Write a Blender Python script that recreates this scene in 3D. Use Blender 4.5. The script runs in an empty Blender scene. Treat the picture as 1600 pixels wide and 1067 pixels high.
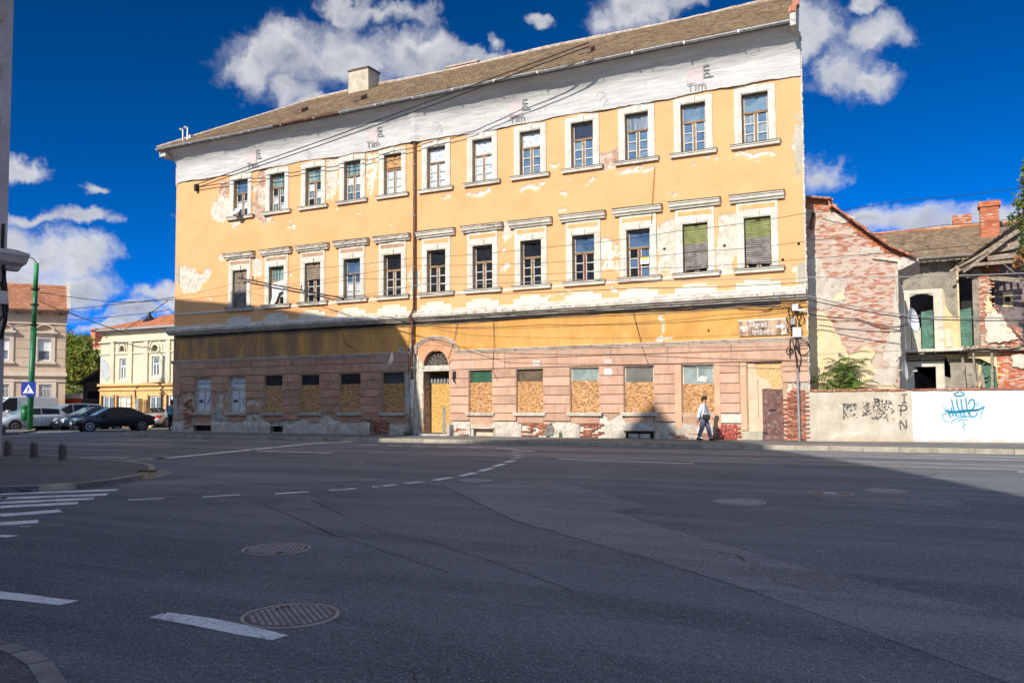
import bpy, bmesh, math, random
import numpy as np
from mathutils import Vector, Matrix, noise as mnoise
random.seed(7); rng = np.random.RandomState(5)
scene = bpy.context.scene
col = scene.collection
R = math.radians
# ---------------------------------------------------------------- camera
# World: X runs along the yellow facade (facade plane Y=0), Y away from the camera, Z up, road at Z=0.
F_PX, CXP, CYP = 1300., 800., 557.3
PIT, YAW, ROL = R(3.13), R(26.81), R(.35)
CAM = (0., -31., 1.57)
cy_, sy_ = math.cos(YAW), math.sin(YAW); cp_, sp_ = math.cos(PIT), math.sin(PIT); cr_, sr_ = math.cos(ROL), math.sin(ROL)
def ray(u, v):
    a = (u-CXP)/F_PX; b = (CYP-v)/F_PX
    a, b = a*cr_+b*sr_, -a*sr_+b*cr_
    d = cp_-b*sp_; z = sp_+b*cp_
    return (a*cy_-d*sy_, a*sy_+d*cy_, z)
def onY(u, v, y=0.):
    r = ray(u, v); t = (y-CAM[1])/r[1]; return (CAM[0]+r[0]*t, y, CAM[2]+r[2]*t)
def onZ(u, v, z=0.):
    r = ray(u, v); t = (z-CAM[2])/r[2]; return (CAM[0]+r[0]*t, CAM[1]+r[1]*t, z)
def onX(u, v, x):
    r = ray(u, v); t = (x-CAM[0])/r[0]; return (x, CAM[1]+r[1]*t, CAM[2]+r[2]*t)
cd = bpy.data.cameras.new('camera'); cam = bpy.data.objects.new('camera', cd); col.objects.link(cam)
cd.lens = 36*F_PX/1600; cd.sensor_width = 36; cd.shift_y = (CYP-533.5)/1600; cd.clip_end = 4000; cd.clip_start = .1
right = Vector((cy_, sy_, 0)); fwd = Vector((-sy_*cp_, cy_*cp_, sp_)); up = right.cross(fwd)
rr = right*cr_ - up*sr_; uu = right*sr_ + up*cr_        # roll
# image a axis: a' = a cos - b sin, b' = a sin + b cos  -> the camera axes are rotated the opposite way
rx = right*cr_ - up*sr_; ux = right*sr_ + up*cr_
m = Matrix(((rx.x, ux.x, -fwd.x, CAM[0]), (rx.y, ux.y, -fwd.y, CAM[1]), (rx.z, ux.z, -fwd.z, CAM[2]), (0, 0, 0, 1)))
cam.matrix_world = m
scene.camera = cam
# ---------------------------------------------------------------- light
SUNV = Vector((-.12, -1., .62)).normalized()
SUN_EL = math.asin(SUNV.z); SUN_ROT = math.pi+math.atan2(.12, 1)
ld = bpy.data.lights.new('sun', 'SUN'); ld.energy = 3.5; ld.angle = R(.53); ld.color = (1, .93, .82)
sun = bpy.data.objects.new('sun', ld); col.objects.link(sun)
sun.rotation_euler = SUNV.to_track_quat('Z', 'Y').to_euler(); sun.location = (-10, -60, 60)
scene.view_settings.view_transform = 'Standard'; scene.view_settings.look = 'None'
scene.view_settings.gamma = 1; scene.view_settings.use_curve_mapping = False
scene.view_settings.exposure = 0.62
scene.render.engine = 'CYCLES'
# ---------------------------------------------------------------- sky
W = bpy.data.worlds.new('World'); scene.world = W; W.use_nodes = True
nt = W.node_tree; nt.nodes.clear()
class NB:
    """tiny node builder"""
    def __init__(s, nt): s.nt = nt
    def n(s, t, **k):
        x = s.nt.nodes.new(t)
        for a, b in k.items(): setattr(x, a, b)
        return x
    def l(s, a, b): s.nt.links.new(a, b)
    def put(s, sock, v):
        if hasattr(v, 'is_linked') or isinstance(v, bpy.types.NodeSocket): s.l(v, sock)
        elif v is not None: sock.default_value = v
    def math(s, op, a, b=None, c=None, clamp=False):
        x = s.n('ShaderNodeMath', operation=op, use_clamp=clamp); s.put(x.inputs[0], a)
        if b is not None: s.put(x.inputs[1], b)
        if c is not None: s.put(x.inputs[2], c)
        return x.outputs[0]
    def vm(s, op, a, b=None):
        x = s.n('ShaderNodeVectorMath', operation=op); s.put(x.inputs[0], a)
        if b is not None: s.put(x.inputs[1], b)
        return x.outputs['Value'] if op in ('DOT_PRODUCT', 'LENGTH') else x.outputs[0]
    def scale(s, a, f):
        x = s.n('ShaderNodeVectorMath', operation='SCALE'); s.put(x.inputs[0], a); s.put(x.inputs['Scale'], f); return x.outputs[0]
    def noise(s, vec, scale, detail=4, rough=.55, dist=0, out='Fac'):
        x = s.n('ShaderNodeTexNoise'); s.l(vec, x.inputs['Vector']); x.inputs['Scale'].default_value = scale
        x.inputs['Detail'].default_value = detail; x.inputs['Roughness'].default_value = rough; x.inputs['Distortion'].default_value = dist
        return x.outputs[out]
    def voro(s, vec, scale, feature='F1', out='Distance', rnd=1):
        x = s.n('ShaderNodeTexVoronoi', feature=feature); s.l(vec, x.inputs['Vector']); x.inputs['Scale'].default_value = scale
        x.inputs['Randomness'].default_value = rnd; return x.outputs[out]
    def ss(s, v, a, b, lo=0., hi=1.):
        x = s.n('ShaderNodeMapRange', interpolation_type='SMOOTHSTEP'); s.put(x.inputs['Value'], v)
        x.inputs['From Min'].default_value = a; x.inputs['From Max'].default_value = b
        x.inputs['To Min'].default_value = lo; x.inputs['To Max'].default_value = hi; return x.outputs[0]
    def mix(s, f, a, b, mode='MIX'):
        x = s.n('ShaderNodeMix', data_type='RGBA', blend_type=mode); s.put(x.inputs['Factor'], f)
        for i, v in ((6, a), (7, b)):
            if isinstance(v, (tuple, list)): v = tuple(v)+((1,) if len(v) == 3 else ())
            s.put(x.inputs[i], v)
        return x.outputs[2]
    def mapping(s, vec, scale=(1, 1, 1), rot=(0, 0, 0), loc=(0, 0, 0)):
        x = s.n('ShaderNodeMapping'); s.l(vec, x.inputs['Vector']); x.inputs['Scale'].default_value = scale
        x.inputs['Rotation'].default_value = rot; x.inputs['Location'].default_value = loc; return x.outputs[0]
nb = NB(nt)
out = nb.n('ShaderNodeOutputWorld'); sky = nb.n('ShaderNodeTexSky', sky_type='NISHITA', sun_disc=False)
sky.sun_elevation = SUN_EL; sky.sun_rotation = SUN_ROT; sky.air_density = 1.0; sky.dust_density = .25; sky.ozone_density = 3.5; sky.altitude = 300
SKY_STR = .15
D = nb.n('ShaderNodeTexCoord').outputs['Generated']
warp = nb.vm('SUBTRACT', nb.noise(D, 9, 5, .6, out='Color'), (.5, .5, .5))
warp2 = nb.vm('SUBTRACT', nb.noise(D, 34, 4, .6, out='Color'), (.5, .5, .5))
Dw = nb.vm('ADD', D, nb.scale(warp, .085)); Dw = nb.vm('ADD', Dw, nb.scale(warp2, .03))
clouds = [(395, 100, 62, 52), (455, 92, 95, 62), (545, 82, 110, 62), (632, 82, 105, 55), (700, 108, 70, 30), (455, 148, 50, 30), (488, 168, 45, 16),
          (600, 14, 66, 20), (548, 2, 60, 14), (762, 72, 22, 17), (990, 20, 78, 34), (945, 36, 36, 26), (1060, 2, 60, 22), (1270, 70, 50, 44), (1305, 118, 66, 34), (1352, 128, 42, 22),
          (1365, 66, 50, 34), (1288, 262, 40, 30), (1345, 350, 60, 26), (1420, 345, 80, 30), (1480, 352, 40, 20), (1568, 338, 50, 26), (770, 96, 60, 14), (690, 92, 40, 20),
          (34, 268, 40, 18), (153, 306, 18, 14), (70, 345, 66, 14), (142, 353, 32, 14), (15, 380, 50, 32), (60, 400, 66, 42), (120, 408, 44, 36), (36, 438, 70, 26), (112, 446, 62, 20),
          (240, 466, 42, 18), (200, 490, 60, 16), (160, 508, 60, 12), (50, 474, 60, 18), (1345, 12, 22, 14), (320, 342, 50, 8), (1150, 60, 90, 28), (860, 40, 22, 12)]
cl = []
for (u, v, a, b) in clouds: cl.append((Vector(ray(u, v)).normalized(), a/F_PX, b/F_PX))
for az, el, a, b in [(1.9, .75, .3, .16), (2.5, .45, .3, .12), (3.3, .8, .3, .15), (3.9, .6, .25, .12), (4.7, .7, .3, .15), (5.2, .45, .25, .1), (3.0, 1.2, .35, .25), (1.3, 1.0, .3, .2), (2.0, .5, .2, .1), (4.5, .15, .3, .07), (3.3, .2, .3, .08), (2.7, .12, .3, .06), (5.4, 1.1, .3, .2), (1.6, .35, .3, .1), (2.2, .2, .35, .09), (2.9, .5, .25, .12), (3.6, .25, .4, .1), (4.3, .4, .3, .12), (5.0, .22, .3, .08), (.9, .3, .22, .08), (5.5, .75, .2, .14), (2.5, .9, .3, .2), (.2, .8, .2, .1), (4.0, .95, .2, .15)]:  # clouds out of view, many of them added for neutral fill light
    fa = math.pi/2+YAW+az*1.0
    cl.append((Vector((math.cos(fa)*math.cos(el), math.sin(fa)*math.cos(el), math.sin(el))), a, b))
field = None; hgt = None
for c, a, b in cl:
    U = c.cross(Vector((0, 0, 1))).normalized(); V = U.cross(c).normalized()
    q = nb.vm('SUBTRACT', Dw, tuple(c))
    x = nb.vm('DOT_PRODUCT', q, tuple(U/a)); y = nb.vm('DOT_PRODUCT', q, tuple(V/b))
    cx = nb.n('ShaderNodeCombineXYZ'); nb.l(x, cx.inputs[0]); nb.l(y, cx.inputs[1])
    front = nb.vm('DOT_PRODUCT', D, tuple(c))
    ln = nb.vm('LENGTH', cx.outputs[0]); f = nb.math('SUBTRACT', 1.12, ln)
    f = nb.math('SUBTRACT', f, nb.math('MULTIPLY', nb.math('LESS_THAN', front, .2), 9.)) if a > .15 else f
    field = f if field is None else nb.math('SMOOTH_MAX', field, f, .25)
det = nb.noise(Dw, 16, 9, .60)
field = nb.math('ADD', field, nb.math('MULTIPLY', nb.math('SUBTRACT', det, .5), 1.9))
mask = nb.ss(field, .05, .95)
UPV = (0, 0, .02)
n1 = nb.noise(Dw, 15, 4, .5); n2 = nb.noise(nb.vm('ADD', Dw, tuple(Vector((-.008, 0, .02)))), 15, 4, .5)
relief = nb.math('MULTIPLY', nb.math('SUBTRACT', n1, n2), 1.5)
core = nb.ss(field, .35, 1.5)
lum = nb.math('ADD', nb.math('SUBTRACT', .86, nb.math('MULTIPLY', core, .5)), relief, clamp=True)
ccol = nb.mix(lum, (.30, .35, .48), (1.05, 1.05, 1.06))
sep = nb.n('ShaderNodeSeparateXYZ'); nb.l(D, sep.inputs[0])
hs = nb.n('ShaderNodeHueSaturation'); hs.inputs['Saturation'].default_value = 1.42; hs.inputs['Value'].default_value = 1.0; hs.inputs['Hue'].default_value = .497
nb.l(sky.outputs[0], hs.inputs['Color'])
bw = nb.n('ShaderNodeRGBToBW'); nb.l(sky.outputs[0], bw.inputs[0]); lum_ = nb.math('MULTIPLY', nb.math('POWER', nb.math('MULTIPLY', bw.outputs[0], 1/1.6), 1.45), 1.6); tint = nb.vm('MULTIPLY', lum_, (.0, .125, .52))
sw = nb.ss(nb.vm('DOT_PRODUCT', D, tuple(SUNV)), -.05, .6)   # paler towards the sun; the unseen side stays bright to add fill light
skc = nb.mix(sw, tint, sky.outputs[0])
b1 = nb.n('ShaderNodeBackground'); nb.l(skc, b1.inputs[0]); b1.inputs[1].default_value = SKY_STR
b2 = nb.n('ShaderNodeBackground'); nb.l(ccol, b2.inputs[0]); b2.inputs[1].default_value = .52
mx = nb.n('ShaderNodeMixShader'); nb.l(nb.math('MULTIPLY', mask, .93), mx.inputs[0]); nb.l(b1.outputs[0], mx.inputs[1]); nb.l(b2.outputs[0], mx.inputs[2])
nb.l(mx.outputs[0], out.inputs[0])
# ---------------------------------------------------------------- helpers
def wloc(o):
    v = Vector((0, 0, 0))
    while o is not None: v += o.location; o = o.parent
    return v
class MB:
    """collects boxes, tubes, prisms; build() links them as one mesh object"""
    def __init__(s): s.v = []; s.f = []; s.mi = []; s.cur = 0
    def add(s, vs, fs):
        b = len(s.v); s.v += [tuple(p) for p in vs]; s.f += [tuple(b+i for i in f) for f in fs]; s.mi += [s.cur]*len(fs); return s
    def box(s, x0, x1, y0, y1, z0, z1, bev=0):
        if x0 > x1: x0, x1 = x1, x0
        if y0 > y1: y0, y1 = y1, y0
        if z0 > z1: z0, z1 = z1, z0
        if bev <= 0:
            return s.add([(x0, y0, z0), (x1, y0, z0), (x1, y1, z0), (x0, y1, z0), (x0, y0, z1), (x1, y0, z1), (x1, y1, z1), (x0, y1, z1)],
                         [(0, 3, 2, 1), (4, 5, 6, 7), (0, 1, 5, 4), (1, 2, 6, 5), (2, 3, 7, 6), (3, 0, 4, 7)])
        e = bev   # front (-Y) edges bevelled
        return s.add([(x0, y0+e, z0), (x1, y0+e, z0), (x1, y1, z0), (x0, y1, z0), (x0, y0+e, z1), (x1, y0+e, z1), (x1, y1, z1), (x0, y1, z1),
                      (x0+e, y0, z0+e), (x1-e, y0, z0+e), (x1-e, y0, z1-e), (x0+e, y0, z1-e)],
                     [(0, 3, 2, 1), (4, 5, 6, 7), (1, 2, 6, 5), (2, 3, 7, 6), (3, 0, 4, 7), (8, 9, 10, 11), (0, 1, 9, 8), (1, 5, 10, 9), (5, 4, 11, 10), (4, 0, 8, 11)])
    def hexa(s, p):   # 8 points bottom 4 ccw, top 4
        return s.add(p, [(0, 3, 2, 1), (4, 5, 6, 7), (0, 1, 5, 4), (1, 2, 6, 5), (2, 3, 7, 6), (3, 0, 4, 7)])
    def beam(s, a, b, w, h, upv=(0, 0, 1)):
        a = Vector(a); b = Vector(b); d = (b-a).normalized(); U = Vector(upv)
        if abs(d.dot(U)) > .98: U = Vector((1, 0, 0))
        sdir = d.cross(U).normalized()*w/2; t = sdir.cross(d).normalized()*h/2
        return s.hexa([a-sdir-t, a+sdir-t, b+sdir-t, b-sdir-t, a-sdir+t, a+sdir+t, b+sdir+t, b-sdir+t])
    def tube(s, pts, r, n=6, cap=True, r2=None):
        pts = [Vector(p) for p in pts]; rings = []
        for i, p in enumerate(pts):
            d = (pts[min(i+1, len(pts)-1)]-pts[max(i-1, 0)]).normalized()
            U = Vector((0, 0, 1)) if abs(d.z) < .9 else Vector((1, 0, 0))
            a = d.cross(U).normalized(); b = a.cross(d).normalized()
            k = r if r2 is None else r+(r2-r)*i/max(1, len(pts)-1)
            rings.append([p+(a*math.cos(2*math.pi*j/n)+b*math.sin(2*math.pi*j/n))*k for j in range(n)])
        vs = [q for rg in rings for q in rg]; fs = []
        for i in range(len(rings)-1):
            for j in range(n): fs.append((i*n+j, i*n+(j+1) % n, (i+1)*n+(j+1) % n, (i+1)*n+j))
        if cap: fs.append(tuple(range(n))[::-1]); fs.append(tuple((len(rings)-1)*n+j for j in range(n)))
        return s.add(vs, fs)
    def prism(s, poly, axis, a, b):
        """extrude a polygon: axis 'y' poly=(x,z), 'x' poly=(y,z), 'z' poly=(x,y)"""
        def P(p, t): return {'y': (p[0], t, p[1]), 'x': (t, p[0], p[1]), 'z': (p[0], p[1], t)}[axis]
        n = len(poly)
        return s.add([P(p, a) for p in poly]+[P(p, b) for p in poly],
                     [tuple(range(n)), tuple(range(2*n-1, n-1, -1))]+[(i, i+n, (i+1) % n+n, (i+1) % n) for i in range(n)])
    def lathe(s, prof, n=16, c=(0, 0, 0), axis='z'):
        vs = []; fs = []
        for r, h in prof:
            for j in range(n):
                a = 2*math.pi*j/n; x, y = r*math.cos(a), r*math.sin(a)
                q = {'z': (x, y, h), 'y': (x, h, y), 'x': (h, x, y)}[axis]
                vs.append((c[0]+q[0], c[1]+q[1], c[2]+q[2]))
        for i in range(len(prof)-1):
            for j in range(n): fs.append((i*n+j, i*n+(j+1) % n, (i+1)*n+(j+1) % n, (i+1)*n+j))
        fs.append(tuple(range(n))[::-1]); fs.append(tuple((len(prof)-1)*n+j for j in range(n)))
        return s.add(vs, fs)
    def ball(s, c, rx, ry=None, rz=None, n=10, mrow=7):
        ry = ry or rx; rz = rz or rx; prof = []
        vs = []; fs = []
        for i in range(mrow+1):
            t = math.pi*i/mrow
            for j in range(n):
                a = 2*math.pi*j/n; vs.append((c[0]+rx*math.sin(t)*math.cos(a), c[1]+ry*math.sin(t)*math.sin(a), c[2]-rz*math.cos(t)))
        for i in range(mrow):
            for j in range(n): fs.append((i*n+j, i*n+(j+1) % n, (i+1)*n+(j+1) % n, (i+1)*n+j))
        return s.add(vs, fs)
    def build(s, name, mat, parent=None, smooth=False, kind=None, world=True, bevel=0, label=None):
        me = bpy.data.meshes.new(name)
        off = wloc(parent) if (parent is not None and world) else Vector((0, 0, 0))
        vs = np.array(s.v, dtype=float).reshape(-1, 3)-np.array(off)
        me.from_pydata(vs.tolist(), [], s.f)
        mats = mat if isinstance(mat, (list, tuple)) else [mat]
        for x in mats: me.materials.append(x)
        if len(mats) > 1: me.polygons.foreach_set('material_index', s.mi)
        bm = bmesh.new(); bm.from_mesh(me); bmesh.ops.recalc_face_normals(bm, faces=bm.faces); bm.to_mesh(me); bm.free()
        if smooth: me.polygons.foreach_set('use_smooth', [True]*len(me.polygons))
        me.update()
        o = bpy.data.objects.new(name, me); col.objects.link(o); o.parent = parent
        if kind: o['kind'] = kind
        if label: o['label'] = label
        if bevel:
            md = o.modifiers.new('b', 'BEVEL'); md.width = bevel; md.segments = 2; md.limit_method = 'ANGLE'
        return o
def box(name, mat, x0, x1, y0, y1, z0, z1, parent=None, bev=0, **k): return MB().box(x0, x1, y0, y1, z0, z1, bev).build(name, mat, parent, **k)
def tag(o, label, cat, group=None):
    o['label'] = label; o['category'] = cat
    if group: o['group'] = group
    return o
def thing(name, label, cat, loc=(0, 0, 0), rz=0, group=None):
    o = bpy.data.objects.new(name, None); col.objects.link(o); o.location = loc; o.rotation_euler = (0, 0, rz); o.empty_display_size = .3
    return tag(o, label, cat, group)
def struct(o): o['kind'] = 'structure'; return o
def share(name, src, parent, loc=None, rot=None, scl=None):
    o = bpy.data.objects.new(name, src if isinstance(src, bpy.types.Mesh) else src.data); col.objects.link(o); o.parent = parent
    if loc is not None: o.location = Vector(loc)-(wloc(parent) if parent else Vector((0, 0, 0)))
    if rot: o.rotation_euler = rot
    if scl: o.scale = scl
    return o
def copy_tree(o, parent=None):
    c = o.copy(); col.objects.link(c); c.parent = parent
    for ch in list(o.children): copy_tree(ch, c)
    return c
def text(name, body, size, mat, loc, rot, parent=None, align='CENTER', ext=.002, shear=0, sx=1):
    cu = bpy.data.curves.new(name, 'FONT'); cu.body = body; cu.size = size; cu.extrude = ext; cu.align_x = align; cu.resolution_u = 3; cu.shear = shear
    o = bpy.data.objects.new(name, cu); col.objects.link(o)
    dg = bpy.context.evaluated_depsgraph_get(); me = bpy.data.meshes.new_from_object(o.evaluated_get(dg))
    bpy.data.objects.remove(o); bpy.data.curves.remove(cu)
    me.materials.clear(); me.materials.append(mat)
    o = bpy.data.objects.new(name, me); col.objects.link(o); o.parent = parent
    o.location = Vector(loc)-(wloc(parent) if parent else Vector((0, 0, 0))); o.rotation_euler = rot; o.scale = (sx, 1, 1)
    return o
# value noise for numpy
_T = rng.rand(256, 256)
def vnoise(x, y):
    xi = np.floor(x).astype(int); yi = np.floor(y).astype(int); fx = x-xi; fy = y-yi
    fx = fx*fx*(3-2*fx); fy = fy*fy*(3-2*fy)
    a = _T[xi % 256, yi % 256]; b = _T[(xi+1) % 256, yi % 256]; c = _T[xi % 256, (yi+1) % 256]; d = _T[(xi+1) % 256, (yi+1) % 256]
    return (a*(1-fx)+b*fx)*(1-fy)+(c*(1-fx)+d*fx)*fy
def fbm(x, y, o=4):
    s = 0; a = .5; t = 0
    for i in range(o): s = s+a*vnoise(x*2**i+17*i, y*2**i+31*i); t += a; a *= .5
    return s/t
def inpoly(X, Z, poly):
    r = np.zeros(X.shape, bool); n = len(poly); j = n-1
    for i in range(n):
        xi, zi = poly[i]; xj, zj = poly[j]
        if zi != zj: r ^= ((zi > Z) != (zj > Z)) & (X < (xj-xi)*(Z-zi)/(zj-zi)+xi)
        j = i
    return r
def steps(pts, d):
    o = []
    pts = sorted(set(round(p, 4) for p in pts))
    for a, b in zip(pts[:-1], pts[1:]):
        n = max(1, int(math.ceil((b-a)/d))); o += [a+(b-a)*i/n for i in range(n)]
    return np.array(o+[pts[-1]])
def grid_wall(name, mat, x0, x1, z0, z1, holes, patches, d, parent, y=0., depth=.03, yfun=None, cut=None, rough=.004, zmap=None):
    """upright plaster sheet in plane Y=y with rectangular holes; patches = (polygon, kind) become recessed, attribute peel/pk"""
    xs = steps([x0, x1]+[h for H in holes for h in H[:2] if x0 < h < x1], d); zs = steps([z0, z1]+[h for H in holes for h in H[2:] if z0 < h < z1], d)
    X, Z = np.meshgrid(xs, zs); nz, nx = X.shape
    wx = X+(fbm(X*2.1+5, Z*2.1, 4)-.5)*.55; wz = Z+(fbm(X*2.1+60, Z*2.1+9, 4)-.5)*.55
    peel = np.zeros(X.shape); pk = np.zeros(X.shape)
    for poly, kind in patches:
        ins = inpoly(wx, wz, poly); peel[ins] = 1; pk[ins] = kind
    Y = np.full(X.shape, float(y))+(fbm(X*.7, Z*.7, 3)-.5)*.02+(rng.rand(*X.shape)-.5)*rough
    Y = Y+np.where(peel > .5, depth*(.5+fbm(X*6, Z*6, 2)), 0)
    if zmap is not None: Z = zmap(X, Z)
    if yfun is not None: Y = Y+yfun(X, Z)
    vs = np.stack([X.ravel(), Y.ravel(), Z.ravel()], 1)
    cx = (X[:-1, :-1]+X[1:, 1:])/2; cz = (Z[:-1, :-1]+Z[1:, 1:])/2
    keep = np.ones(cx.shape, bool)
    for H in holes: keep &= ~((cx > H[0]) & (cx < H[1]) & (cz > H[2]) & (cz < H[3]))
    if cut is not None: keep &= cut(cx, cz)
    idx = np.arange(nz*nx).reshape(nz, nx)
    q = np.stack([idx[:-1, :-1], idx[:-1, 1:], idx[1:, 1:], idx[1:, :-1]], -1)[keep]
    me = bpy.data.meshes.new(name); off = wloc(parent) if parent else Vector((0, 0, 0))
    me.vertices.add(len(vs)); me.vertices.foreach_set('co', (vs-np.array(off)).ravel())
    me.loops.add(q.size); me.loops.foreach_set('vertex_index', q.ravel().astype(np.int32))
    me.polygons.add(len(q)); me.polygons.foreach_set('loop_start', np.arange(len(q), dtype=np.int32)*4)
    me.update(calc_edges=True)
    for nm, arr in (('peel', peel), ('pk', pk)):
        at = me.attributes.new(nm, 'FLOAT', 'POINT'); at.data.foreach_set('value', arr.ravel().astype(np.float32))
    me.polygons.foreach_set('use_smooth', [True]*len(q))
    me.materials.append(mat); me.validate()
    o = bpy.data.objects.new(name, me); col.objects.link(o); o.parent = parent; return o
# ---------------------------------------------------------------- materials
def newmat(name):
    mt = bpy.data.materials.new(name); mt.use_nodes = True; n = mt.node_tree; n.nodes.clear()
    b = NB(n); o = b.n('ShaderNodeOutputMaterial'); p = b.n('ShaderNodeBsdfPrincipled'); b.l(p.outputs[0], o.inputs[0]); return mt, b, p
def opos(b, rnd=True):
    v = b.n('ShaderNodeTexCoord').outputs['Object']
    if rnd:
        oi = b.n('ShaderNodeObjectInfo').outputs['Random']; c = b.n('ShaderNodeCombineXYZ'); b.l(b.math('MULTIPLY', oi, 37.), c.inputs[0]); b.l(b.math('MULTIPLY', oi, 19.), c.inputs[2])
        v = b.vm('ADD', v, c.outputs[0])
    return v
def bump(b, p, h, s=.3, d=.02):
    x = b.n('ShaderNodeBump'); x.inputs['Strength'].default_value = s; x.inputs['Distance'].default_value = d
    b.l(h, x.inputs['Height']); b.l(x.outputs[0], p.inputs['Normal'])
_mc = {}
def M(name, c, rough=.8, var=.2, sc=2., c2=None, bs=40., bst=.25, metal=0, spec=.4, ovar=0, streak=0, dirt=None, coat=0, emit=0):
    """simple weathered procedural material; cached by name"""
    if name in _mc: return _mc[name]
    mt, b, p = newmat(name); v = opos(b)
    n = b.noise(v, sc, 6, .6); n2 = b.noise(v, sc*9, 3, .6)
    f = b.math('ADD', b.math('MULTIPLY', n, .7), b.math('MULTIPLY', n2, .3))
    lo = tuple(x*(1-var) for x in c); hi = tuple(min(1, x*(1+var)) for x in c) if c2 is None else c2
    cc = b.mix(b.ss(f, .3, .7), lo, hi)
    if streak:
        sv = b.mapping(v, (5, 5, .35)); cc = b.mix(b.math('MULTIPLY', b.ss(b.noise(sv, 1.2, 5, .65), .45, .75), streak), cc, tuple(x*.45 for x in c))
    if dirt: cc = b.mix(b.ss(b.noise(v, sc*2.3, 6, .7), .52, .66), cc, dirt)
    if ovar:
        oi = b.n('ShaderNodeObjectInfo').outputs['Random']
        h = b.n('ShaderNodeHueSaturation'); b.l(cc, h.inputs['Color']); b.l(b.ss(oi, 0, 1, 1-ovar, 1+ovar), h.inputs['Value']); cc = h.outputs[0]
    b.l(cc, p.inputs['Base Color']); p.inputs['Roughness'].default_value = rough; p.inputs['Metallic'].default_value = metal
    p.inputs['Specular IOR Level'].default_value = spec; p.inputs['Coat Weight'].default_value = coat
    if bst: bump(b, p, b.noise(v, bs, 4, .6), bst, .01)
    _mc[name] = mt; return mt
# ================================================================ special materials
def stucco(name, c1, c2, stain=None, stainamt=.5, brickz=True, low=None):
    mt, b, p = newmat(name); v = opos(b, False)
    n = b.noise(v, .9, 7, .62); n2 = b.noise(v, 7, 4, .6); n3 = b.noise(v, 45, 3, .6)
    base = b.mix(b.ss(n, .32, .68), c1, c2)
    base = b.mix(b.math('MULTIPLY', b.ss(n2, .5, .8), .25), base, tuple(x*.72 for x in c1))
    if stain:
        sv = b.mapping(v, (1.1, 1, .45)); s = b.noise(sv, 1.3, 7, .62); s2 = b.noise(b.mapping(v, (6, 1, .3)), 1.0, 5, .6)
        f = b.math('MULTIPLY', b.ss(b.math('ADD', b.math('MULTIPLY', s, .65), b.math('MULTIPLY', s2, .35)), .44, .62), stainamt)
        base = b.mix(f, base, stain)
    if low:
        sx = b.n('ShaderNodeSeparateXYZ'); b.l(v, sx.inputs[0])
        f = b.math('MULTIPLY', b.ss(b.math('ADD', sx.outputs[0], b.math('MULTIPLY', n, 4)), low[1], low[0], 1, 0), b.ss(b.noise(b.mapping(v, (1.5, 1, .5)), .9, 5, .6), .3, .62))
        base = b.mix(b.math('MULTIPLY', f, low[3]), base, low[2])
    at = b.n('ShaderNodeAttribute', attribute_name='peel').outputs['Fac']; ak = b.n('ShaderNodeAttribute', attribute_name='pk').outputs['Fac']
    sx = b.n('ShaderNodeSeparateXYZ'); b.l(v, sx.inputs[0]); cx = b.n('ShaderNodeCombineXYZ'); b.l(sx.outputs[0], cx.inputs[0]); b.l(sx.outputs[2], cx.inputs[1])
    br = b.n('ShaderNodeTexBrick'); b.l(cx.outputs[0], br.inputs['Vector']); br.inputs['Scale'].default_value = 1; br.inputs['Brick Width'].default_value = .26; br.inputs['Row Height'].default_value = .078
    br.inputs['Mortar Size'].default_value = .011; br.inputs['Color1'].default_value = (.36, .12, .06, 1); br.inputs['Color2'].default_value = (.5, .26, .16, 1); br.inputs['Mortar'].default_value = (.5, .44, .37, 1); br.inputs['Mortar Smooth'].default_value = .3
    pale = b.mix(b.ss(b.noise(v, 5, 6, .7), .35, .65), (.52, .46, .37), (.70, .65, .55))
    brick = b.mix(b.ss(b.noise(v, 2.2, 6, .7), .44, .6), br.outputs['Color'], pale)
    k = b.ss(ak, .35, .65); under = b.mix(k, pale, brick)
    white = b.mix(b.ss(b.noise(v, 3.5, 6, .7), .42, .5), base, (.72, .68, .58)); under = b.mix(b.ss(ak, 1.4, 1.6), under, white)
    grey = b.mix(b.ss(b.noise(v, 3, 7, .75), .35, .65), (.22, .20, .18), (.55, .52, .48)); under = b.mix(b.ss(ak, 2.4, 2.6), under, grey)
    pm = b.ss(b.math('ADD', at, b.math('MULTIPLY', b.math('SUBTRACT', n2, .5), .5)), .42, .5)
    edge = b.math('MULTIPLY', b.ss(at, .05, .4), b.math('SUBTRACT', 1, pm))
    base = b.mix(b.math('MULTIPLY', edge, .5), base, (.66, .60, .50))
    b.l(b.mix(pm, base, under), p.inputs['Base Color']); p.inputs['Roughness'].default_value = .88; p.inputs['Specular IOR Level'].default_value = .25
    h = b.math('ADD', b.math('MULTIPLY', n2, .5), b.math('MULTIPLY', n3, .25)); h = b.math('SUBTRACT', h, b.math('MULTIPLY', b.math('MULTIPLY', pm, b.noise(v, 14, 5, .8)), 1.6))
    bump(b, p, h, .45, .03); return mt
def glassm(name, c, rough=.06, c2=None, sc=2., pat=None):
    if name in _mc: return _mc[name]
    mt, b, p = newmat(name); v = opos(b)
    c2 = c2 or tuple(x*1.7 for x in c)
    if pat == 'crumple': f = b.ss(b.voro(b.vm('ADD', v, b.scale(b.noise(v, 6, 3, .6, out='Color'), .3)), 7), .1, .5)
    elif pat == 'curtain': f = b.ss(b.noise(b.mapping(v, (16, 1, .6)), 1, 3, .5), .35, .65)
    else: f = b.ss(b.noise(v, sc, 4, .6), .35, .65)
    b.l(b.mix(f, c, c2), p.inputs['Base Color']); p.inputs['Roughness'].default_value = rough; p.inputs['Specular IOR Level'].default_value = .75 if pat is None else .4
    bump(b, p, b.noise(v, 1.6, 2, .5), .12, .05); _mc[name] = mt; return mt
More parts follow.
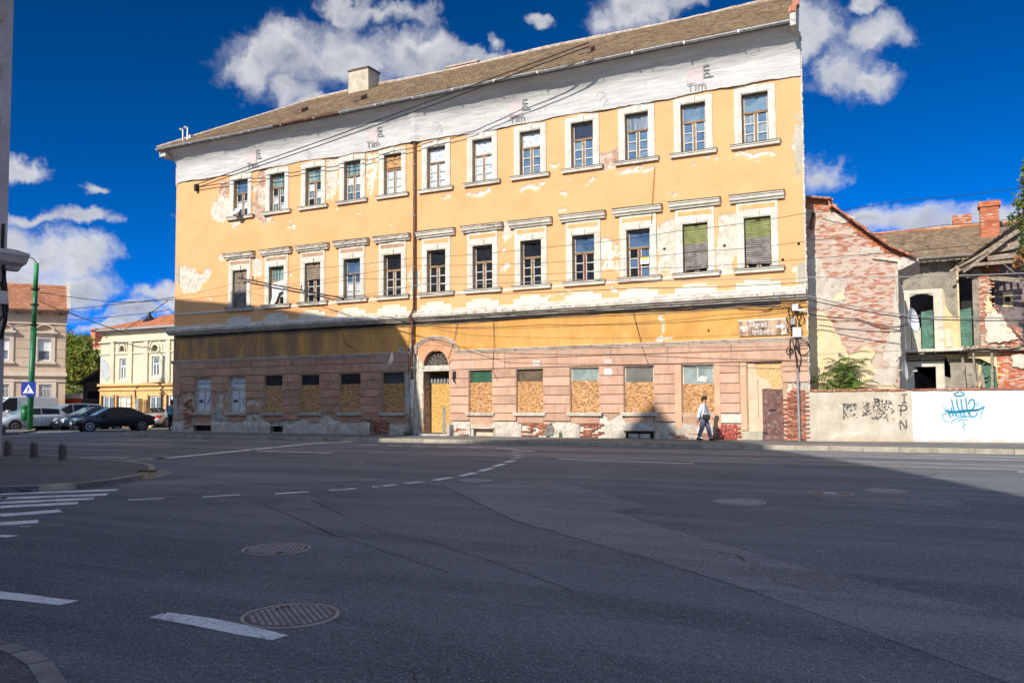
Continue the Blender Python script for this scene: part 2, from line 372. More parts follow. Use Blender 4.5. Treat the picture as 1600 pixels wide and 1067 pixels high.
def osbm():
    mt, b, p = newmat('osb'); v = opos(b); cols = []
    sx = b.n('ShaderNodeSeparateXYZ'); b.l(v, sx.inputs[0]); c = b.n('ShaderNodeCombineXYZ'); b.l(sx.outputs[0], c.inputs[0]); b.l(sx.outputs[2], c.inputs[1])
    hi = None; tone = None
    for i, (a, s) in enumerate(((.5, 1.), (1.9, 1.1), (-.6, .9), (2.7, 1.2))):
        w = b.mapping(c.outputs[0], (4.0, 12.5, 1), (0, 0, a), (i*3.3, i*1.7, 0))
        vo = b.n('ShaderNodeTexVoronoi'); b.l(w, vo.inputs['Vector']); vo.inputs['Scale'].default_value = 2.6*s; g = b.n('ShaderNodeSeparateXYZ'); b.l(vo.outputs['Color'], g.inputs[0])
        t = g.outputs[0]; tone = t if tone is None else b.math('ADD', tone, t)
        k = b.math('MULTIPLY', b.math('GREATER_THAN', g.outputs[1], .86), b.math('LESS_THAN', vo.outputs['Distance'], .42)); hi = k if hi is None else b.math('MAXIMUM', hi, k)
    t = b.ss(b.math('MULTIPLY', tone, .25), .34, .64)
    cc = b.mix(t, (.26, .11, .035), (.56, .29, .10)); cc = b.mix(b.math('MULTIPLY', hi, .75), cc, (.80, .60, .38))
    b.l(cc, p.inputs['Base Color']); p.inputs['Roughness'].default_value = .7; bump(b, p, t, .2, .01); return mt
PINKc = (.50, .265, .17)
m_orange = stucco('ochre_stucco', (.74, .375, .165), (.79, .43, .205), (.70, .40, .19), .35)
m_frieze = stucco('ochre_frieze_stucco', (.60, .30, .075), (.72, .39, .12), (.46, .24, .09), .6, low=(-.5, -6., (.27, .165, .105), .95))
m_pinkwall = stucco('pink_stucco', (.46, .29, .19), (.60, .43, .31), (.35, .24, .18), .4)
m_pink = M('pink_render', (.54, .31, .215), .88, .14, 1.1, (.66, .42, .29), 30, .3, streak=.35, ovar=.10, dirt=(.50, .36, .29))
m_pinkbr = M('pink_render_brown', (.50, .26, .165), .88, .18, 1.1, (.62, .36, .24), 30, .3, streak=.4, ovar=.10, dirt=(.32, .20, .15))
m_trim = M('offwhite_trim', (.66, .61, .52), .85, .2, 1.6, (.76, .72, .63), 35, .35, dirt=(.56, .49, .40))
m_trimdirty = M('weathered_trim', (.56, .50, .42), .9, .2, 2.5, (.72, .67, .59), 30, .5, dirt=(.26, .21, .17))
m_flash = M('dark_flashing', (.09, .07, .055), .8, .4, 9, (.20, .16, .13), 30, .5)
m_plinth = M('peeling_plinth_render', (.46, .41, .34), .92, .28, 2.6, (.70, .65, .57), 14, 1., streak=.3, dirt=(.40, .27, .20))
m_cream = M('cream_panel', (.74, .66, .52), .85, .1, 2, (.80, .73, .60), 30, .2)
m_wood = M('brown_frame_wood', (.20, .105, .045), .6, .3, 6, (.34, .19, .08), 60, .3, ovar=.2)
m_wooddk = M('dark_frame_wood', (.09, .05, .03), .6, .3, 6, (.17, .10, .06), 60, .3)
m_woodred = M('red_brown_wood', (.22, .05, .03), .6, .2, 6, (.30, .08, .05), 60, .2)
m_bar = M('pale_bar_paint', (.52, .50, .45), .7, .25, 8, (.72, .70, .64), 60, .2)
m_dark = M('dark_interior', (.02, .018, .016), .9, .2, 2, bst=0)
m_black = M('black_rubber', (.012, .012, .013), .6, .2, 5, bst=0)
m_cable = M('cable_black', (.02, .02, .022), .55, .2, 5, bst=0)
m_cablegr = M('cable_grey', (.28, .27, .26), .5, .2, 5, bst=0)
m_steel = M('galvanised_steel', (.42, .43, .44), .45, .2, 3, (.55, .56, .57), 30, .1, metal=.6, dirt=(.30, .22, .16))
m_rust = M('rusty_pipe', (.14, .065, .04), .75, .3, 3, (.24, .12, .08), 30, .3, dirt=(.07, .035, .025))
m_white = M('white_plastic', (.75, .76, .76), .4, .06, 3, bst=0)
m_osb = osbm()
m_brickpcs = M('brick_clay', (.33, .09, .045), .9, .3, 5, (.46, .17, .10), 60, .5, ovar=.35, dirt=(.48, .38, .31))
m_brickred = M('brick_red_painted', (.40, .045, .035), .8, .2, 5, (.52, .08, .06), 50, .4, ovar=.25, dirt=(.58, .42, .34))
m_mortar = M('mortar', (.42, .36, .29), .95, .25, 4, (.58, .52, .44), 30, .6)
m_patch = M('cement_patch', (.40, .38, .35), .9, .3, 3, (.62, .60, .56), 18, .8, dirt=(.30, .27, .24))
m_tile = M('aged_roof_tile', (.16, .11, .075), .92, .35, 9, (.33, .235, .155), 30, .5, dirt=(.09, .07, .05))
m_tile2 = M('red_roof_tile', (.42, .13, .06), .88, .25, 5, (.56, .24, .13), 30, .4, dirt=(.30, .12, .07))
m_ridge = M('ridge_tile', (.42, .30, .22), .9, .3, 5, (.60, .50, .40), 30, .4)
m_ground = M('bare_ground', (.20, .17, .13), .95, .3, .4, (.28, .25, .20), 8, .4)
# ================================================================ setting: ground, road, pavements
def flat(name, poly, z, mat, kind='structure', parent=None):
    o = MB().add([(x, y, z) for x, y in poly], [tuple(range(len(poly)))]).build(name, mat, parent)
    if kind: o['kind'] = kind
    return o
def asphalt(name, c, cl, fresh=0):
    mt, b, p = newmat(name); v = b.n('ShaderNodeTexCoord').outputs['Object']
    big = b.noise(v, .16, 6, .6); mid = b.noise(b.mapping(v, (.5, 1.4, 1), (0, 0, .12)), 1.1, 6, .65); f1 = b.noise(v, 85, 3, .7); vo = b.n('ShaderNodeTexVoronoi'); b.l(v, vo.inputs['Vector']); vo.inputs['Scale'].default_value = 120
    sp = b.n('ShaderNodeSeparateXYZ'); b.l(vo.outputs['Color'], sp.inputs[0])
    t = b.math('ADD', b.math('MULTIPLY', big, .55), b.math('MULTIPLY', mid, .45)); cc = b.mix(b.ss(t, .40, .60), tuple(x*.82 for x in c), cl)
    lane = b.noise(b.mapping(v, (.09, .9, 1), (0, 0, -.25)), 1.0, 4, .55); cc = b.mix(b.math('MULTIPLY', b.ss(lane, .46, .64), .65), cc, tuple(x*1.35 for x in cl)); oil = b.noise(b.mapping(v, (.5, .5, 1)), 1.7, 5, .7); cc = b.mix(b.math('MULTIPLY', b.ss(oil, .60, .72), .5), cc, tuple(x*.4 for x in c))
    cc = b.mix(b.math('MULTIPLY', b.ss(f1, .42, .62), .62), cc, tuple(x*.38 for x in c))
    f3 = b.noise(v, 24, 5, .75); cc = b.mix(b.math('MULTIPLY', b.ss(f3, .50, .60), .62), cc, tuple(x*.42 for x in c)); f4 = b.noise(b.mapping(v, (1, 1, 1), (0, 0, .6), (7, 3, 0)), 19, 5, .75); cc = b.mix(b.math('MULTIPLY', b.ss(f4, .54, .64), .5), cc, tuple(x*1.7 for x in cl))
    cc = b.mix(b.math('MULTIPLY', b.ss(sp.outputs[0], .55, 1.), .55), cc, tuple(x*1.8 for x in cl))
    cc = b.mix(b.math('MULTIPLY', b.math('GREATER_THAN', sp.outputs[1], .985), .8), cc, (.6, .6, .58))
    cc = b.mix(b.math('MULTIPLY', b.ss(b.noise(b.mapping(v, (.25, 2.5, 1)), 1, 5, .6), .55, .75), .35), cc, tuple(min(1, x*1.7) for x in cl))
    vc = b.voro(b.vm('ADD', v, b.scale(b.noise(v, .7, 4, .6, out='Color'), 1.4)), .22, 'DISTANCE_TO_EDGE')
    cr = b.math('MULTIPLY', b.ss(vc, .0, .006, 1, 0), b.ss(b.noise(v, .3, 3, .5), .5, .6)); cc = b.mix(b.math('MULTIPLY', cr, .7), cc, (.012, .012, .012))
    b.l(cc, p.inputs['Base Color']); p.inputs['Roughness'].default_value = .82; p.inputs['Specular IOR Level'].default_value = .35
    bump(b, p, b.math('ADD', b.math('MULTIPLY', sp.outputs[0], .6), f1), .6, .008); return mt
m_asph = asphalt('asphalt', (.090, .114, .142), (.185, .196, .208))
m_asph2 = asphalt('asphalt_patch', (.170, .176, .190), (.25, .248, .256))
m_asphdk = asphalt('asphalt_pavement', (.10, .103, .112), (.155, .155, .162))
m_pave = M('pavement_asphalt', (.15, .145, .14), .9, .2, .8, (.21, .20, .19), 60, .5)
m_kerb = M('kerb_stone', (.36, .31, .24), .9, .25, 3, (.50, .44, .35), 40, .5, ovar=.12)
m_seam = M('road_seam', (.035, .036, .04), .9, .3, 4)
def paintm():
    mt, b, p = newmat('road_paint'); v = b.n('ShaderNodeTexCoord').outputs['Object']
    w = b.noise(v, 26, 6, .75); w2 = b.noise(v, 2.2, 4, .6)
    f = b.ss(b.math('ADD', b.math('MULTIPLY', w, .7), b.math('MULTIPLY', w2, .3)), .40, .47)
    b.l(b.mix(f, (.10, .10, .11), b.mix(b.ss(w2, .3, .7), (.80, .81, .82), (.92, .92, .91))), p.inputs['Base Color']); p.inputs['Roughness'].default_value = .75
    bump(b, p, b.noise(v, 70, 3, .7), .6, .01); return mt
m_paint = paintm()
def paintworn():
    mt, b, p = newmat('road_paint_worn'); v = b.n('ShaderNodeTexCoord').outputs['Object']
    f = b.ss(b.noise(v, 5, 7, .75), .38, .62); b.l(b.mix(f, (.12, .122, .13), (.50, .51, .53)), p.inputs['Base Color']); p.inputs['Roughness'].default_value = .8; return mt
m_paintw = paintworn()
flat('ground', [(-1500, -1500), (1500, -1500), (1500, 1500), (-1500, 1500)], -.03, m_ground)
flat('road', [(-120, -60), (120, -60), (120, -2.5), (-35, -2.5), (-35, 80), (-120, 80)], 0, m_asph)
# pavement in front of the yellow building: slab with kerb stones along its edge
arc = [(-37.4+3.4*(1-math.cos(t)), -3.3+3.2*(1-math.sin(t))) for t in np.linspace(0, math.pi/2, 7)]
edge = [(-37.4, 60), ]+arc+[(60, -3.3)]
def slab(name, poly, z, mat):
    o = MB().prism(poly, 'z', -.02, z).build(name, mat); o['kind'] = 'structure'; return o
pav = slab('pavement', [(x+.15 if i < 7 else x, y+(.15 if i > 3 else 0)) for i, (x, y) in enumerate(edge)]+[(60, 60)], .145, m_pave)
def kerb_run(pts, parent, L=1.0, w=.15, z=.15, mat=None, side=1):
    """kerb stones laid one by one along a polyline"""
    d = 0; pts = [Vector((x, y)) for x, y in pts]; n = 0
    for a, b in zip(pts[:-1], pts[1:]):
        v = b-a; l = v.length; v.normalize(); k = max(1, round(l/L)); ang = math.atan2(v.y, v.x)
        key = ('kerb', round(l/k, 2), w, z)
        if key not in _mc:
            q = MB().box(.006, l/k-.006, 0, w, 0, z+.002, 0).build('kerb_stone', mat or m_kerb, None, world=False); me = q.data; bpy.data.objects.remove(q); _mc[key] = me
        for i in range(k):
            p = a+v*(l/k*i); o = share('kerb_stone', _mc[key], parent, (p.x, p.y, random.uniform(-.004, .004)), (0, 0, ang+random.uniform(-.004, .004))); n += 1
    return n
kerb_run([(x, y) for x, y in edge[1:8]], pav, .8)
kerb_run([(-33.9, -3.3), (14, -3.3)], pav, 1.0)
box('kerb_line', m_kerb, 14, 60, -3.3, -3.15, 0, .152, pav); box('kerb_line', m_kerb, -37.4, -37.25, 0, 60, 0, .152, pav)
# corner pavement on the left with bollards
cpts = [onZ(u, v)[:2] for u, v in ((-260, 783), (0, 771), (60, 768.5), (120, 765), (180, 758), (222, 750), (241, 742.5), (243, 736), (232, 731), (200, 727), (150, 723), (80, 717.5), (0, 711), (-120, 702))]
cp = slab('corner_pavement', [cpts[0]]+cpts[1:]+[(-60, cpts[-1][1]+3), (-60, -40), (-18, -40)], .115, m_asphdk)
kerb_run(cpts, cp, 1.0, .13, .12)
fan = [onZ(u, v)[:2] for u, v in ((236, 736), (262, 734.5), (271, 738), (262, 743), (225, 751), (238, 743))]
flat('kerb_apron', fan, .006, M('apron_concrete', (.30, .27, .24), .9, .2, 3, (.38, .35, .31), 40, .4))
npts = [onZ(u, v)[:2] for u, v in ((-60, 1040), (-16, 1043), (15, 1052), (42, 1070), (66, 1112), (50, 1300), (-400, 1300), (-400, 1034))]
npv = slab('near_pavement', npts, .11, m_asphdk); kerb_run(npts[:5], npv, .7, .12, .115, M('dark_kerb', (.26, .245, .24), .9, .25, 3, (.36, .34, .32), 40, .5))
isl = [onZ(u, v)[:2] for u, v in ((-200, 683), (0, 680), (30, 678.5), (52, 675), (58, 671.5))]
flat_i = slab('far_pavement', isl+[(-49.5, 3.0), (-53.2, 3.2), (-53.2, 40), (-56, 40), (-80, 2), (-80, -8)], .11, m_pave); kerb_run(isl[1:], flat_i, 1.0, .15, .12)
def gseg(u1, v1, u2, v2, w, mat=None, z=.004, name='road_marking', sk=0):
    a = Vector(onZ(u1, v1, z)[:2]); b = Vector(onZ(u2, v2, z)[:2]); d = (b-a).normalized(); n = Vector((-d.y, d.x))*w/2
    # ragged outline
    L = (b-a).length; k = max(2, min(24, int(L/.25))); up_ = []; dn = []
    for i in range(k+1):
        p = a+d*(L*i/k); up_.append(tuple(p+n*(1+random.uniform(-.08, .08)))); dn.append(tuple(p-n*(1+random.uniform(-.08, .08))))
    return flat(name, up_+dn[::-1], z, mat or m_paint)
for s in [(0, 771.5, 184, 765, .34), (0, 778.5, 168, 772, .36), (0, 785, 147, 778.5, .36), (0, 791.5, 122, 785.5, .36), (0, 804.5, 95, 797.5, .38), (0, 818, 60, 814, .36), (31, 822.3, 48, 821.3, .06), (0, 838.5, 18, 835.5, .25),
          (200, 780.5, 257, 778, .13), (316, 776, 375, 772.5, .13)]: gseg(*s)
for s in [(0, 682, 190, 679, .5), (0, 687, 270, 683, .45), (90, 689.5, 290, 686, .5), (120, 693.5, 275, 692.5, .45), (20, 699, 198, 703.6, .32), (55, 713.2, 210, 715.5, .5), (98, 717.5, 190, 720.5, .4), (0, 708, 90, 711.8, .3)]: gseg(*s, m_paintw)
for s in [(165, 722.5, 262, 715.2, .4), (262, 715.2, 480, 693.5, .33), (150, 712, 260, 716.5, .3), (480, 693.5, 590, 686.8, .35), (292, 687.4, 560, 691.2, .16), (400, 704, 520, 707.5, .2)]: gseg(*s, m_paintw if s[0] in (150, 165) else m_paint)
for (u, v, du, dv) in [(806, 702.8, 5, .3), (807, 706, 6, .2), (808.5, 710.3, 6.5, 0), (807, 715, 7, -.6), (797, 720.5, 7, -1.5), (780, 726.3, 8, -2), (759.5, 733.3, 10, -2.6), (731, 740.7, 12, -2.6), (692, 747.7, 13, -2.3), (647, 753.5, 14, -1.4), (608, 757.8, 10, -1.2), (586, 760, 5, -.2), (535, 764.2, 20, -1.6), (456, 769.4, 26, -1.6)]: gseg(u-du, v-dv, u+du, v+dv, .24 if 715 > v else .17)
for a, b, v in [(606, 628, 696.2), (645, 667, 697.4), (687, 710, 698.1), (731, 752, 699), (775, 803, 700.4), (560, 590, 695.5), (813, 833, 704.6)]: gseg(a, v-.3, b, v+.3, .2, m_paint)
gseg(872, 717, 1083, 724, .15); gseg(1590, 736.5, 1640, 738.5, .14); gseg(0, 930.5, 113, 940.5, .13); gseg(-30, 779, 10, 778, .3)
# the dash in the foreground is wide and skewed
fd = [onZ(u, v, .004)[:2] for u, v in ((232, 964), (262, 955.5), (330, 965), (400, 979), (450, 992), (425, 999.5), (370, 990.5), (300, 976))]; flat('road_marking', fd, .004, m_paint)
fd = [onZ(u, v, .004)[:2] for u, v in ((-60, 918), (0, 923), (60, 930), (118, 938.5), (92, 945), (40, 939), (-10, 934), (-60, 930))]; flat('road_marking', fd, .0045, m_paint)
# tram rails set in the road, parallel with the kerb
for k, (y, w) in enumerate(((-4.6, .07), (-6.04, .07), (-7.9, .07), (-9.34, .07))):
    rl = MB().box(-34, 60, y-w/2, y+w/2, 0, .006).box(-34, 60, y+w/2+.05, y+w/2+.075, 0, .005).build('tram_rail', M('rail_steel', (.30, .28, .27), .35, .25, 2, (.48, .46, .44), 30, .1, metal=.7)); rl['kind'] = 'structure'
    rl = flat('rail_groove', [(-34, y+w/2), (60, y+w/2), (60, y+w/2+.05), (-34, y+w/2+.05)], .0035, m_seam)
for y0, y1 in ((-5.95, -4.7), (-9.2, -8.0)): flat('track_bed', [(-34, y0), (60, y0), (60, y1), (-34, y1)], .0025, m_asph2)
# repairs and seams in the asphalt
for P in [[(688, 756), (722, 760), (760, 757), (800, 751.5), (857, 751.5), (905, 760), (1012, 791), (960, 798), (1040, 824), (1210, 872), (1420, 925), (1640, 975), (1640, 1090), (1420, 1010), (1180, 925), (1090, 896), (905, 842), (800, 812)],
          [(428, 793), (444, 783), (482, 780.5), (501, 789), (480, 792)], [(1272, 775), (1300, 774.5), (1500, 782), (1504, 788), (1490, 791.5), (1290, 782)], [(380, 738), (560, 744), (610, 749), (500, 753), (300, 757), (0, 760), (0, 757), (250, 752)],
          [(1274, 860), (1298, 857), (1306, 861), (1282, 864)], [(1345, 867), (1365, 869.5), (1350, 871)], [(528, 723), (570, 720.5), (568, 725)], [(1120, 700.2), (1600, 712.5), (1600, 714.5), (1120, 701.6)]]:
    flat('asphalt_repair', [onZ(u, v)[:2] for u, v in P], .0018+random.random()*.0004, m_asph2)
for P in [[(405, 785), (440, 800), (520, 835), (575, 852), (700, 895)], [(487, 781), (540, 806), (600, 832), (690, 852), (770, 878), (900, 925)], [(690, 757), (740, 782), (800, 812), (905, 842), (1000, 868), (1090, 896), (1180, 925)], [(960, 798), (1040, 824), (1160, 858), (1230, 878), (1330, 905)], [(487, 772), (512, 785)], [(1400, 756), (1420, 762)]]:
    mb = MB()
    for (a, b) in zip(P[:-1], P[1:]):
        A = Vector(onZ(*a)); B = Vector(onZ(*b)); k = 8; n = (B-A).normalized().cross(Vector((0, 0, 1)))
        pts = [A.lerp(B, i/k)+n*random.uniform(-.02, .02) for i in range(k+1)]
        for p, q in zip(pts[:-1], pts[1:]): w = n*random.uniform(.002, .007)*(1 if a[1] > 800 else 2); mb.add([p-w, q-w, q+w, p+w], [(0, 1, 2, 3)])
    for i in range(len(mb.v)): mb.v[i] = (mb.v[i][0], mb.v[i][1], .003)
    mb.build('road_seam', m_seam)['kind'] = 'structure'
# ================================================================ the yellow building
Bd = thing('apartment_building', 'long three storey ochre and pink building with peeling plaster and boarded ground floor windows', 'building', (-19.8, 0, .15))
XL, XR = -35.62, -3.89
WX = [-31.47, -29.06, -26.79, -24.46, -22.18, -19.85, -17.52, -15.23, -12.89, -10.585, -8.34, -6.04]; WW = .96
R1 = (11.03, 12.92); R2 = (6.40, 8.29); RG = (1.14, 2.94)
GC = [-33.49, -31.11, -28.72, -26.45, -24.07, -21.67, -17.17, -14.85, -12.42, -10.16, -7.86]; GW = [1.12, 1.12, 1.15, 1.15, 1.2, 1.2, 1.1, 1.2, 1.22, 1.2, 1.2]
DOOR = (-20.04, -18.73, .15, 2.95); FAN = (-20.03, -18.74, 3.2, 3.87); BDOOR = (-6.04, -4.83, .15, 2.95)
def px(f, pts, sc, x0, y0): return [(lambda p: (p[0], p[2]))(onY(x0+a/sc, y0+b/sc)) for a, b in pts]
p2 = lambda *pts: px(0, pts, 3.138, 240, 180)
p3 = lambda *pts: px(0, pts, 3.81, 240, 470)
p4 = lambda *pts: px(0, pts, 3.05, 640, 130)
p5 = lambda *pts: px(0, pts, 2.736, 940, 90)
p7 = lambda *pts: px(0, pts, 4.269, 940, 450)
def rnd(x, z, a, b): return [(x+a*math.cos(t), z+b*math.sin(t)) for t in np.linspace(0, 2*math.pi, 10)[:-1]]
up_patches = [(p2((318, 330), (372, 322), (372, 405), (318, 400)), 1), (p2((318, 395), (372, 400), (372, 500), (352, 515), (300, 508), (283, 470), (288, 430), (312, 420)), 0),
    (p2((512, 270), (548, 262), (572, 292), (570, 480), (592, 532), (540, 535), (492, 495), (488, 345), (515, 330)), 1), (p2((360, 520), (432, 515), (430, 540), (390, 550)), 0),
    (p2((848, 218), (902, 205), (905, 330), (880, 410), (850, 395)), 0), (p2((1042, 185), (1105, 185), (1100, 290), (1060, 405), (1040, 300)), 2), (p2((850, 340), (895, 350), (880, 420), (855, 400)), 2),
    (p2((108, 742), (200, 745), (215, 770), (285, 765), (282, 790), (235, 822), (205, 872), (150, 870), (115, 830)), 0), (p2((484, 700), (530, 695), (525, 790), (485, 785)), 0), (p2((320, 700), (352, 690), (350, 722), (330, 722)), 0),
    (p2((895, 450), (905, 465), (898, 478)), 2), (p2((665, 530), (700, 535), (690, 558)), 2), (p2((255, 885), (285, 890), (270, 910)), 0), (p2((1065, 590), (1075, 760), (1068, 760)), 2),
    (p4((905, 338), (976, 335), (976, 402), (912, 402)), 1), (p5((0, 410), (40, 420), (65, 380), (82, 350), (102, 350), (104, 450), (50, 455), (8, 478), (-20, 470)), 1),
    (p5((236, 740), (268, 702), (312, 690), (340, 725), (340, 925), (236, 930)), 0), (p5((484, 692), (575, 662), (575, 915), (500, 922), (484, 880)), 0), (p5((60, 480), (140, 470), (220, 465), (225, 482), (150, 492), (70, 500)), 2),
    (p5((570, 415), (640, 412), (740, 395), (748, 412), (640, 428), (575, 430)), 2), (p5((380, 455), (408, 455), (405, 466), (382, 466)), 2), (p5((800, 905), (840, 888), (872, 858), (880, 992), (838, 995), (830, 930)), 0), (p5((822, 350), (850, 290), (856, 400), (830, 400)), 2),
    (p5((-10, 770), (60, 760), (70, 905), (-10, 910)), 2), (p5((300, 455), (312, 452), (312, 465)), 2), (p5((470, 425), (490, 420), (492, 438), (478, 440)), 2),
    (p4((430, 672), (452, 655), (488, 690), (480, 732), (450, 752), (430, 722)), 0), (p4((140, 538), (190, 532), (188, 548), (150, 552)), 2), (p4((262, 515), (330, 520), (375, 498), (388, 512), (340, 542), (270, 542)), 2), (p4((515, 495), (560, 485), (618, 482), (600, 508), (520, 518)), 0),
    (p4((845, 448), (885, 430), (893, 450), (860, 460)), 2), (p4((750, 452), (778, 450), (775, 465), (752, 466)), 2), (p4((680, 1000), (715, 995), (712, 1012), (690, 1012)), 2), (p4((672, 380), (728, 385), (700, 405), (676, 402)), 2),
    (rnd(-16.0, 8.05, .14, .16), 2), (rnd(-15.97, 7.3, .16, .15), 2), (p4((0, 890), (50, 885), (55, 1000), (0, 1000)), 0)]
gen = random.Random(3)
for i in range(26): up_patches.append((rnd(gen.uniform(-35, -4.5), gen.choice([10.6, 9.4, 6.05, 10.2, 8.0])+gen.uniform(-.3, .3), gen.uniform(.05, .2), gen.uniform(.03, .08)), 2))
holes_up = [(x, x+WW, R1[0], R1[1]) for x in WX]+[(x, x+WW, R2[0], R2[1]) for x in WX]
grid_wall('upper_wall', m_orange, XL, XR, 5.5, 14.9, holes_up, up_patches, .065, Bd)
fr_patches = [(p7((385, 155), (405, 165), (410, 260), (395, 330), (370, 350), (360, 340), (388, 300)), 0), (p7((360, 335), (470, 325), (468, 350), (360, 355)), 0), (p7((180, 0), (0, 0), (0, 1)), 0), (p3((1470, 280), (1530, 270), (1535, 320), (1475, 330)), 3)]
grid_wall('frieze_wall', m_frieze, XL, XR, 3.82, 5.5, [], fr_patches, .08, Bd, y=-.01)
lo_patches = [(p7((1315, 560), (1395, 495), (1395, 700), (1310, 690), (1290, 640)), 3), (p7((1215, 775), (1240, 705), (1290, 680), (1400, 690), (1400, 1030), (1213, 1030)), 1), (p7((1225, 570), (1265, 580), (1270, 690), (1240, 700), (1220, 620)), 0), (p7((778, 830), (950, 830), (950, 900), (778, 900)), 0), (p7((780, 895), (952, 895), (952, 1015), (780, 1015)), 1),
    (p7((320, 840), (345, 808), (440, 890), (520, 890), (545, 985), (450, 1015), (315, 1015)), 3), (p7((490, 870), (545, 830), (540, 880), (500, 890)), 0), (p7((-600, 880), (160, 890), (160, 1030), (-700, 1030)), 0), (p7((500, 950), (780, 960), (780, 1015), (500, 1015)), 1), (p7((-60, 770), (-40, 840), (-80, 870), (-110, 810)), 0),
    (p3((125, 545), (245, 540), (245, 640), (225, 770), (150, 775), (120, 620)), 1), (p3((348, 540), (432, 545), (440, 660), (350, 655)), 1), (p3((350, 640), (400, 640), (430, 720), (560, 700), (690, 720), (700, 800), (340, 790)), 3), (p3((545, 600), (600, 590), (625, 620), (560, 620)), 0), (p3((550, 665), (630, 668), (630, 700), (552, 702)), 0),
    (p3((760, 690), (790, 672), (830, 710), (980, 715), (990, 790), (765, 790)), 3), (p3((980, 700), (1010, 670), (1060, 680), (1100, 740), (1230, 690), (1240, 790), (985, 790)), 0), (p3((1330, 670), (1430, 690), (1425, 800), (1320, 800)), 1), (p3((1240, 700), (1330, 690), (1320, 800), (1240, 800)), 3), (p3((630, 690), (765, 700), (765, 790), (700, 790)), 3),
    (p3((1490, 380), (1530, 380), (1530, 690), (1490, 690)), 0), (p3((1500, 300), (1545, 290), (1545, 400), (1500, 400)), 3), ([(-20.75, .15), (-20.05, .15), (-20.05, 3.7), (-20.4, 3.9), (-20.75, 3.5)], 0), ([(-18.72, .15), (-17.6, .15), (-17.6, .72), (-18.2, .8), (-18.72, .7)], 0), ([(-16.6, .15), (-13, .15), (-13, .7), (-14.6, .75), (-15.6, 1.05), (-16.6, .72)], 0), ([(-13, .15), (-9, .15), (-9, .8), (-11.6, 1.0), (-12, .72), (-13, .72)], 0)]
holes_lo = [(c-w/2, c+w/2, RG[0], RG[1]) for c, w in zip(GC, GW)]+[DOOR, FAN, BDOOR]
CEL = [(-34.07, -32.88, .2, .5), (-28.85, -28.15, .2, .49), (-17.63, -16.57, .16, .47), (-10.73, -9.62, .16, .40)]
holes_lo += CEL
grid_wall('ground_floor_wall', m_pinkwall, XL, XR, .1, 3.82, holes_lo, lo_patches, .05, Bd, y=.0, depth=.04, rough=.008)
# reveals, back wall, side and rear walls
m_reveal = M('reveal_plaster', (.50, .40, .27), .9, .2, 3, (.62, .52, .38), 30, .3); m_revbr = M('reveal_brick', (.24, .13, .09), .95, .4, 6, (.50, .40, .33), 12, 1.)
def reveal(x, X2, z0, z1, dp, mt, name='window_reveal'):
    mb = MB(); e = .03
    vs = []
    for y in (0.002, dp): vs += [(x, y, z0), (X2, y, z0), (X2, y, z1), (x, y, z1)]
    for y in (0.004, dp): vs += [(x-e, y, z0-e), (X2+e, y, z0-e), (X2+e, y, z1+e), (x-e, y, z1+e)]
    mb.add(vs, [(i, (i+1) % 4, (i+1) % 4+4, i+4) for i in range(4)]+[(i+8, i+12, (i+1) % 4+12, (i+1) % 4+8) for i in range(4)]+[(i+4, (i+1) % 4+4, (i+1) % 4+12, i+12) for i in range(4)])
    return mb.build(name, mt, Bd)
for x in WX:
    for z0, z1 in (R1, R2): reveal(x, x+WW, z0, z1, .35, m_reveal)
for c, w in zip(GC, GW): reveal(c-w/2, c+w/2, RG[0], RG[1], .35, m_reveal)
for (x, X2, z0, z1), dp_ in [(DOOR, .62), (FAN, .3), (BDOOR, .12)]+[(c, .3) for c in CEL]: reveal(x, X2, z0, z1, dp_, m_revbr, 'opening_reveal')
box('backing_wall', m_dark, XL+.3, XR-.3, .7, .8, .1, 14.8, Bd)
SK = -.155   # the right party wall runs back at a slant (the plot is not square)
mb = MB(); mb.box(XL-.0, XL+.3, .005, 9.9, .1, 14.9).hexa([(XR-.3, .005, .1), (XR, .005, .1), (XR+SK*9.9, 9.9, .1), (XR-.3+SK*9.9, 9.9, .1), (XR-.3, .005, 14.9), (XR, .005, 14.9), (XR+SK*9.9, 9.9, 14.9), (XR-.3+SK*9.9, 9.9, 14.9)]).box(XL, XR-1.5, 9.6, 9.9, .1, 14.9); mb.build('side_wall', M('side_plaster', (.45, .40, .32), .9, .2, 1, (.55, .50, .42), 20, .4), Bd)
# ragged right-hand arris: broken plaster and brick ends
mb = MB()
z = .15
while z < 14.8:
    h = random.uniform(.05, .16); mb.box(XR-.05, XR+random.uniform(.0, .035), -.012, .06, z, z+h*.9); z += h
mb.build('corner_arris', m_trimdirty, Bd)
# string cornice between ground floor and first floor, broken into lengths with worn edges
prof = [(0, 5.17), (-.10, 5.17), (-.12, 5.22), (-.2, 5.25), (-.22, 5.30), (-.30, 5.33), (-.32, 5.44), (-.28, 5.50), (-.10, 5.58), (0, 5.60)]
xs = np.arange(XL-.32, XR+.0, .18); mb = MB(); n = len(prof)
vs = []
for i, x in enumerate(xs):
    for j, (y, z) in enumerate(prof):
        w = (mnoise.noise((x*.9, j*.2, 0)))*.010+(mnoise.noise((x*4, j*.4, 5)))*.006
        vs.append((x, y+(w if y < -.05 else 0), z+w*.7))
mb.add(vs, [(i*n+j, i*n+j+1, (i+1)*n+j+1, (i+1)*n+j) for i in range(len(xs)-1) for j in range(n-1)]+[tuple(range(n)), tuple((len(xs)-1)*n+j for j in range(n))[::-1]])
mb.build('string_cornice', m_trimdirty, Bd)
MB().box(XL-.02, XR, -.035, 0, 5.6, 5.66).box(XL-.03, -31.8, -.045, 0, 6.25, 6.33).build('cornice_upstand', m_trim, Bd)
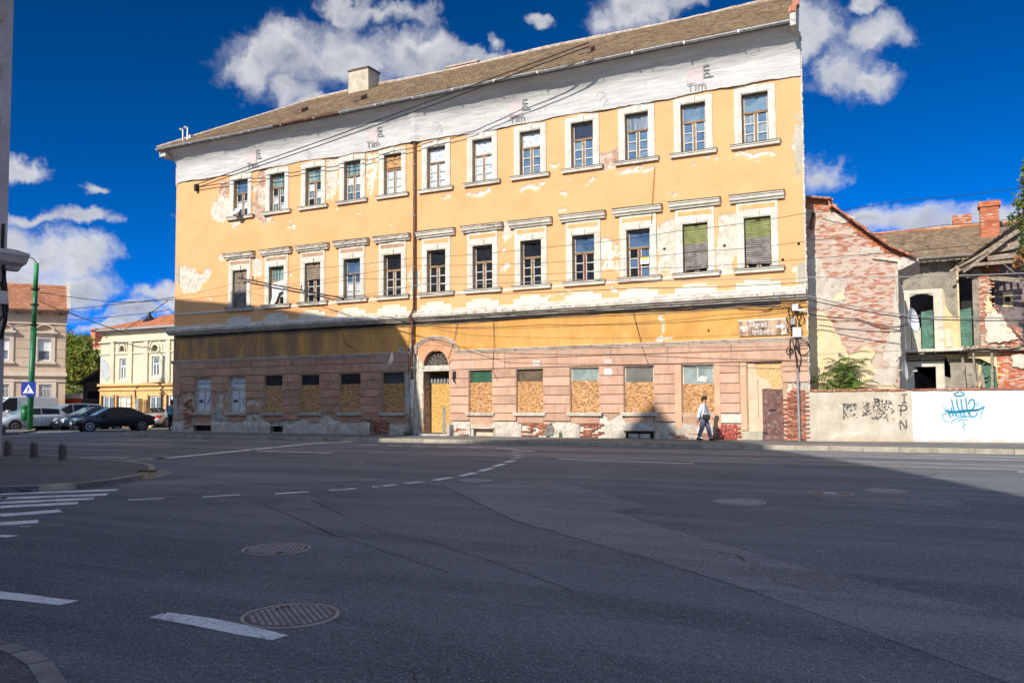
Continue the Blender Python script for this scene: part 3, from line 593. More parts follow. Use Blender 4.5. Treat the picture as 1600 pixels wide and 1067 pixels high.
# frieze moulding with arch over the doorway
def moulding(name, path, sec, mat, closed=False):
    mb = MB(); vs = []; n = len(sec)
    for i, (x, z) in enumerate(path):
        a = path[max(0, i-1)]; c = path[min(len(path)-1, i+1)]; d = Vector((c[0]-a[0], c[1]-a[1])).normalized(); nr = Vector((-d.y, d.x))
        for (o, y) in sec: vs.append((x+nr.x*o, y, z+nr.y*o))
    mb.add(vs, [(i*n+j, i*n+(j+1) % n, (i+1)*n+(j+1) % n, (i+1)*n+j) for i in range(len(path)-1) for j in range(n)]+[tuple(range(n))[::-1], tuple((len(path)-1)*n+j for j in range(n))])
    return mb.build(name, mat, Bd)
sec = [(0, 0), (0, -.05), (.05, -.06), (.06, -.09), (.10, -.10), (.12, -.13), (.16, -.13), (.17, 0)]
arcp = [(-19.39+1.03*math.cos(t), 3.74+.60*math.sin(t)) for t in np.linspace(math.pi, 0, 19)]
m_mould = M('moulding_paint', (.56, .42, .33), .88, .2, 2, (.70, .60, .50), 30, .4, dirt=(.38, .27, .20))
moulding('frieze_moulding', [(XL-.1, 3.68), (-28, 3.68), (-20.75, 3.68)], sec, m_mould)
moulding('frieze_moulding', [(-18.42, 3.68), (-11, 3.68), (XR, 3.68)], sec, m_mould)
moulding('arch_moulding', arcp, sec, m_mould)
# pink tympanum: plate with an arched hole for the fanlight
ao = [(-19.39+1.0*math.cos(t), 3.74+.57*math.sin(t)) for t in np.linspace(math.pi, 0, 19)]; ai = [(-19.39+.635*math.cos(t), 3.20+.67*math.sin(t)) for t in np.linspace(math.pi, 0, 19)]
mb = MB(); vs = [(x, -.045, z) for x, z in ao]+[(x, -.045, z) for x, z in ai]+[(x, .3, z) for x, z in ai]+[(x, .01, z) for x, z in ao]
mb.add(vs, [(i, i+1, 20+i, 19+i) for i in range(18)]+[(19+i, 20+i, 39+i, 38+i) for i in range(18)]+[(0, 19, 38, 57), (18, 75, 56, 37)])
mb.box(-20.02, -20.025+.001, 0, .01, 3.2, 3.21); mb.build('arch_panel', M('arch_pink', (.60, .30, .15), .88, .12, 2, (.68, .38, .22), 30, .3), Bd)
MB().box(-20.08, -18.70, -.03, .3, 2.95, 3.2, 0).build('door_lintel', m_trimdirty, Bd)
fl = MB(); cx, cz, r0 = -19.39, 3.2, .62
for k in range(9):
    t = math.pi*(k+.0)/8; dx, dz = math.cos(t), math.sin(t)
    fl.tube([(cx+dx*.06, .16, cz+dz*.06+.02), (cx+dx*.40, .16, cz+dz*.40)], .011, 4)
for k in range(8):
    t = math.pi*(k+.5)/8; c0 = (cx+math.cos(t)*.44, cz+.02+math.sin(t)*.44)
    pts = [(c0[0]+math.cos(a+t)*(.13-.1*a/11), .16, c0[1]+math.sin(a+t)*(.13-.1*a/11)) for a in np.linspace(0, 10, 22)]; fl.tube(pts, .010, 4)
    fl.tube([(cx+math.cos(t)*.2, .16, cz+.02+math.sin(t)*.2), (cx+math.cos(t)*.33, .16, cz+.02+math.sin(t)*.33)], .010, 4)
fl.tube([(cx+r0*math.cos(t), .16, cz+.02+r0*math.sin(t)) for t in np.linspace(0, math.pi, 19)], .014, 4).tube([(cx+.2*math.cos(t), .16, cz+.02+.2*math.sin(t)) for t in np.linspace(0, math.pi, 12)], .012, 4)
fan = fl.build('fanlight_grille', M('grille_iron', (.30, .27, .23), .6, .2, 5, bst=0), Bd)
box('fanlight_pane', glassm('fanlight_glass', (.03, .025, .02)), FAN[0], FAN[1], .25, .27, 3.2, 3.87, Bd)
# rusticated pink blocks
ZL = [.78, 1.105, 1.47, 1.835, 2.20, 2.585, 2.97]
def patched(x, z): 
    a = np.array([x]); c = np.array([z]); return any(inpoly(a, c, p)[0] for p, k in lo_patches)
piers = []
edges_ = sorted([(c-w/2, c+w/2) for c, w in zip(GC, GW)]+[(-20.62, -18.68), (-6.28, -4.80)])
prev = XL+.55
for a, b in edges_:
    piers.append((prev, a-.02)); prev = b+.02
piers.append((prev, XR-.02))
def block(x0, x1, z0, z1, th=.035):
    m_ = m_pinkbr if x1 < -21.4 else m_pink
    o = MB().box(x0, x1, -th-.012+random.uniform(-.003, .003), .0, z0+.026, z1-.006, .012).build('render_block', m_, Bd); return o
for a, b in piers:
    if b-a < .2: continue
    for z0, z1 in zip(ZL[:-1], ZL[1:]):
        xc = (a+b)/2
        if patched(xc, (z0+z1)/2) or (a > -21.4 and b < -20.3): continue
        if a > -9 and b > -8.9 and a < -7: pass
        aa, bb = a, b
        if abs(a-(-7.24)) < .1: aa = a+.22; bb = b-.02
        if -4.9 < a: 
            if z0 < 1.9: continue
        block(aa, bb, z0, z1)
cuts = [XL+.55, -33.2, -30.1, -27.6, -25.3, -22.9, -20.75]; cuts2 = [-18.62, -16.0, -13.6, -11.3, -9.0, -6.6, XR-.02]
for cc in (cuts, cuts2):
    for a, b in zip(cc[:-1], cc[1:]):
        block(a+.004, b-.004, 2.975, 3.375, .04); block(a+.004, b-.004, 3.375, 3.68, .035)
MB().box(XL, XL+.53, -.05, 0, 2.0, 3.68, .01).build('corner_pilaster', m_pinkbr, Bd)
# pilaster strips by the second window from the right, plain band under windows
for x0, x1 in ((-8.74, -8.48), (-7.24, -7.02), (-6.28, -6.07)): MB().box(x0, x1, -.05, 0, .5, 2.96, .008).build('pilaster_strip', M('pink_pilaster', (.60, .36, .22), .88, .12, 1.5, (.68, .44, .29), 30, .3), Bd)
for c, w in zip(GC, GW):
    if c > -8.5: z0 = .6
    else: z0 = .72
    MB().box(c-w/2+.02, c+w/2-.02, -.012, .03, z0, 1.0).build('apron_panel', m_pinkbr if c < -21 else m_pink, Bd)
# plinth: worn projecting render, lengths butting end to end with openings left for doors and cellar lights
px0 = XL
gaps = sorted([(-20.75, -18.66), (-6.3, -4.75), (-34.12, -32.83), (-28.9, -28.1), (-17.68, -16.52), (-10.8, -9.57), (-7.3, -6.3), (-4.75, -3.8), (-22.95, -21.85), (-15.25, -14.0), (-12.65, -11.6)])
cutp = [XL]+[c for g in gaps for c in g]+[XR]
for xa, xb in zip(cutp[::2], cutp[1::2]):
    if xb-xa < .1: continue
    n = max(4, int((xb-xa)/.12)); vs = []; zz = (1.0, .97, .6, .33, .1)
    for xx in np.linspace(xa, xb, n):
        top = .68+.22*mnoise.noise((xx*1.1, 3, 0))+.09*mnoise.noise((xx*5, 3, 4)); edgef = min(1, (xx-xa)/.1, (xb-xx)/.1)
        for j, (y, z) in enumerate(((.03, top), (-.025, top-.02), (-.04, top*.6), (-.045, .3), (-.05, .1))):
            vs.append((xx, (y+mnoise.noise((xx*3, z*4, 1))*.02)*(edgef if j else 1)+(0 if edgef else .0), z))
    MB().add(vs, [(i*5+j, i*5+j+1, (i+1)*5+j+1, (i+1)*5+j) for i in range(n-1) for j in range(4)]).build('plinth_render', m_plinth, Bd, smooth=True)
# bricks laid bare at the foot of the wall
def brick_mesh(mat, L=.245, h=.064, d=.05):
    o = MB().box(0, L, -d, 0, 0, h, .004).build('brick', mat, None, world=False); me = o.data; bpy.data.objects.remove(o); return me
bm1 = brick_mesh(m_brickpcs); bm1h = brick_mesh(m_brickpcs, .12); bmr = brick_mesh(m_brickred)
def bricks(x0, x1, z0, z1, y, me, meh=None, keep=1., parent=Bd, poly=None, jit=.008, name='brick'):
    r = 0; z = z0; n = 0
    while z+.06 < z1:
        x = x0-(.12 if r % 2 else 0)
        while x < x1-.05:
            if x > x0-.01 and x+.24 < x1+.02 and random.random() < keep and (poly is None or inpoly(np.array([x+.12]), np.array([z+.03]), poly)[0]):
                share(name, me, parent, (x+random.uniform(-.004, .004), y+random.uniform(-jit, jit), z+random.uniform(-.003, .003)), (random.uniform(-.02, .02), random.uniform(-.012, .012), random.uniform(-.02, .02))); n += 1
            x += .257
        z += .078; r += 1
    return n
nb_ = bricks(-4.80, XR, .16, 2.2, .028, bm1, poly=p7((1215, 775), (1240, 705), (1290, 680), (1400, 690), (1400, 1035), (1213, 1035)), keep=.985, jit=.006)
nb_ += bricks(-7.22, -6.28, .17, .74, -.0, bmr, jit=.012)
nb_ += bricks(-15.25, -14.0, .17, .72, .02, bm1, keep=.75); nb_ += bricks(-12.65, -11.6, .17, .70, .02, bm1, keep=.75); nb_ += bricks(-18.5, -17.7, .16, .5, -.02, bm1, keep=.6)
nb_ += bricks(-22.9, -21.9, .2, .85, -.0, bm1, keep=.85); nb_ += bricks(-34.9, -34.15, .3, 1.9, 0, bm1, keep=.5); nb_ += bricks(-9.0, -6.6, .16, .42, -.01, bm1, keep=.5)
# ---- window surrounds, sills, hoods
def surround(x, z0, z1, top, row):
    mb = MB(); a, b = x-.27, x+WW+.26
    mb.box(a, x-.0, -.05, 0, z0-.02, top, .008).box(x+WW, b, -.05, 0, z0-.02, top, .008).box(x, x+WW, -.05, 0, z1, top, .008)
    mb.box(a+.05, x-.07, -.065, -.05, z0, z1+.12, .004).box(x+WW+.07, b-.05, -.065, -.05, z0, z1+.12, .004)
    c = x+WW/2
    mb.prism([(c-.10, z1+.24), (c-.075, z1-.005), (c+.075, z1-.005), (c+.10, z1+.24)], 'y', -.095, -.05)
    mb.box(a+.04, c-.12, -.068, -.05, z1+.04, z1+.13, .004).box(c+.12, b-.04, -.068, -.05, z1+.04, z1+.13, .004)
    if row == 1: mb.prism([(a-.01, top), (b+.01, top), (c+.12, top+.035), (c, top+.05), (c-.12, top+.035)], 'y', -.06, 0)
    return mb.build('window_surround', m_trim, Bd)
def glaze(x0, x1, z0, z1, y, fm, bars, upg, log, rows=3, tfrac=.64, open_=0, name='window'):
    fw = .055; zt = z0+(z1-z0)*tfrac; c = (x0+x1)/2
    mb = MB().box(x0, x0+fw, y, y+.08, z0, z1).box(x1-fw, x1, y, y+.08, z0, z1).box(x0+fw, x1-fw, y, y+.08, z0, z0+fw).box(x0+fw, x1-fw, y, y+.08, z1-fw, z1).box(x0+fw, x1-fw, y-.02, y+.08, zt-.04, zt+.04).box(c-.04, c+.04, y-.015, y+.08, z0+fw, zt-.04)
    f = mb.build(name, fm, Bd)
    box('pane', upg, x0+fw+.02, x1-fw-.02, y+.045, y+.055, zt+.055, z1-fw-.015, f)
    sb = MB()
    sb.box(x0+fw, x0+fw+.02, y+.02, y+.06, zt+.04, z1-fw).box(x1-fw-.02, x1-fw, y+.02, y+.06, zt+.04, z1-fw).box(x0+fw+.02, x1-fw-.02, y+.02, y+.06, zt+.04, zt+.055).box(x0+fw+.02, x1-fw-.02, y+.02, y+.06, z1-fw-.015, z1-fw)
    for a, b in ((x0+fw, c-.04), (c+.04, x1-fw)):
        sb.box(a, a+.042, y+.005, y+.06, z0+fw, zt-.04).box(b-.042, b, y+.005, y+.06, z0+fw, zt-.04)
        H = zt-.04-z0-fw
        for k in range(rows):
            za = z0+fw+H*k/rows; zb = z0+fw+H*(k+1)/rows
            g = log[(k+int(a*7)) % len(log)] if isinstance(log, list) else log
            box('pane', g, a+.03, b-.03, y+.04, y+.05, za+.012, zb-.012, f)
            if k: sb.box(a+.042, b-.042, y+.0, y+.06, za-.02, za+.02)
    sb.build('glazing_bar', bars, f); return f
gD = glassm('glass_dark', (.012, .014, .018)); gB = glassm('glass_blue', (.05, .10, .19), c2=(.10, .17, .28)); gT = glassm('glass_teal_curtain', (.06, .10, .10), .15, (.30, .42, .40), pat='curtain')
gW = glassm('glass_white_paper', (.45, .48, .52), .3, (.66, .70, .74)); gF = glassm('glass_foil', (.22, .32, .45), .2, (.60, .68, .76), pat='crumple'); gS = glassm('glass_sky', (.07, .14, .22), c2=(.16, .24, .32)); gC = glassm('glass_net_curtain', (.10, .13, .16), .2, (.24, .30, .36), pat='curtain')
rowA = [(gB, [gD, gW, gD]), (gT, [gD, gT, gW]), (gT, [gC, gW, gD]), (gT, [gW, gB, gC]), (m_osb, gF), (gF, gF), (gF, gF), (gF, [gS, gB]), (gD, [gB, gS]), (gC, [gS, gB]), (gS, [gS, gB]), (gS, [gS, gC])]
for i, x in enumerate(WX):
    surround(x, R1[0], R1[1], 13.17, 1)
    fr = glaze(x, x+WW, R1[0], R1[1], .15, m_wood, m_bar, *rowA[i])
    box('sill_flashing', m_flash, x-.43, x+WW+.43, -.175, .10, R1[0]+.001, R1[0]+.026, Bd)
    sl = MB().box(x-.42, x+WW+.42, -.16, .15, R1[0]-.04, R1[0], 0).box(x-.40, x+WW+.40, -.13, 0, R1[0]-.14, R1[0]-.045, .01).build('window_sill', m_trimdirty if i % 3 == 0 else m_trim, Bd)
MB().box(WX[4]+.06, WX[4]+WW-.06, .13, .15, 12.32, 12.86).build('osb_board', m_osb, Bd)
rowB = [None, (gT, [gW, gD]), None, (gB, [gB, gW, gW]), (gD, gD), (gD, gD), (gD, gD), (gD, gD), (gB, gD), (gB, [gB, gD]), None, None]
def blind(x, z0, z1, top, mats, slack=0, name='roller_blind'):
    """hanging slat blind: every slat its own small board, joined as one part"""
    mb = MB(); n = int((z1-z0)/.07)
    for k in range(n):
        z = z0+(z1-z0)*k/n; t = k/n; sl = math.sin(t*9+x)*.012+random.uniform(-.006, .006); dz = slack*(1-t)
        mb.cur = 0 if t > .55 else 1
        mb.hexa([(x+.04,   .065+sl, z-dz), (x+WW-.04+random.uniform(-.012, .012)*2, .085-sl, z+dz), (x+WW-.04, .10-sl, z+.045+dz), (x+.04, .10+sl, z+.045-dz), (x+.04, .10+sl, z+.062-dz), (x+WW-.04, .10-sl, z+.062+dz), (x+WW-.04, .125-sl, z+.068+dz), (x+.04, .125+sl, z+.068-dz)])
    return mb.build(name, mats, Bd)
m_bl1 = M('blind_green', (.20, .23, .07), .8, .25, 4, (.30, .32, .12), 40, .3); m_bl2 = M('blind_grey', (.16, .14, .12), .85, .3, 5, (.34, .31, .28), 40, .3); m_bl3 = M('blind_brown', (.24, .19, .13), .85, .3, 5, (.36, .30, .22), 40, .3)
for i, x in enumerate(WX):
    surround(x, R2[0], R2[1], 8.86, 2)
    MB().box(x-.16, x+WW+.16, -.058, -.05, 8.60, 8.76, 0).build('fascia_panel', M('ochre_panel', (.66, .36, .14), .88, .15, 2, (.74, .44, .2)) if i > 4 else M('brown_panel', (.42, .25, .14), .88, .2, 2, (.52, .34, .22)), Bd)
    fm = m_woodred if i in (9,) else m_wood
    g = rowB[i] or (gD, gD)
    fr = glaze(x, x+WW, R2[0], R2[1], .15, m_wood if i != 3 else m_wooddk, m_bar, g[0], g[1], tfrac=.62)
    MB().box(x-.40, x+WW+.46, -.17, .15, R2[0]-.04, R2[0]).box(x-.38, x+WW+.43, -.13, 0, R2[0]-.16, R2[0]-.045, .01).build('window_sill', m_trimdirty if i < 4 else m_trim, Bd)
    # hood
    y = random.uniform(-.01, .02); dm = m_trimdirty
    hb = MB(); xs = np.linspace(x-.48, x+WW+.50, 15); prf = [(0, 8.87), (-.12, 8.87), (-.14, 8.93), (-.20, 8.96), (-.22, 9.06), (-.26, 9.08), (-.25, 9.12), (0, 9.15)]; vs = []
    dam = .03 if i in (0, 1, 2, 3, 4, 6) else .008
    for xx in xs:
        for j, (yy, zz) in enumerate(prf):
            w = mnoise.noise((xx*5, j*.25, i))*dam; vs.append((xx, yy+(w if yy < -.1 else 0), zz+w+y))
    hb.add(vs, [(k*8+j, k*8+j+1, (k+1)*8+j+1, (k+1)*8+j) for k in range(14) for j in range(7)]+[tuple(range(8)), tuple(14*8+j for j in range(8))[::-1]]); hb.build('window_hood', m_trimdirty if dam > .02 else m_trim, Bd)
    MB().hexa([(x-.50, -.275, 9.125+y), (x+WW+.52, -.275, 9.125+y), (x+WW+.52, .0, 9.155+y), (x-.50, .0, 9.155+y), (x-.50, -.275, 9.155+y+random.uniform(-.01, .02)), (x+WW+.52, -.275, 9.15+y+random.uniform(-.01, .02)), (x+WW+.52, .0, 9.19+y), (x-.50, .0, 9.19+y)]).build('hood_flashing', m_flash, Bd)
    # stepped cream apron
    MB().box(x-.33, x+WW+.30, -.03, 0, 5.64, 5.87, .006).box(x-.03, x+WW-.08, -.03, 0, 5.875, 5.99, .006).build('apron_step', m_cream if i > 1 else m_trim, Bd)
    box('sill_flashing', m_flash, x-.41, x+WW+.47, -.185, .10, R2[0]+.001, R2[0]+.028, Bd)
    if i: MB().box(x-1.02, x-.42, -.02, 0, 6.24, 6.34).build('sill_band', m_cream, Bd)
for i in (9,): MB().box(WX[i]+WW/2-.045, WX[i]+WW/2+.045, .125, .135, 6.46, 7.52).build('red_stile', m_woodred, Bd)
MB().box(WX[8]+WW/2-.045, WX[8]+WW/2+.045, .125, .135, 6.46, 7.52).build('red_stile', m_woodred, Bd)
blind(WX[11], 6.58, 8.27, 0, [m_bl1, m_bl2], -.02); blind(WX[10], 6.56, 8.24, 0, [m_bl1, m_bl2], .03); blind(WX[0], 6.46, 8.26, 0, [m_bl3, m_bl2], .0); blind(WX[2], 7.50, 8.26, 0, [m_bl3, m_bl3], .01)
# ---- ground floor windows
m_green = glassm('green_upper_pane', (.03, .10, .06), .2, (.05, .14, .09)); m_brpane = M('brown_pane', (.10, .07, .045), .7, .3, 4, (.2, .14, .09)); m_grpane = M('grey_pane_board', (.14, .14, .12), .7, .2, 2, (.2, .2, .17)); m_poster = M('window_poster', (.66, .72, .80), .6, .08, 3, (.74, .80, .86), bst=0)
m_blue = M('poster_blue', (.02, .05, .16), .6, .1, 3, bst=0); m_parts = M('poster_grey', (.10, .12, .17), .6, .2, 9, bst=0); m_frost = glassm('frosted_pane', (.20, .26, .25), .3, (.32, .38, .36))
ups = [None, None, gD, gD, gD, glassm('grey_glass', (.05, .065, .07), .15), m_green, m_brpane, m_frost, m_grpane, m_frost]
for i, (c, w) in enumerate(zip(GC, GW)):
    x0, x1 = c-w/2, c+w/2; z0, z1 = RG
    if i < 2:
        f = MB().box(x0, x0+.12, .12, .2, z0, z1).box(x1-.06, x1, .12, .2, z0, z1).box(x0+.12, x1-.06, .12, .2, 2.28, 2.42).box(x0+.12, x1-.06, .12, .2, z0, z0+.1).box(c-.02, c+.06, .115, .2, z0+.1, 2.28).box(x0+.12, x1-.06, .12, .2, 2.84, z1).build('shop_window', m_trimdirty, Bd)
        box('pane', m_poster, x0+.12, x1-.06, .15, .16, 2.42, 2.84, f); box('pane', m_poster, x0+.12, c-.02, .15, .16, z0+.1, 2.28, f); box('pane', m_poster, c+.06, x1-.06, .15, .16, z0+.1, 2.28, f)
        text('lettering', 'PIESE AUTO', .155, m_blue, (c+.035, .145, 2.56), (R(90), 0, 0), f, sx=.92)
        text('lettering', 'MAGAZIN', .07, m_blue, (c+.035, .145, 2.73), (R(90), 0, 0), f)
        # printed pictures of car parts: filter, spring, pump, plug
        for k, cx in enumerate(((x0+.12+c-.02)/2, (c+.06+x1-.06)/2)):
            pm = MB()
            if k == 0: 
                for t in range(3): pm.lathe([(.07, -.004), (.07, .004)], 12, (cx-.09+t*.085, .146, 1.72+(.02 if t == 1 else 0)), 'y')
                pm.box(cx-.15, cx+.14, .143, .147, 1.64, 1.70)
            else:
                for t in range(7): pm.beam((cx-.12+t*.03, .145, 1.86-t*.05 if i else 1.58+t*.05), (cx-.02+t*.03, .145, 1.80-t*.045 if i else 1.62+t*.05), .004, .05, (0, 1, 0))
            pm.build('parts_picture', m_parts, f)
        pm = MB()
        for t in range(6): pm.box(x0+.12, x1-.06, .1475, .1488, z0+.2+t*.17, z0+.204+t*.17)
        for t in range(6): pm.box(x0+.2+t*.155, x0+.204+t*.155, .1470, .1484, z0+.1, 2.28)
        pm.build('poster_line', m_parts, f)
    else:
        zb = {10: 2.22, 9: 2.32, 8: 2.42, 7: 2.42, 6: 2.42}.get(i, 2.45)
        MB().box(x0+.015, x1-.012, .055, .075, z0, zb).build('osb_board', m_osb, Bd)
        if i == 5: f = MB().box(x0, x0+.1, .10, .16, zb, z1).box(x0+.1, x1, .10, .16, z1-.04, z1).build('window', m_wooddk, Bd)
        else: f = MB().box(x0, x0+.06, .09, .16, zb, z1).box(x1-.06, x1, .09, .16, zb, z1).box(x0+.06, x1-.06, .09, .16, z1-.06, z1).build('window', m_trimdirty if i > 7 else m_wooddk, Bd)
        box('pane', ups[i], x0+.06, x1-.06, .12, .13, zb, z1-.06, f)
        if i == 10: MB().box(c-.05, c+.0, .1, .12, zb+.1, z1-.06).build('mullion', m_bar, f); MB().add([(c-.1, .095, zb+.1), (c+.3, .095, zb+.05), (c+.35, .095, zb+.25), (c+.1, .1, zb+.3)], [(0, 1, 2, 3)]).build('paper_scrap', m_bar, f)
    if i < 10:
        k = .14; MB().box(x0-k, x1+k, -.14, .05, z0-.05, z0).box(x0-k+.02, x1+k-.02, -.12, 0, z0-.13, z0-.052, .012).build('window_sill', m_trim if i in (7, 8, 9) else m_trimdirty, Bd)
# ---- cellar windows
for k, (a, b, z0, z1) in enumerate(CEL):
    box('cellar_opening', m_dark if k in (0, 1, 3) else M('cellar_board', (.62, .52, .40), .9, .2, 4), a, b, .2, .22, z0, z1, Bd)
    MB().box(a-.06, b+.06, -.07, .05, z1, z1+.05).build('cellar_lintel', m_trimdirty if k != 3 else m_wooddk, Bd)
    if k == 3: MB().box(-10.6, -10.2, -.02, .1, .16, .33).box(-10.15, -9.75, -.02, .1, .16, .33).build('cellar_block', m_patch, Bd)
    if k == 2: MB().box(a, a+.1, -.02, .1, z0, z1).build('cellar_frame', m_trim, Bd)
MB().prism([(-10.75, .42), (-9.55, .42), (-9.6, .75), (-10.7, .75)], 'y', -.05, 0).build('cement_band', m_patch, Bd)
# ---- entrance door
d0 = .55
MB().box(-20.0, -18.73, d0+.03, d0+.09, 2.44, 2.95).build('door_transom', m_wooddk, Bd)
mb = MB()
for k in range(7):
    x = -19.95+k*.17; mb.lathe([(.06, 2.44), (.065, 2.62), (.05, 2.66), (.03, 2.7)], 8, (x, d0, 0))
mb.build('plastic_bottle', M('clear_plastic', (.30, .32, .34), .25, .2, 3, bst=0), Bd)
MB().box(-20.0, -18.73, d0, d0+.02, 1.39, 2.44).build('osb_board', M('osb_yellow', (.50, .26, .05), .7, .35, 14, (.78, .50, .16), 60, .3), Bd)
MB().box(-20.0, -19.42, d0+.005, d0+.025, .25, 1.385).build('osb_board', _mc['osb_yellow'], Bd); MB().box(-19.25, -18.73, d0+.005, d0+.025, .25, 1.385).build('osb_board', _mc['osb_yellow'], Bd)
MB().box(-19.415, -19.255, d0-.0, d0+.05, .22, 1.385).build('door_batten', M('grey_wood', (.22, .21, .20), .8, .3, 5, (.34, .33, .31)), Bd)
MB().box(-20.1, -18.6, -.25, .6, .14, .21).build('door_step', m_patch, Bd)
MB().box(-18.66, -18.52, -.34, .0, .15, .62, .02).build('guard_stone', m_patch, Bd); MB().box(-18.50, -18.36, -.1, -.045, 2.62, 2.92).tube([(-18.43, -.08, 2.7), (-18.43, -.18, 2.62), (-18.38, -.16, 2.45)], .03).build('door_bracket', m_black, Bd)
# ---- boarded shop door at the right
mp = M('painted_board', (.68, .46, .30), .8, .1, 1.5, (.76, .54, .37), 30, .2, streak=.15)
MB().prism([(-6.03, .46), (-5.52, .46), (-5.52, 2.0), (-5.2, 2.02), (-5.3, 2.3), (-5.65, 2.42), (-5.8, 2.94), (-6.03, 2.94)], 'y', .04, .075).build('painted_board', mp, Bd)
MB().box(-6.03, -4.84, .078, .10, 1.9, 2.945).build('osb_board', M('osb_light', (.58, .34, .12), .75, .3, 12, (.78, .54, .26), 50, .3), Bd)
MB().box(-5.685, -5.67, .03, .045, .95, 2.35).build('board_crack', m_wooddk, Bd)
dr = MB().box(-5.52, -4.80, -.02, .03, .15, 1.98, .006).build('iron_door', M('rusty_door', (.13, .055, .045), .7, .35, 3, (.23, .11, .09), 30, .4, dirt=(.28, .24, .22)), Bd)
MB().box(-5.3, -5.05, -.035, -.02, 1.2, 1.26).build('bolt', m_black, dr)
MB().box(-6.25, -5.52, -.10, .05, .14, .45, .02).build('door_step', M('greenish_step', (.42, .40, .30), .9, .2, 2, (.52, .48, .36), 30, .5), Bd); MB().box(-5.95, -5.35, -.06, -.03, .40, .43).build('latch_bar', m_black, Bd)
MB().box(-6.28, -4.80, -.03, .0, 2.965, 3.0).build('door_head', m_wooddk, Bd)
# rendered patch above the red bricks
MB().box(-7.22, -6.28, -.03, 0, .76, 1.09, .01).build('render_block', m_trim, Bd)
# ---- eaves: netting wrap, gutter, roof
def wrapy(X, Z):
    t = np.clip((Z-13.95)/.98, 0, 1); base = -.07-.78*t**2.2
    return base+(fbm(X*1.1+3, Z*2.2+X*.2, 4)-.5)*.10*(1-.3*t)+np.sin(X*1.35)*.012-.17*np.exp(-((X+20.46)/.16)**2)*(1-t)
def netm():
    mt, b, p = newmat('white_netting'); v = opos(b, False)
    s = b.noise(b.mapping(v, (.5, 1, 6)), 1.4, 5, .65); t = b.noise(b.mapping(v, (7, 1, 1)), 1.2, 3, .6)
    c = b.mix(b.ss(s, .4, .7), (.50, .485, .465), (.62, .605, .58)); c = b.mix(b.math('MULTIPLY', b.ss(t, .55, .7), .25), c, (.36, .33, .31))
    b.l(c, p.inputs['Base Color']); p.inputs['Roughness'].default_value = .7; p.inputs['Specular IOR Level'].default_value = .2
    bump(b, p, b.math('ADD', b.noise(b.mapping(v, (.6, 1, 5)), 2.0, 5, .6), b.math('MULTIPLY', b.noise(v, 30, 3, .6), .2)), .6, .06); return mt
m_net = netm()
grid_wall('netting_wrap', m_net, XL+.1, XR-.02, 13.13, 14.92, [], [], .11, Bd, y=0, yfun=wrapy, rough=.0,
          zmap=lambda X, Z: (lambda b: b+(Z-13.13)*(14.92-b)/(14.92-13.13))(13.26+.02*np.sin(X*2.3)+.035*np.sin(X*.9+1)+(fbm(X*2.5, X*0+.5, 3)-.5)*.08))
grid_wall('netting_wrap_end', M('pink_netting', (.62, .36, .34), .8, .15, 2, (.70, .45, .42)), XL-.03, XL+.12, 13.2, 14.3, [], [], .1, Bd, y=-.03)
MB().box(XL-.45, XL, -.75, 2, 14.6, 14.9).build('eaves_return', m_trimdirty, Bd)
def on_wrap(o, pr=.03):
    for v in o.data.vertices:
        w = o.matrix_world @ v.co
    return o
m_print = M('faded_grey_print', (.42, .42, .425), .8, .1, 4, (.49, .49, .49), bst=0); m_printp = M('faded_pink_print', (.58, .47, .46), .8, .06, 2, bst=0)
bpy.context.view_layer.update()
def drape(mb_or_obj, name=None, mat=None, off=.02):
    """lay a flat print on the netting: move every vertex onto the wrap surface"""
    o = mb_or_obj; L = wloc(o); ang = o.rotation_euler.to_matrix(); sc = Matrix.Diagonal(o.scale)
    co = np.array([list(L+ang @ (sc @ v.co)) for v in o.data.vertices])
    y = wrapy(co[:, 0], co[:, 2])-off+((fbm(co[:, 0]*.7, co[:, 2]*.7, 3)-.5)*.02)
    pl = wloc(o.parent); o.location = (0, 0, 0); o.rotation_euler = (0, 0, 0); o.scale = (1, 1, 1)
    for v, c, yy in zip(o.data.vertices, co, y): v.co = (c[0]-pl.x, yy-pl.y, c[2]-pl.z)
    return o
for (u, v) in ((397, 262), (586, 215), (812, 186), (1093, 128)):
    X, _, Z = onY(u, v, -.1)
    mb = MB(); n = 14; xs = np.linspace(X-.47, X+.13, n); zs = np.linspace(13.58, 14.2, n)
    mb.add([(x, -.1, z) for z in zs for x in xs], [(j*n+i, j*n+i+1, (j+1)*n+i+1, (j+1)*n+i) for j in range(n-1) for i in range(n-1)])
    drape(mb.build('netting_print', m_printp, Bd), off=.03)
    o = text('netting_lettering', 'Tim', .46, m_print, (X-.5, -.1, 13.36), (R(90), 0, 0), Bd, 'LEFT', .0005, sx=1.05); drape(o, off=.045)
    o = text('netting_lettering', 'ud', .52, m_print, (X+.16, -.1, 14.28), (R(90), R(90), 0), Bd, 'LEFT', .0005); drape(o, off=.045)
for (u, v) in ((478, 232), (683, 190), (940, 142)):
    X, _, Z = onY(u, v, -.1); mb = MB()
    for k in range(3): mb.tube([(X+.18*math.sin(t)*(1-.2*k)+k*.08, -.1, 13.9-.2*k+.1*math.cos(t*1.7+k)) for t in np.linspace(0, 5, 14)], .008, 4)
    drape(mb.build('netting_scrawl', m_print, Bd), off=.03)
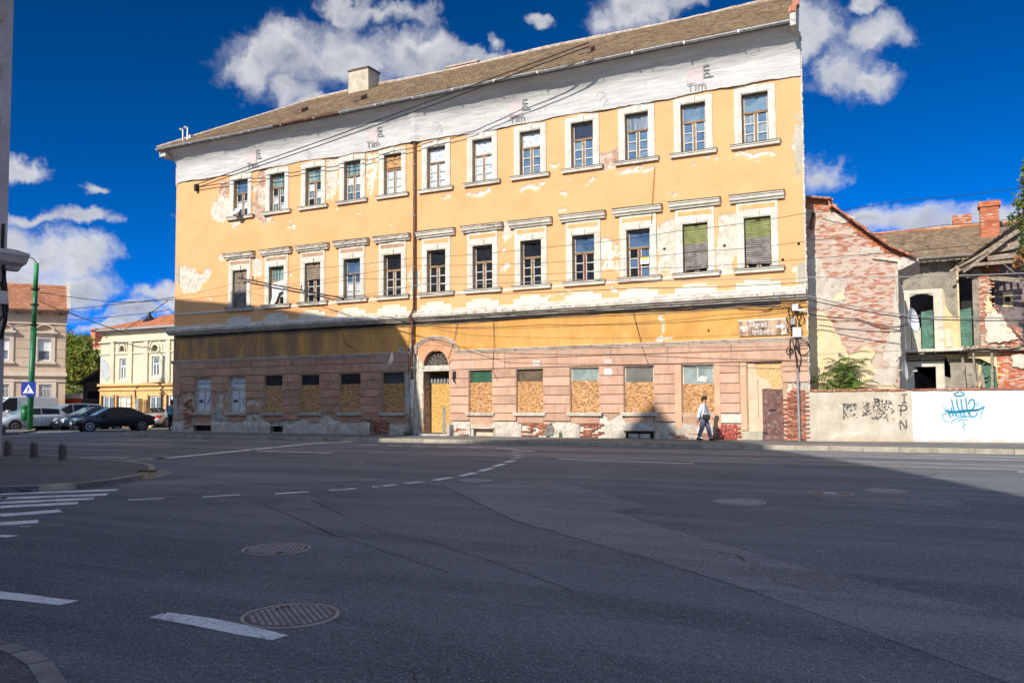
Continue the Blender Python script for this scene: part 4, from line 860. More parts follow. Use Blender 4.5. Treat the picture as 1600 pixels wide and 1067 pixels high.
# gutter: half-round lengths with brackets
gy, gz = -.93, 14.93
for i in range(16):
    a = XL-.42+i*(XR-XL+.40)/16; b = a+(XR-XL+.40)/16-.015; mb = MB(); vs = []; n = 8; sag = .012*math.sin(i*2.1); rst = i in (4, 5)
    for x in (a, b):
        for k in range(n+1):
            t = math.pi+math.pi*k/n; vs.append((x, gy+.085*math.cos(t), gz+.04+sag+.085*math.sin(t)))
    mb.add(vs, [(k, k+1, n+2+k, n+1+k) for k in range(n)]); mb.box(a, a+.05, gy-.095, gy+.09, gz-.06+sag, gz+.045+sag)
    mb.build('gutter_length', m_rust if rst else m_steel, Bd)
    MB().tube([(a+.5, gy-.1, gz+.04), (a+.5, gy-.09, gz-.06), (a+.5, gy+.1, gz-.06), (a+.5, gy+.3, gz-.05)], .012, 4).build('gutter_bracket', m_steel, Bd)
MB().box(XL-.40, XR-.02, -.86, -.80, 14.84, 15.0).build('eaves_board', M('grey_wood2', (.25, .22, .19), .9, .3, 4, (.36, .33, .29)), Bd)
# roof surface as individually shaped tiles in courses (too many to be parts)
PR = math.tan(R(31.5)); RZ0 = 15.0; RY0 = -.95; RYT = 4.75; HX = XL-.42
def roof_tiles(name, x0, x1, run, org, xd, yd, slope, mat, parent, tw=.2, ex=.2, clip=None, jit=.01, th=.025, cols=None):
    """tiles laid on a slope: org corner, xd along the eaves (unit, horizontal), yd up-slope horizontal unit"""
    xd = Vector(xd); yd = Vector(yd); sl = math.atan(slope); n = int((x1-x0)/tw); mrows = int(run/math.cos(sl)/ex); V = []; Fc = []
    upv = Vector((yd.x*math.cos(sl), yd.y*math.cos(sl), math.sin(sl))); nv = Vector((-yd.x*math.sin(sl), -yd.y*math.sin(sl), math.cos(sl)))
    O = Vector(org)
    for r in range(mrows):
        for c in range(n):
            s0 = x0+c*tw+(tw/2 if r % 2 else 0); t0 = r*ex
            if clip and not clip(s0, t0*math.cos(sl)): continue
            if random.random() < .006: continue
            j = random.uniform(-jit, jit); j2 = random.uniform(-jit, jit); k = random.uniform(0, jit)
            p = O+xd*s0+upv*(t0+j); L = ex*1.25; w = tw*.96; a = nv*(th+.012+k); lift = nv*.004
            q = [p+a+xd*j2, p+xd*w+a, p+xd*w+upv*L+lift, p+upv*L+lift, p+nv*.0, p+xd*w]
            b = len(V); V += [tuple(x) for x in q]; Fc += [(b, b+1, b+2, b+3), (b+4, b+5, b+1, b), (b+4, b, b+3), (b+5, b+2, b+1)]
    me = bpy.data.meshes.new(name); off = wloc(parent); me.from_pydata((np.array(V)-np.array(off)).tolist(), [], Fc); me.materials.append(mat)
    o = bpy.data.objects.new(name, me); col.objects.link(o); o.parent = parent; o['kind'] = 'stuff'; return o
RUN = RYT-RY0
def tilemat(name, c1, c2, c3):
    mt, b, p = newmat(name); v = b.n('ShaderNodeTexCoord').outputs['Object']
    vo = b.n('ShaderNodeTexVoronoi'); b.l(v, vo.inputs['Vector']); vo.inputs['Scale'].default_value = 4.6; sp = b.n('ShaderNodeSeparateXYZ'); b.l(vo.outputs['Color'], sp.inputs[0])
    c = b.mix(sp.outputs[0], c1, c2); c = b.mix(b.ss(b.noise(v, .8, 5, .6), .45, .65), c, b.mix(sp.outputs[1], c1, c3)); c = b.mix(b.math('MULTIPLY', b.ss(b.noise(v, 14, 4, .7), .5, .7), .5), c, tuple(x*.45 for x in c1))
    b.l(c, p.inputs['Base Color']); p.inputs['Roughness'].default_value = .92; p.inputs['Specular IOR Level'].default_value = .2; bump(b, p, b.noise(v, 30, 4, .6), .5, .02); return mt
m_tileold = tilemat('aged_tiles', (.20, .14, .095), (.36, .26, .17), (.42, .33, .22)); m_tilered = tilemat('red_tiles', (.42, .15, .075), (.55, .23, .12), (.62, .34, .20)); m_tileor = tilemat('orange_tiles', (.46, .20, .11), (.62, .32, .19), (.40, .17, .09))
roof_tiles('roof_tiles', HX, XR-.05, RUN, (0, RY0, RZ0), (1, 0, 0), (0, 1, 0), PR, m_tileold, Bd, .19, .17, clip=lambda s, t: s > HX+t and s < XR-.2+SK*t)
rb = MB(); zt = RZ0+PR*RUN
rb.add([(HX, RY0, RZ0-.06), (XR-.05, RY0, RZ0-.06), (XR-.05+SK*RUN, RYT, zt-.06), (HX+RUN, RYT, zt-.06), (XR-.05+SK*RUN*2, RYT+RUN, RZ0-.06), (HX, RYT+RUN, RZ0-.06)], [(0, 1, 2, 3), (3, 2, 4, 5), (0, 3, 5), (0, 5, 4, 1)])
rb.build('roof', m_tileold, Bd)
hip = MB(); n = 24
for i in range(n):
    t0 = RUN*i/n; t1 = RUN*(i+1.15)/n; hip.tube([(HX+t0, RY0+t0, RZ0+PR*t0+.03), (HX+t1, RY0+t1, RZ0+PR*t1+.05)], .085, 7)
for i in range(66):
    x0 = HX+RUN+(XR-.95-HX-RUN)*i/66; dz = .05*math.sin(i*.21)+random.uniform(-.012, .012); hip.tube([(x0, RYT, zt+.03+dz), (x0+.45, RYT, zt+.045+dz)], .095, 7)
hip.build('ridge_tiles', m_ridge, Bd)
# fire wall parapet at the right end with brick top
def slantprism(name, poly, xa, xb, mat):
    n = len(poly); MB().add([(xa+SK*max(0, y), y, z) for y, z in poly]+[(xb+SK*max(0, y), y, z) for y, z in poly], [tuple(range(n)), tuple(range(2*n-1, n-1, -1))]+[(i, i+n, (i+1) % n+n, (i+1) % n) for i in range(n)]).build(name, mat, Bd)
slantprism('parapet', [(RY0-.05, RZ0-.25), (RY0-.05, RZ0+.22), (0, RZ0+.22+PR*.95), (RYT, zt+.2), (RYT+.3, zt+.2), (RYT+.3, RZ0-.35), (0, RZ0-.35)], XR-.22, XR-.02, m_trimdirty)
slantprism('parapet_coping', [(RY0-.09, RZ0+.22), (RY0-.09, RZ0+.40), (0, RZ0+.40+PR*.95), (RYT, zt+.38), (RYT, zt+.2), (0, RZ0+.22+PR*.95)], XR-.24, XR-.0, m_brickpcs)
# chimneys seen over the ridge
def chimney(u0, u1, vt, vb, y, mat, cap=None, cone=0, label=None):
    a = onY(u0, vt, y); b = onY(u1, vb, y); w = b[0]-a[0]; c = (a[0]+b[0])/2; z0, z1 = b[2]-1.2, a[2]
    o = MB().hexa([(c-w/2-cone, y, z0), (c+w/2+cone, y, z0), (c+w/2+cone, y+w*.8, z0), (c-w/2-cone, y+w*.8, z0), (c-w/2, y, z1), (c+w/2, y, z1), (c+w/2, y+w*.8, z1), (c-w/2, y+w*.8, z1)]).build('chimney', mat, Bd)
    MB().box(c-w/2-.05, c+w/2+.05, y-.05, y+w*.8+.05, z1, z1+.09).build('cap', cap or m_wooddk, o); return o
mch = M('chimney_render', (.46, .38, .28), .9, .2, 3, (.58, .50, .40), 30, .5)
chimney(545, 575, 113, 140, 3.9, mch, m_wooddk, .06); chimney(698, 746, 107, 114, 5.1, M('chimney_brickish', (.42, .25, .17), .9, .2, 5, (.55, .38, .28)), m_ridge); chimney(1022, 1084, 44, 52, 5.1, _mc['chimney_brickish'], m_ridge)
for (u, v) in ((560, 151), (915, 84), (468, 180)):   # roof hatches
    x = onY(u, v, .8)[0]; z = RZ0+PR*(.8-RY0); MB().hexa([(x-.3, .6, z-.05), (x+.3, .6, z-.05), (x+.3, 1.1, z+.2), (x-.3, 1.1, z+.2), (x-.3, .6, z+.12), (x+.3, .6, z+.12), (x+.3, 1.1, z+.42), (x-.3, 1.1, z+.42)]).build('roof_hatch', m_wooddk, Bd)
# vent pipes at the left corner of the roof
for k, (u, hh) in enumerate(((283.5, .85), (290.5, .9))):
    x = onY(u, 216, -.5)[0]; MB().tube([(x, -.4, 15.1), (x, -.4, 15.1+hh)], .045, 8).tube([(x, -.4, 15.1+hh), (x-.22, -.4, 15.16+hh)], .07, 8).build('vent_pipe', m_steel, Bd)
MB().box(-34.55, -34.35, -.2, 0, 15.3, 15.7).build('roof_stub', m_trimdirty, Bd)
# ---- drainpipe
dp = MB().tube([(-20.46, -.10, 13.6), (-20.46, -.13, 5.7)], .062, 10).build('drainpipe', m_rust, Bd, smooth=True)
MB().tube([(-20.46, -.13, 5.75), (-20.5, -.42, 5.35), (-20.52, -.16, 5.0), (-20.55, -.14, 2.5)], .062, 10).build('drainpipe', m_rust, Bd, smooth=True)
MB().tube([(-20.56, -.16, 2.6), (-20.60, -.16, .15)], .10, 10).build('pipe_guard', m_steel, Bd, smooth=True)
for z in (12.2, 9.9, 7.6, 4.4, 3.1): MB().lathe([(.08, z), (.08, z+.05)], 10, (-20.47 if z > 5 else -20.53, -.13, 0)).build('pipe_clip', m_steel, Bd)
# ================================================================ brick gable house next to the yellow building
def sheet(name, mat, poly, y, th, parent, n=None):
    """flat plate with an outline in (x,z), front at y, thickness th"""
    sheet.k = getattr(sheet, 'k', 0)+1; y -= .0011*(sheet.k % 17)
    return MB().prism(poly, 'y', y, y+th).build(name, mat, parent)
def _simple(P):
    n = len(P)
    def ccw(a, b, c): return (c[1]-a[1])*(b[0]-a[0]) > (b[1]-a[1])*(c[0]-a[0])
    for i in range(n):
        a, b = P[i], P[(i+1) % n]
        for j in range(i+2, n):
            if i == 0 and j == n-1: continue
            c, d = P[j], P[(j+1) % n]
            if ccw(a, c, d) != ccw(b, c, d) and ccw(a, b, c) != ccw(a, b, d): return False
    return True
def ragged(pts, step=.12, amp=.05, seed=0):
    for k in range(8):
        o = _ragged(pts, step, amp*(.6**k), seed)
        if _simple(o): return o
    return pts
def _ragged(pts, step=.12, amp=.05, seed=0):
    o = []; r = random.Random(seed)
    for a, b in zip(pts, pts[1:]+pts[:1]):
        L = math.hypot(b[0]-a[0], b[1]-a[1]); k = max(1, int(L/step))
        for i in range(k): t = i/k; o.append((a[0]+(b[0]-a[0])*t+r.uniform(-amp, amp), a[1]+(b[1]-a[1])*t+r.uniform(-amp, amp)))
    return o
def brick_stuff(name, x0, x1, z0, z1, y, inside, mat, parent, d=.06, miss=.02, bw=.25, bh=.065, jit=.008, axis='y', xr=None):
    V = []; Fc = []; r = 0; z = z0
    while z < z1:
        x = x0-(bw/2 if r % 2 else 0)
        while x < x1:
            if random.random() > miss and inside(x+bw/2, z+bh/2):
                a, b = max(x+.006, x0), min(x+bw-.006, x1 if (xr is None or z > xr[1]) else xr[0]); j = random.uniform(-jit, jit)
                if b-a > .03:
                    k = len(V); yy = y-j
                    for (X, Y, Z) in ((a, yy, z), (b, yy, z), (b, y+d, z), (a, y+d, z), (a, yy, z+bh), (b, yy, z+bh), (b, y+d, z+bh), (a, y+d, z+bh)): V.append((X, Y, Z) if axis == 'y' else (Y, X, Z))
                    Fc += [tuple(k+i for i in f) for f in ((4, 5, 6, 7), (0, 1, 5, 4), (1, 2, 6, 5), (3, 0, 4, 7), (0, 3, 2, 1))]
            x += bw
        z += bh+.011; r += 1
    me = bpy.data.meshes.new(name); off = wloc(parent); me.from_pydata((np.array(V)-np.array(off)).tolist(), [], Fc); me.materials.append(mat)
    o = bpy.data.objects.new(name, me); col.objects.link(o); o.parent = parent; o['kind'] = 'stuff'; return o
def brickwash(name, wash, c1=(.36, .10, .05), c2=(.50, .20, .12), w=(.52, .42, .35)):
    mt, b, p = newmat(name); v = b.n('ShaderNodeTexCoord').outputs['Object']
    vo = b.n('ShaderNodeTexVoronoi'); b.l(b.mapping(v, (1, 1, 3.2)), vo.inputs['Vector']); vo.inputs['Scale'].default_value = 4.3; sp = b.n('ShaderNodeSeparateXYZ'); b.l(vo.outputs['Color'], sp.inputs[0])
    c = b.mix(sp.outputs[0], c1, c2); f = b.math('ADD', b.math('MULTIPLY', b.noise(v, .9, 6, .65), .5), b.math('MULTIPLY', b.noise(v, 9, 4, .7), .2)); f = b.ss(b.math('ADD', f, b.math('MULTIPLY', sp.outputs[1], .3)), wash-.05, wash+.07, 0, .92)
    c = b.mix(f, c, b.mix(b.noise(v, 4, 4, .6), w, tuple(x*1.2 for x in w))); b.l(c, p.inputs['Base Color']); p.inputs['Roughness'].default_value = .92; p.inputs['Specular IOR Level'].default_value = .2
    bump(b, p, b.noise(v, 45, 4, .7), .5, .01); return mt
m_bw = brickwash('washed_brick', .44, (.38, .14, .08), (.50, .25, .17)); m_bw2 = brickwash('red_brickwork', .62, (.42, .10, .04), (.56, .22, .12)); m_bwm = brickwash('mixed_brickwork', .54)
GY = 1.25
Gh = thing('brick_gable_house', 'windowless brick gable with flaking whitewash and yellow plaster beside the ochre building', 'house', (-2.5, GY, .15))
top = [onY(u, v, GY) for u, v in ((1256, 309), (1299, 312), (1301, 319), (1330, 340), (1360, 362), (1395, 386), (1430, 401), (1431, 408), (1403, 408))]
gpoly = [(-4.75, .1), (-1.07, .1)]+[(p[0], p[2]) for p in reversed(top)]
gpoly[-1] = (-4.75, gpoly[-1][1])
sheet('gable_wall', m_mortar, gpoly, GY, .4, Gh)
def ing(x, z): return inpoly(np.array([x]), np.array([z]), gpoly)[0]
rake = [(p[0], p[2]) for p in top[:8]]
DEC = (top[7][2]+top[8][2])/2
def nearrake(x, z):
    for (a, b), (c, d) in zip(rake[:-1], rake[1:]):
        if a <= x <= c: return (b+(d-b)*(x-a)/max(1e-3, c-a))-z < .42
    return False
brick_stuff('brickwork', -4.3, -.35, .2, 9.6, GY-.012, lambda x, z: ing(x, z) and not nearrake(x, z), m_bw, Gh, .05, xr=(-1.07, top[8][2]+.02))
brick_stuff('rake_brickwork', -4.3, -.35, 6, 9.7, GY-.03, lambda x, z: ing(x, z) and nearrake(x, z), m_bw2, Gh, .1, jit=.02)
# corbelled coping steps, built piece by piece
for (a, b), (c, d) in zip(rake[:-2], rake[1:-1]):
    L = math.hypot(c-a, d-b); k = max(1, int(L/.2))
    for i in range(k):
        t = (i+.5)/k; x = a+(c-a)*t; z = b+(d-b)*t; share('brick', bm1, Gh, (x-.12, GY+.02, z-.02), (0, math.atan2(b-d, c-a), 0), (1, 7, 1.1))
gs = lambda P: [((x+4.3)*.953-4.12, (z-1.57)*.951+1.57) for x, z in P]
yp = [(-4.32, .1), (-4.32, 5.05), (-3.7, 5.0), (-3.35, 4.55), (-2.75, 3.25), (-2.2, 3.6), (-1.85, 3.35), (-2.05, 2.95), (-1.55, 2.5), (-1.2, 2.0), (-1.6, 1.2), (-1.9, .1)]
sheet('yellow_plaster', M('yellow_plaster', (.70, .52, .30), .88, .12, 1.2, (.78, .62, .40), 25, .35, dirt=(.66, .54, .40)), ragged(gs(yp), .12, .04, 2), GY-.05, .03, Gh)
wp = [(-4.32, 4.9), (-4.32, 6.8), (-3.4, 6.9), (-2.9, 6.2), (-2.6, 5.4), (-3.3, 4.95), (-3.8, 4.9)]
mpl = M('pale_plaster', (.52, .46, .38), .9, .2, 2, (.64, .58, .50), 25, .6, dirt=(.40, .30, .23))
sheet('pale_plaster', mpl, ragged(gs([(-4.32, 5.2), (-4.32, 7.0), (-3.9, 7.2), (-3.5, 6.4), (-2.8, 6.0), (-3.0, 5.3), (-3.7, 5.0)]), .13, .07, 4), GY-.034, .02, Gh)
for i, P in enumerate(([(-1.5, 2.6), (-1.0, 3.2), (-.99, 4.6), (-1.12, 5.8), (-1.25, 4.4), (-1.6, 3.3)], [(-2.3, 7.05), (-1.6, 7.1), (-1.6, 7.3), (-2.2, 7.35)], [(-3.3, 5.35), (-2.85, 5.4), (-2.9, 5.65), (-3.15, 5.65)], [(-3.6, 8.6), (-2.8, 8.3), (-2.4, 8.5), (-3.2, 8.8)], [(-2.2, 2.2), (-1.2, 2.1), (-1.1, 3.0), (-1.7, 2.8)])):
    sheet('plaster_remnant', mpl if i != 2 else _mc['yellow_plaster'], ragged(gs(P), .1, .03, i), GY-.045, .03, Gh)
MB().beam((-3.75, GY-.02, 8.3), (-3.83, GY-.16, 7.9), .12, .14).build('iron_bracket', m_rust, Gh)
MB().box(-3.8, -3.69, GY-.1, GY, 8.3, 8.5).build('flue_hole', m_dark, Gh)
# eaves return and roof running back behind the gable
er = [onY(u, v, GY+.05) for u, v in ((1363, 405), (1431, 402), (1436, 408), (1404, 424), (1403, 410))]
MB().prism([(p[0], p[2]) for p in er], 'y', GY-.1, GY+3).build('eaves_soffit', m_trimdirty, Gh)
MB().box(-1.12, -1.07, GY+.4, GY+10.3, .1, top[8][2]).build('courtyard_wall', mpl, Gh)
# ================================================================ ruined courtyard house
RY = 12.
Ru = thing('ruined_house', 'collapsing two storey courtyard house with green doors arches and a sagging tiled roof', 'house', (1.5, RY, .15))
def Q(u, v, y=RY): p = onY(u, v, y); return (p[0], p[2])
FL = Q(1450, 546)[1]; EV = Q(1450, 408)[1]
m_ry = M('ruin_yellow', (.66, .46, .20), .9, .2, 1.3, (.76, .62, .38), 20, .5, dirt=(.48, .42, .33)); m_rg = M('ruin_grey', (.27, .24, .19), .92, .3, 1.6, (.40, .36, .29), 20, .6, dirt=(.15, .13, .11)); m_rp = M('ruin_pale', (.60, .55, .44), .9, .2, 1.5, (.70, .66, .56), 20, .5, dirt=(.45, .40, .32))
m_rm = M('ruin_mauve', (.17, .13, .13), .92, .3, 1.2, (.28, .22, .21), 20, .6, dirt=(.10, .08, .08)); m_gdoor = M('green_door_paint', (.055, .15, .10), .6, .2, 3, (.09, .22, .15), 40, .3, dirt=(.16, .26, .20)); m_plank = M('weathered_plank', (.26, .20, .15), .92, .3, 5, (.44, .36, .28), 30, .6, dirt=(.12, .09, .07))
def wall_holes(name, mat, x0, x1, z0, z1, y, th, holes, parent):
    xs = sorted(set([x0, x1]+[h for H in holes for h in H[:2]])); zs = sorted(set([z0, z1]+[h for H in holes for h in H[2:]])); mb = MB()
    for a, b in zip(xs[:-1], xs[1:]):
        for c, d in zip(zs[:-1], zs[1:]):
            if any(H[0] <= (a+b)/2 <= H[1] and H[2] <= (c+d)/2 <= H[3] for H in holes): continue
            mb.box(a, b, y, y+th, c, d)
    me = mb.build(name, mat, parent); bm = bmesh.new(); bm.from_mesh(me.data); bmesh.ops.remove_doubles(bm, verts=bm.verts, dist=1e-4); bm.to_mesh(me.data); bm.free(); return me
X0 = Q(1404, 500)[0]-.4; XP = Q(1533, 500)[0]; XC = Q(1499, 500)[0]
oA = Q(1424, 546)[0], Q(1461, 546)[0], FL, Q(1440, 459)[1]; oB = Q(1429, 600)[0], Q(1463, 600)[0], .15, Q(1445, 573)[1]
wall_holes('back_wall', m_ry, X0, XC, FL, EV+.3, RY, .35, [oA], Ru); wall_holes('ground_storey_wall', m_ry, X0, XP, .1, FL-.25, RY, .35, [oB], Ru)
def archhead(o, y, rise, mat, parent, name='arch_head'):
    a, b, z0, z1 = o; c = (a+b)/2; pts = [(a+(b-a)*t, z1-rise+rise*math.sin(math.pi*t)) for t in np.linspace(0, 1, 11)]
    vs = [(x, y, z) for x, z in pts]+[(x, y, z1+.02) for x, z in pts]+[(x, y+.35, z) for x, z in pts]
    MB().add(vs, [(i, i+1, 12+i, 11+i) for i in range(10)]+[(i, i+22, i+23, i+1) for i in range(10)]).build(name, mat, parent)
archhead(oA, RY-.005, .12, m_rp, Ru); archhead(oB, RY-.005, .18, m_rp, Ru)
# pale surround of the upper opening and its deep jambs, grey upper plaster
a, b, z0, z1 = oA
MB().box(a-.25, a, -.06+RY, RY, z0, z1+.2).box(b, b+.38, -.06+RY, RY, z0, z1+.2).box(a, b, -.06+RY, RY, z1+.0, z1+.2).build('opening_surround', m_rp, Ru)
sheet('grey_plaster', m_rg, ragged([(X0, EV+.2), (X0, z1+.22), (b+.4, z1+.22), (Q(1480, 482)[0], Q(1480, 482)[1]), (XC-.02, Q(1495, 500)[1]), (XC-.02, EV+.2)], .15, .03, 8), RY-.03, .025, Ru)
sheet('white_patch', m_rp, ragged([(b+.42, FL+.05), (XC-.35, FL+.05), (XC-.4, FL+.9), (b+.5, FL+.8)], .15, .06, 5), RY-.028, .02, Ru)
a2, b2, c2, d2 = oB
MB().box(a2-.35, a2, RY-.06, RY, .1, d2+.25).box(b2, b2+.35, RY-.06, RY, .1, d2+.25).box(a2, b2, RY-.06, RY, d2, d2+.25).build('opening_surround', m_rp, Ru)
sheet('shaded_plaster', m_rg, ragged([(a2-.3, FL-.3), (a2-.3, d2+.3), (b2+.45, d2+.3), (b2+.9, d2-.7), (b2+.75, d2-1.5), (XP-1.6, d2-1.5), (XP-1.5, FL-.3)], .15, .04, 9), RY-.03, .022, Ru)  # grey sheet: shade on the yellow wall put into its colour
# interiors
MB().box(X0, 9, RY+4, RY+4.2, .1, 9.5).build('inner_wall', m_rm, Ru); MB().box(X0, 9, RY+.35, RY+4, FL-.2, FL-.05).build('floor_slab', m_rg, Ru)
MB().box(a-.2, a+.15, RY+1.5, RY+1.7, FL, z1).box(a+.5, a+.75, RY+2.4, RY+2.6, FL, z1).build('inner_post', m_rm, Ru)
MB().box(a+.02, a+.42, RY+.1, RY+.2, FL, FL+1.0).build('low_panel', m_rp, Ru)
def panel_door(x0, x1, z0, z1, y, name, parent, skew=0):
    d = MB().hexa([(x0, y+skew, z0), (x1, y, z0), (x1, y+.05, z0), (x0, y+skew+.05, z0), (x0, y+skew, z1-.08), (x1, y, z1), (x1, y+.05, z1), (x0, y+skew+.05, z1-.08)]).build(name, m_gdoor, parent)
    w = (x1-x0); h = z1-z0; mb = MB()
    for cx in ((x0+w*.08, x0+w*.46), (x0+w*.54, x0+w*.92)):
        for (p, q) in ((.04, .30), (.34, .66), (.70, .94)):
            for (A, B, C, D_) in ((cx[0], cx[1], p, p+.02), (cx[0], cx[1], q-.02, q), (cx[0], cx[0]+.03, p, q), (cx[1]-.03, cx[1], p, q)): mb.box(A, B, y-.02+skew*.3, y+skew*.5, z0+h*C, z0+h*D_)
    mb.build('door_moulding', m_gdoor, d); return d
p = Q(1455, 543); panel_door(Q(1441, 540)[0], Q(1459, 540)[0], FL+.02, Q(1450, 485)[1], RY-.12, 'green_door', Ru, -.12)
# side return wall with the second door (wall runs towards the camera)
sx0 = XC; SD = onX(1508, 540, XC+.05)
MB().box(XC-.06, XC+.02, RY-.25, RY, FL, EV-.1).build('return_wall', m_ry, Ru)
panel_door(XC+.02, XC+.48, FL+.02, Q(1510, 482)[1], RY-.16, 'green_door', Ru, .0); MB().box(XC+.1, XC+.55, RY-.1, RY-.04, FL, Q(1512, 470)[1]).build('door_opening', m_dark, Ru)
MB().box(XC+.55, XC+.95, RY-.3, RY+.1, FL, EV).build('grey_pier', m_rg, Ru)
# brick pier and broken wall of the collapsed room, one storey up
bx0, bx1 = Q(1530, 500)[0], Q(1549, 500)[0]
MB().box(bx0+.02, bx1-.05, RY-.4, RY, FL, Q(1540, 432)[1]).build('pier_core', m_mortar, Ru)
prag = [(bx0, FL), (bx0, Q(1540, 431)[1]), (bx1, Q(1540, 431)[1]), (bx1-.02, FL+2.2), (bx1+.3, FL+1.6), (bx1+.5, FL+1.1), (bx1+1.2, FL+.6), (bx1+1.6, FL+.35), (bx1+1.8, FL)]
brick_stuff('pier_brickwork', bx0, bx1+1.8, FL, EV, RY-.43, lambda x, z: inpoly(np.array([x+random.uniform(-.08, .08)]), np.array([z]), prag)[0], m_bwm, Ru, .12, miss=.05, jit=.03)
sheet('white_plaster', m_rp, ragged([(bx0+.25, FL+.1), (bx0+.25, FL+2.1), (bx1-.1, FL+2.0), (bx1+.3, FL+1.4), (bx1+.6, FL+.9), (bx1+1.0, FL+.3)], .12, .07, 12), RY-.52, .05, Ru)
sheet('yellow_remnant', m_ry, ragged([(bx0+.25, FL+1.5), (bx0+.3, FL+2.3), (bx1-.05, FL+2.3), (bx1, FL+1.5)], .12, .05, 13), RY-.56, .03, Ru)
MB().box(bx1+.2, 9, RY+1.2, RY+1.35, FL, EV+1.5).build('room_back_wall', m_rm, Ru); MB().box(bx1+.55, bx1+.95, RY+1.15, RY+1.2, FL+1.9, FL+2.6).build('stove_hole_plaster', m_ry, Ru); MB().lathe([(.12, RY+1.10), (.12, RY+1.16)], 12, (bx1+.75, 0, FL+2.25), 'y').build('stove_hole', m_dark, Ru)
MB().box(4.3, 5.0, RY+1.1, RY+1.2, FL, FL+1.5).build('room_doorway', m_dark, Ru)
# lower right brick wall
br0 = Q(1558, 600)[0]
MB().box(br0, 9, RY-.4, RY-.05, .1, FL-.15).build('lower_wall', m_mortar, Ru)
brick_stuff('lower_brickwork', br0, 7.5, .2, FL-.2, RY-.45, lambda x, z: True, brickwash('brick_red_wall', .56, (.46, .09, .04), (.58, .2, .1)), Ru, .08, miss=.03, jit=.02)
sheet('pale_remnant', m_rp, ragged([(br0+.6, FL-.9), (br0+.6, FL-.35), (br0+1.8, FL-.3), (br0+2.3, FL-.9), (br0+1.5, FL-1.1)], .13, .07, 3), RY-.54, .06, Ru)
MB().box(XP-1.3, XP-.2, RY-.1, RY-.02, .1, FL-.5).build('lower_door_opening', m_rg, Ru)
panel_door(Q(1546, 600)[0]-.3, Q(1556, 600)[0]+.02, .6, FL-.5, RY-.35, 'green_shutter_door', Ru, .3)
sheet('yellow_arch', m_ry, [(XP-.6, FL-.2), (XP-.6, FL-.45), (XP-.1, FL-.5), (XP+.3, FL-.75), (br0-.05, FL-.9), (br0-.02, FL-1.6), (br0+.4, FL-1.5), (br0+.45, FL-.2)], RY-.42, .2, Ru)
for (u0, v0, u1, v1, w) in ((1503, 560, 1507, 606, .1), (1519, 548, 1524, 606, .08), (1548, 545, 1549, 607, .1), (1532, 585, 1536, 606, .14), (1524, 604, 1533, 584, .1)): 
    A = Q(u0, v0); B = Q(u1, v1); MB().beam((A[0], RY-.7, A[1]), (B[0], RY-.7, B[1]), w, w).build('prop', m_plank, Ru)
f = MB(); wx, wz = Q(1515, 600); w0 = (Q(1512, 597)[0], Q(1526, 578)[0], Q(1512, 597)[1], Q(1526, 578)[1])
f.box(w0[0], w0[1], RY-.09, RY-.03, w0[2], w0[2]+.06).box(w0[0], w0[1], RY-.09, RY-.03, w0[3], w0[3]+.06).box(w0[0], w0[0]+.06, RY-.09, RY-.03, w0[2], w0[3]).box(w0[1]-.06, w0[1], RY-.09, RY-.03, w0[2], w0[3]).box(w0[0], w0[1], RY-.09, RY-.03, (w0[2]+w0[3])/2-.03, (w0[2]+w0[3])/2+.03).box((w0[0]+w0[1])/2-.03, (w0[0]+w0[1])/2+.03, RY-.09, RY-.03, w0[2], w0[3])
f = f.build('window', m_rp, Ru); box('pane', gD, w0[0], w0[1], RY-.05, RY-.04, w0[2], w0[3], f)
# balcony slab and rubble along the broken floor edge
MB().box(X0+.1, XC+.1, RY-.9, RY, FL-.14, FL-.02).build('balcony_slab', m_trimdirty, Ru)
MB().prism([(RY-.9, FL-.14), (RY-.05, FL-.14), (RY-.05, FL-.9)], 'x', X0+.25, X0+.5).build('balcony_bracket', m_ry, Ru)
MB().box(XC-.1, 8, RY-.8, RY+1.2, FL-.2, FL-.06).build('broken_floor', m_plank, Ru)
def rock(mat, r, name, parent, loc, sq=.6):
    key = ('rock', mat.name, random.randint(0, 3))
    if key not in _mc:
        bm = bmesh.new(); bmesh.ops.create_icosphere(bm, subdivisions=1, radius=1)
        for v in bm.verts: v.co *= random.uniform(.6, 1.2)
        me = bpy.data.meshes.new(name); bm.to_mesh(me); bm.free(); me.materials.append(mat); _mc[key] = me
    return share(name, _mc[key], parent, loc, (random.random()*3, random.random()*3, random.random()*3), (r, r*sq, r*.6))
for i in range(120):
    x = XC-.1+random.random()**.8*5.2; h = .55*max(0, min(1, (x-2.6)/2)); rock(random.choice([m_bw2, m_rp, m_bwm, m_mortar]), random.uniform(.06, .16), 'rubble', Ru, (x, RY-.75+random.random()*.9, FL-.03+random.random()*(.08+h)))
for i in range(34):
    x = XC+random.random()*4.8; MB().beam((x, RY-.95, FL-.08+random.uniform(-.05, .05)), (x+random.uniform(.3, .9), RY-.85, FL-.08+random.uniform(-.08, .1)), .08, .03).build('lath', m_plank, Ru)
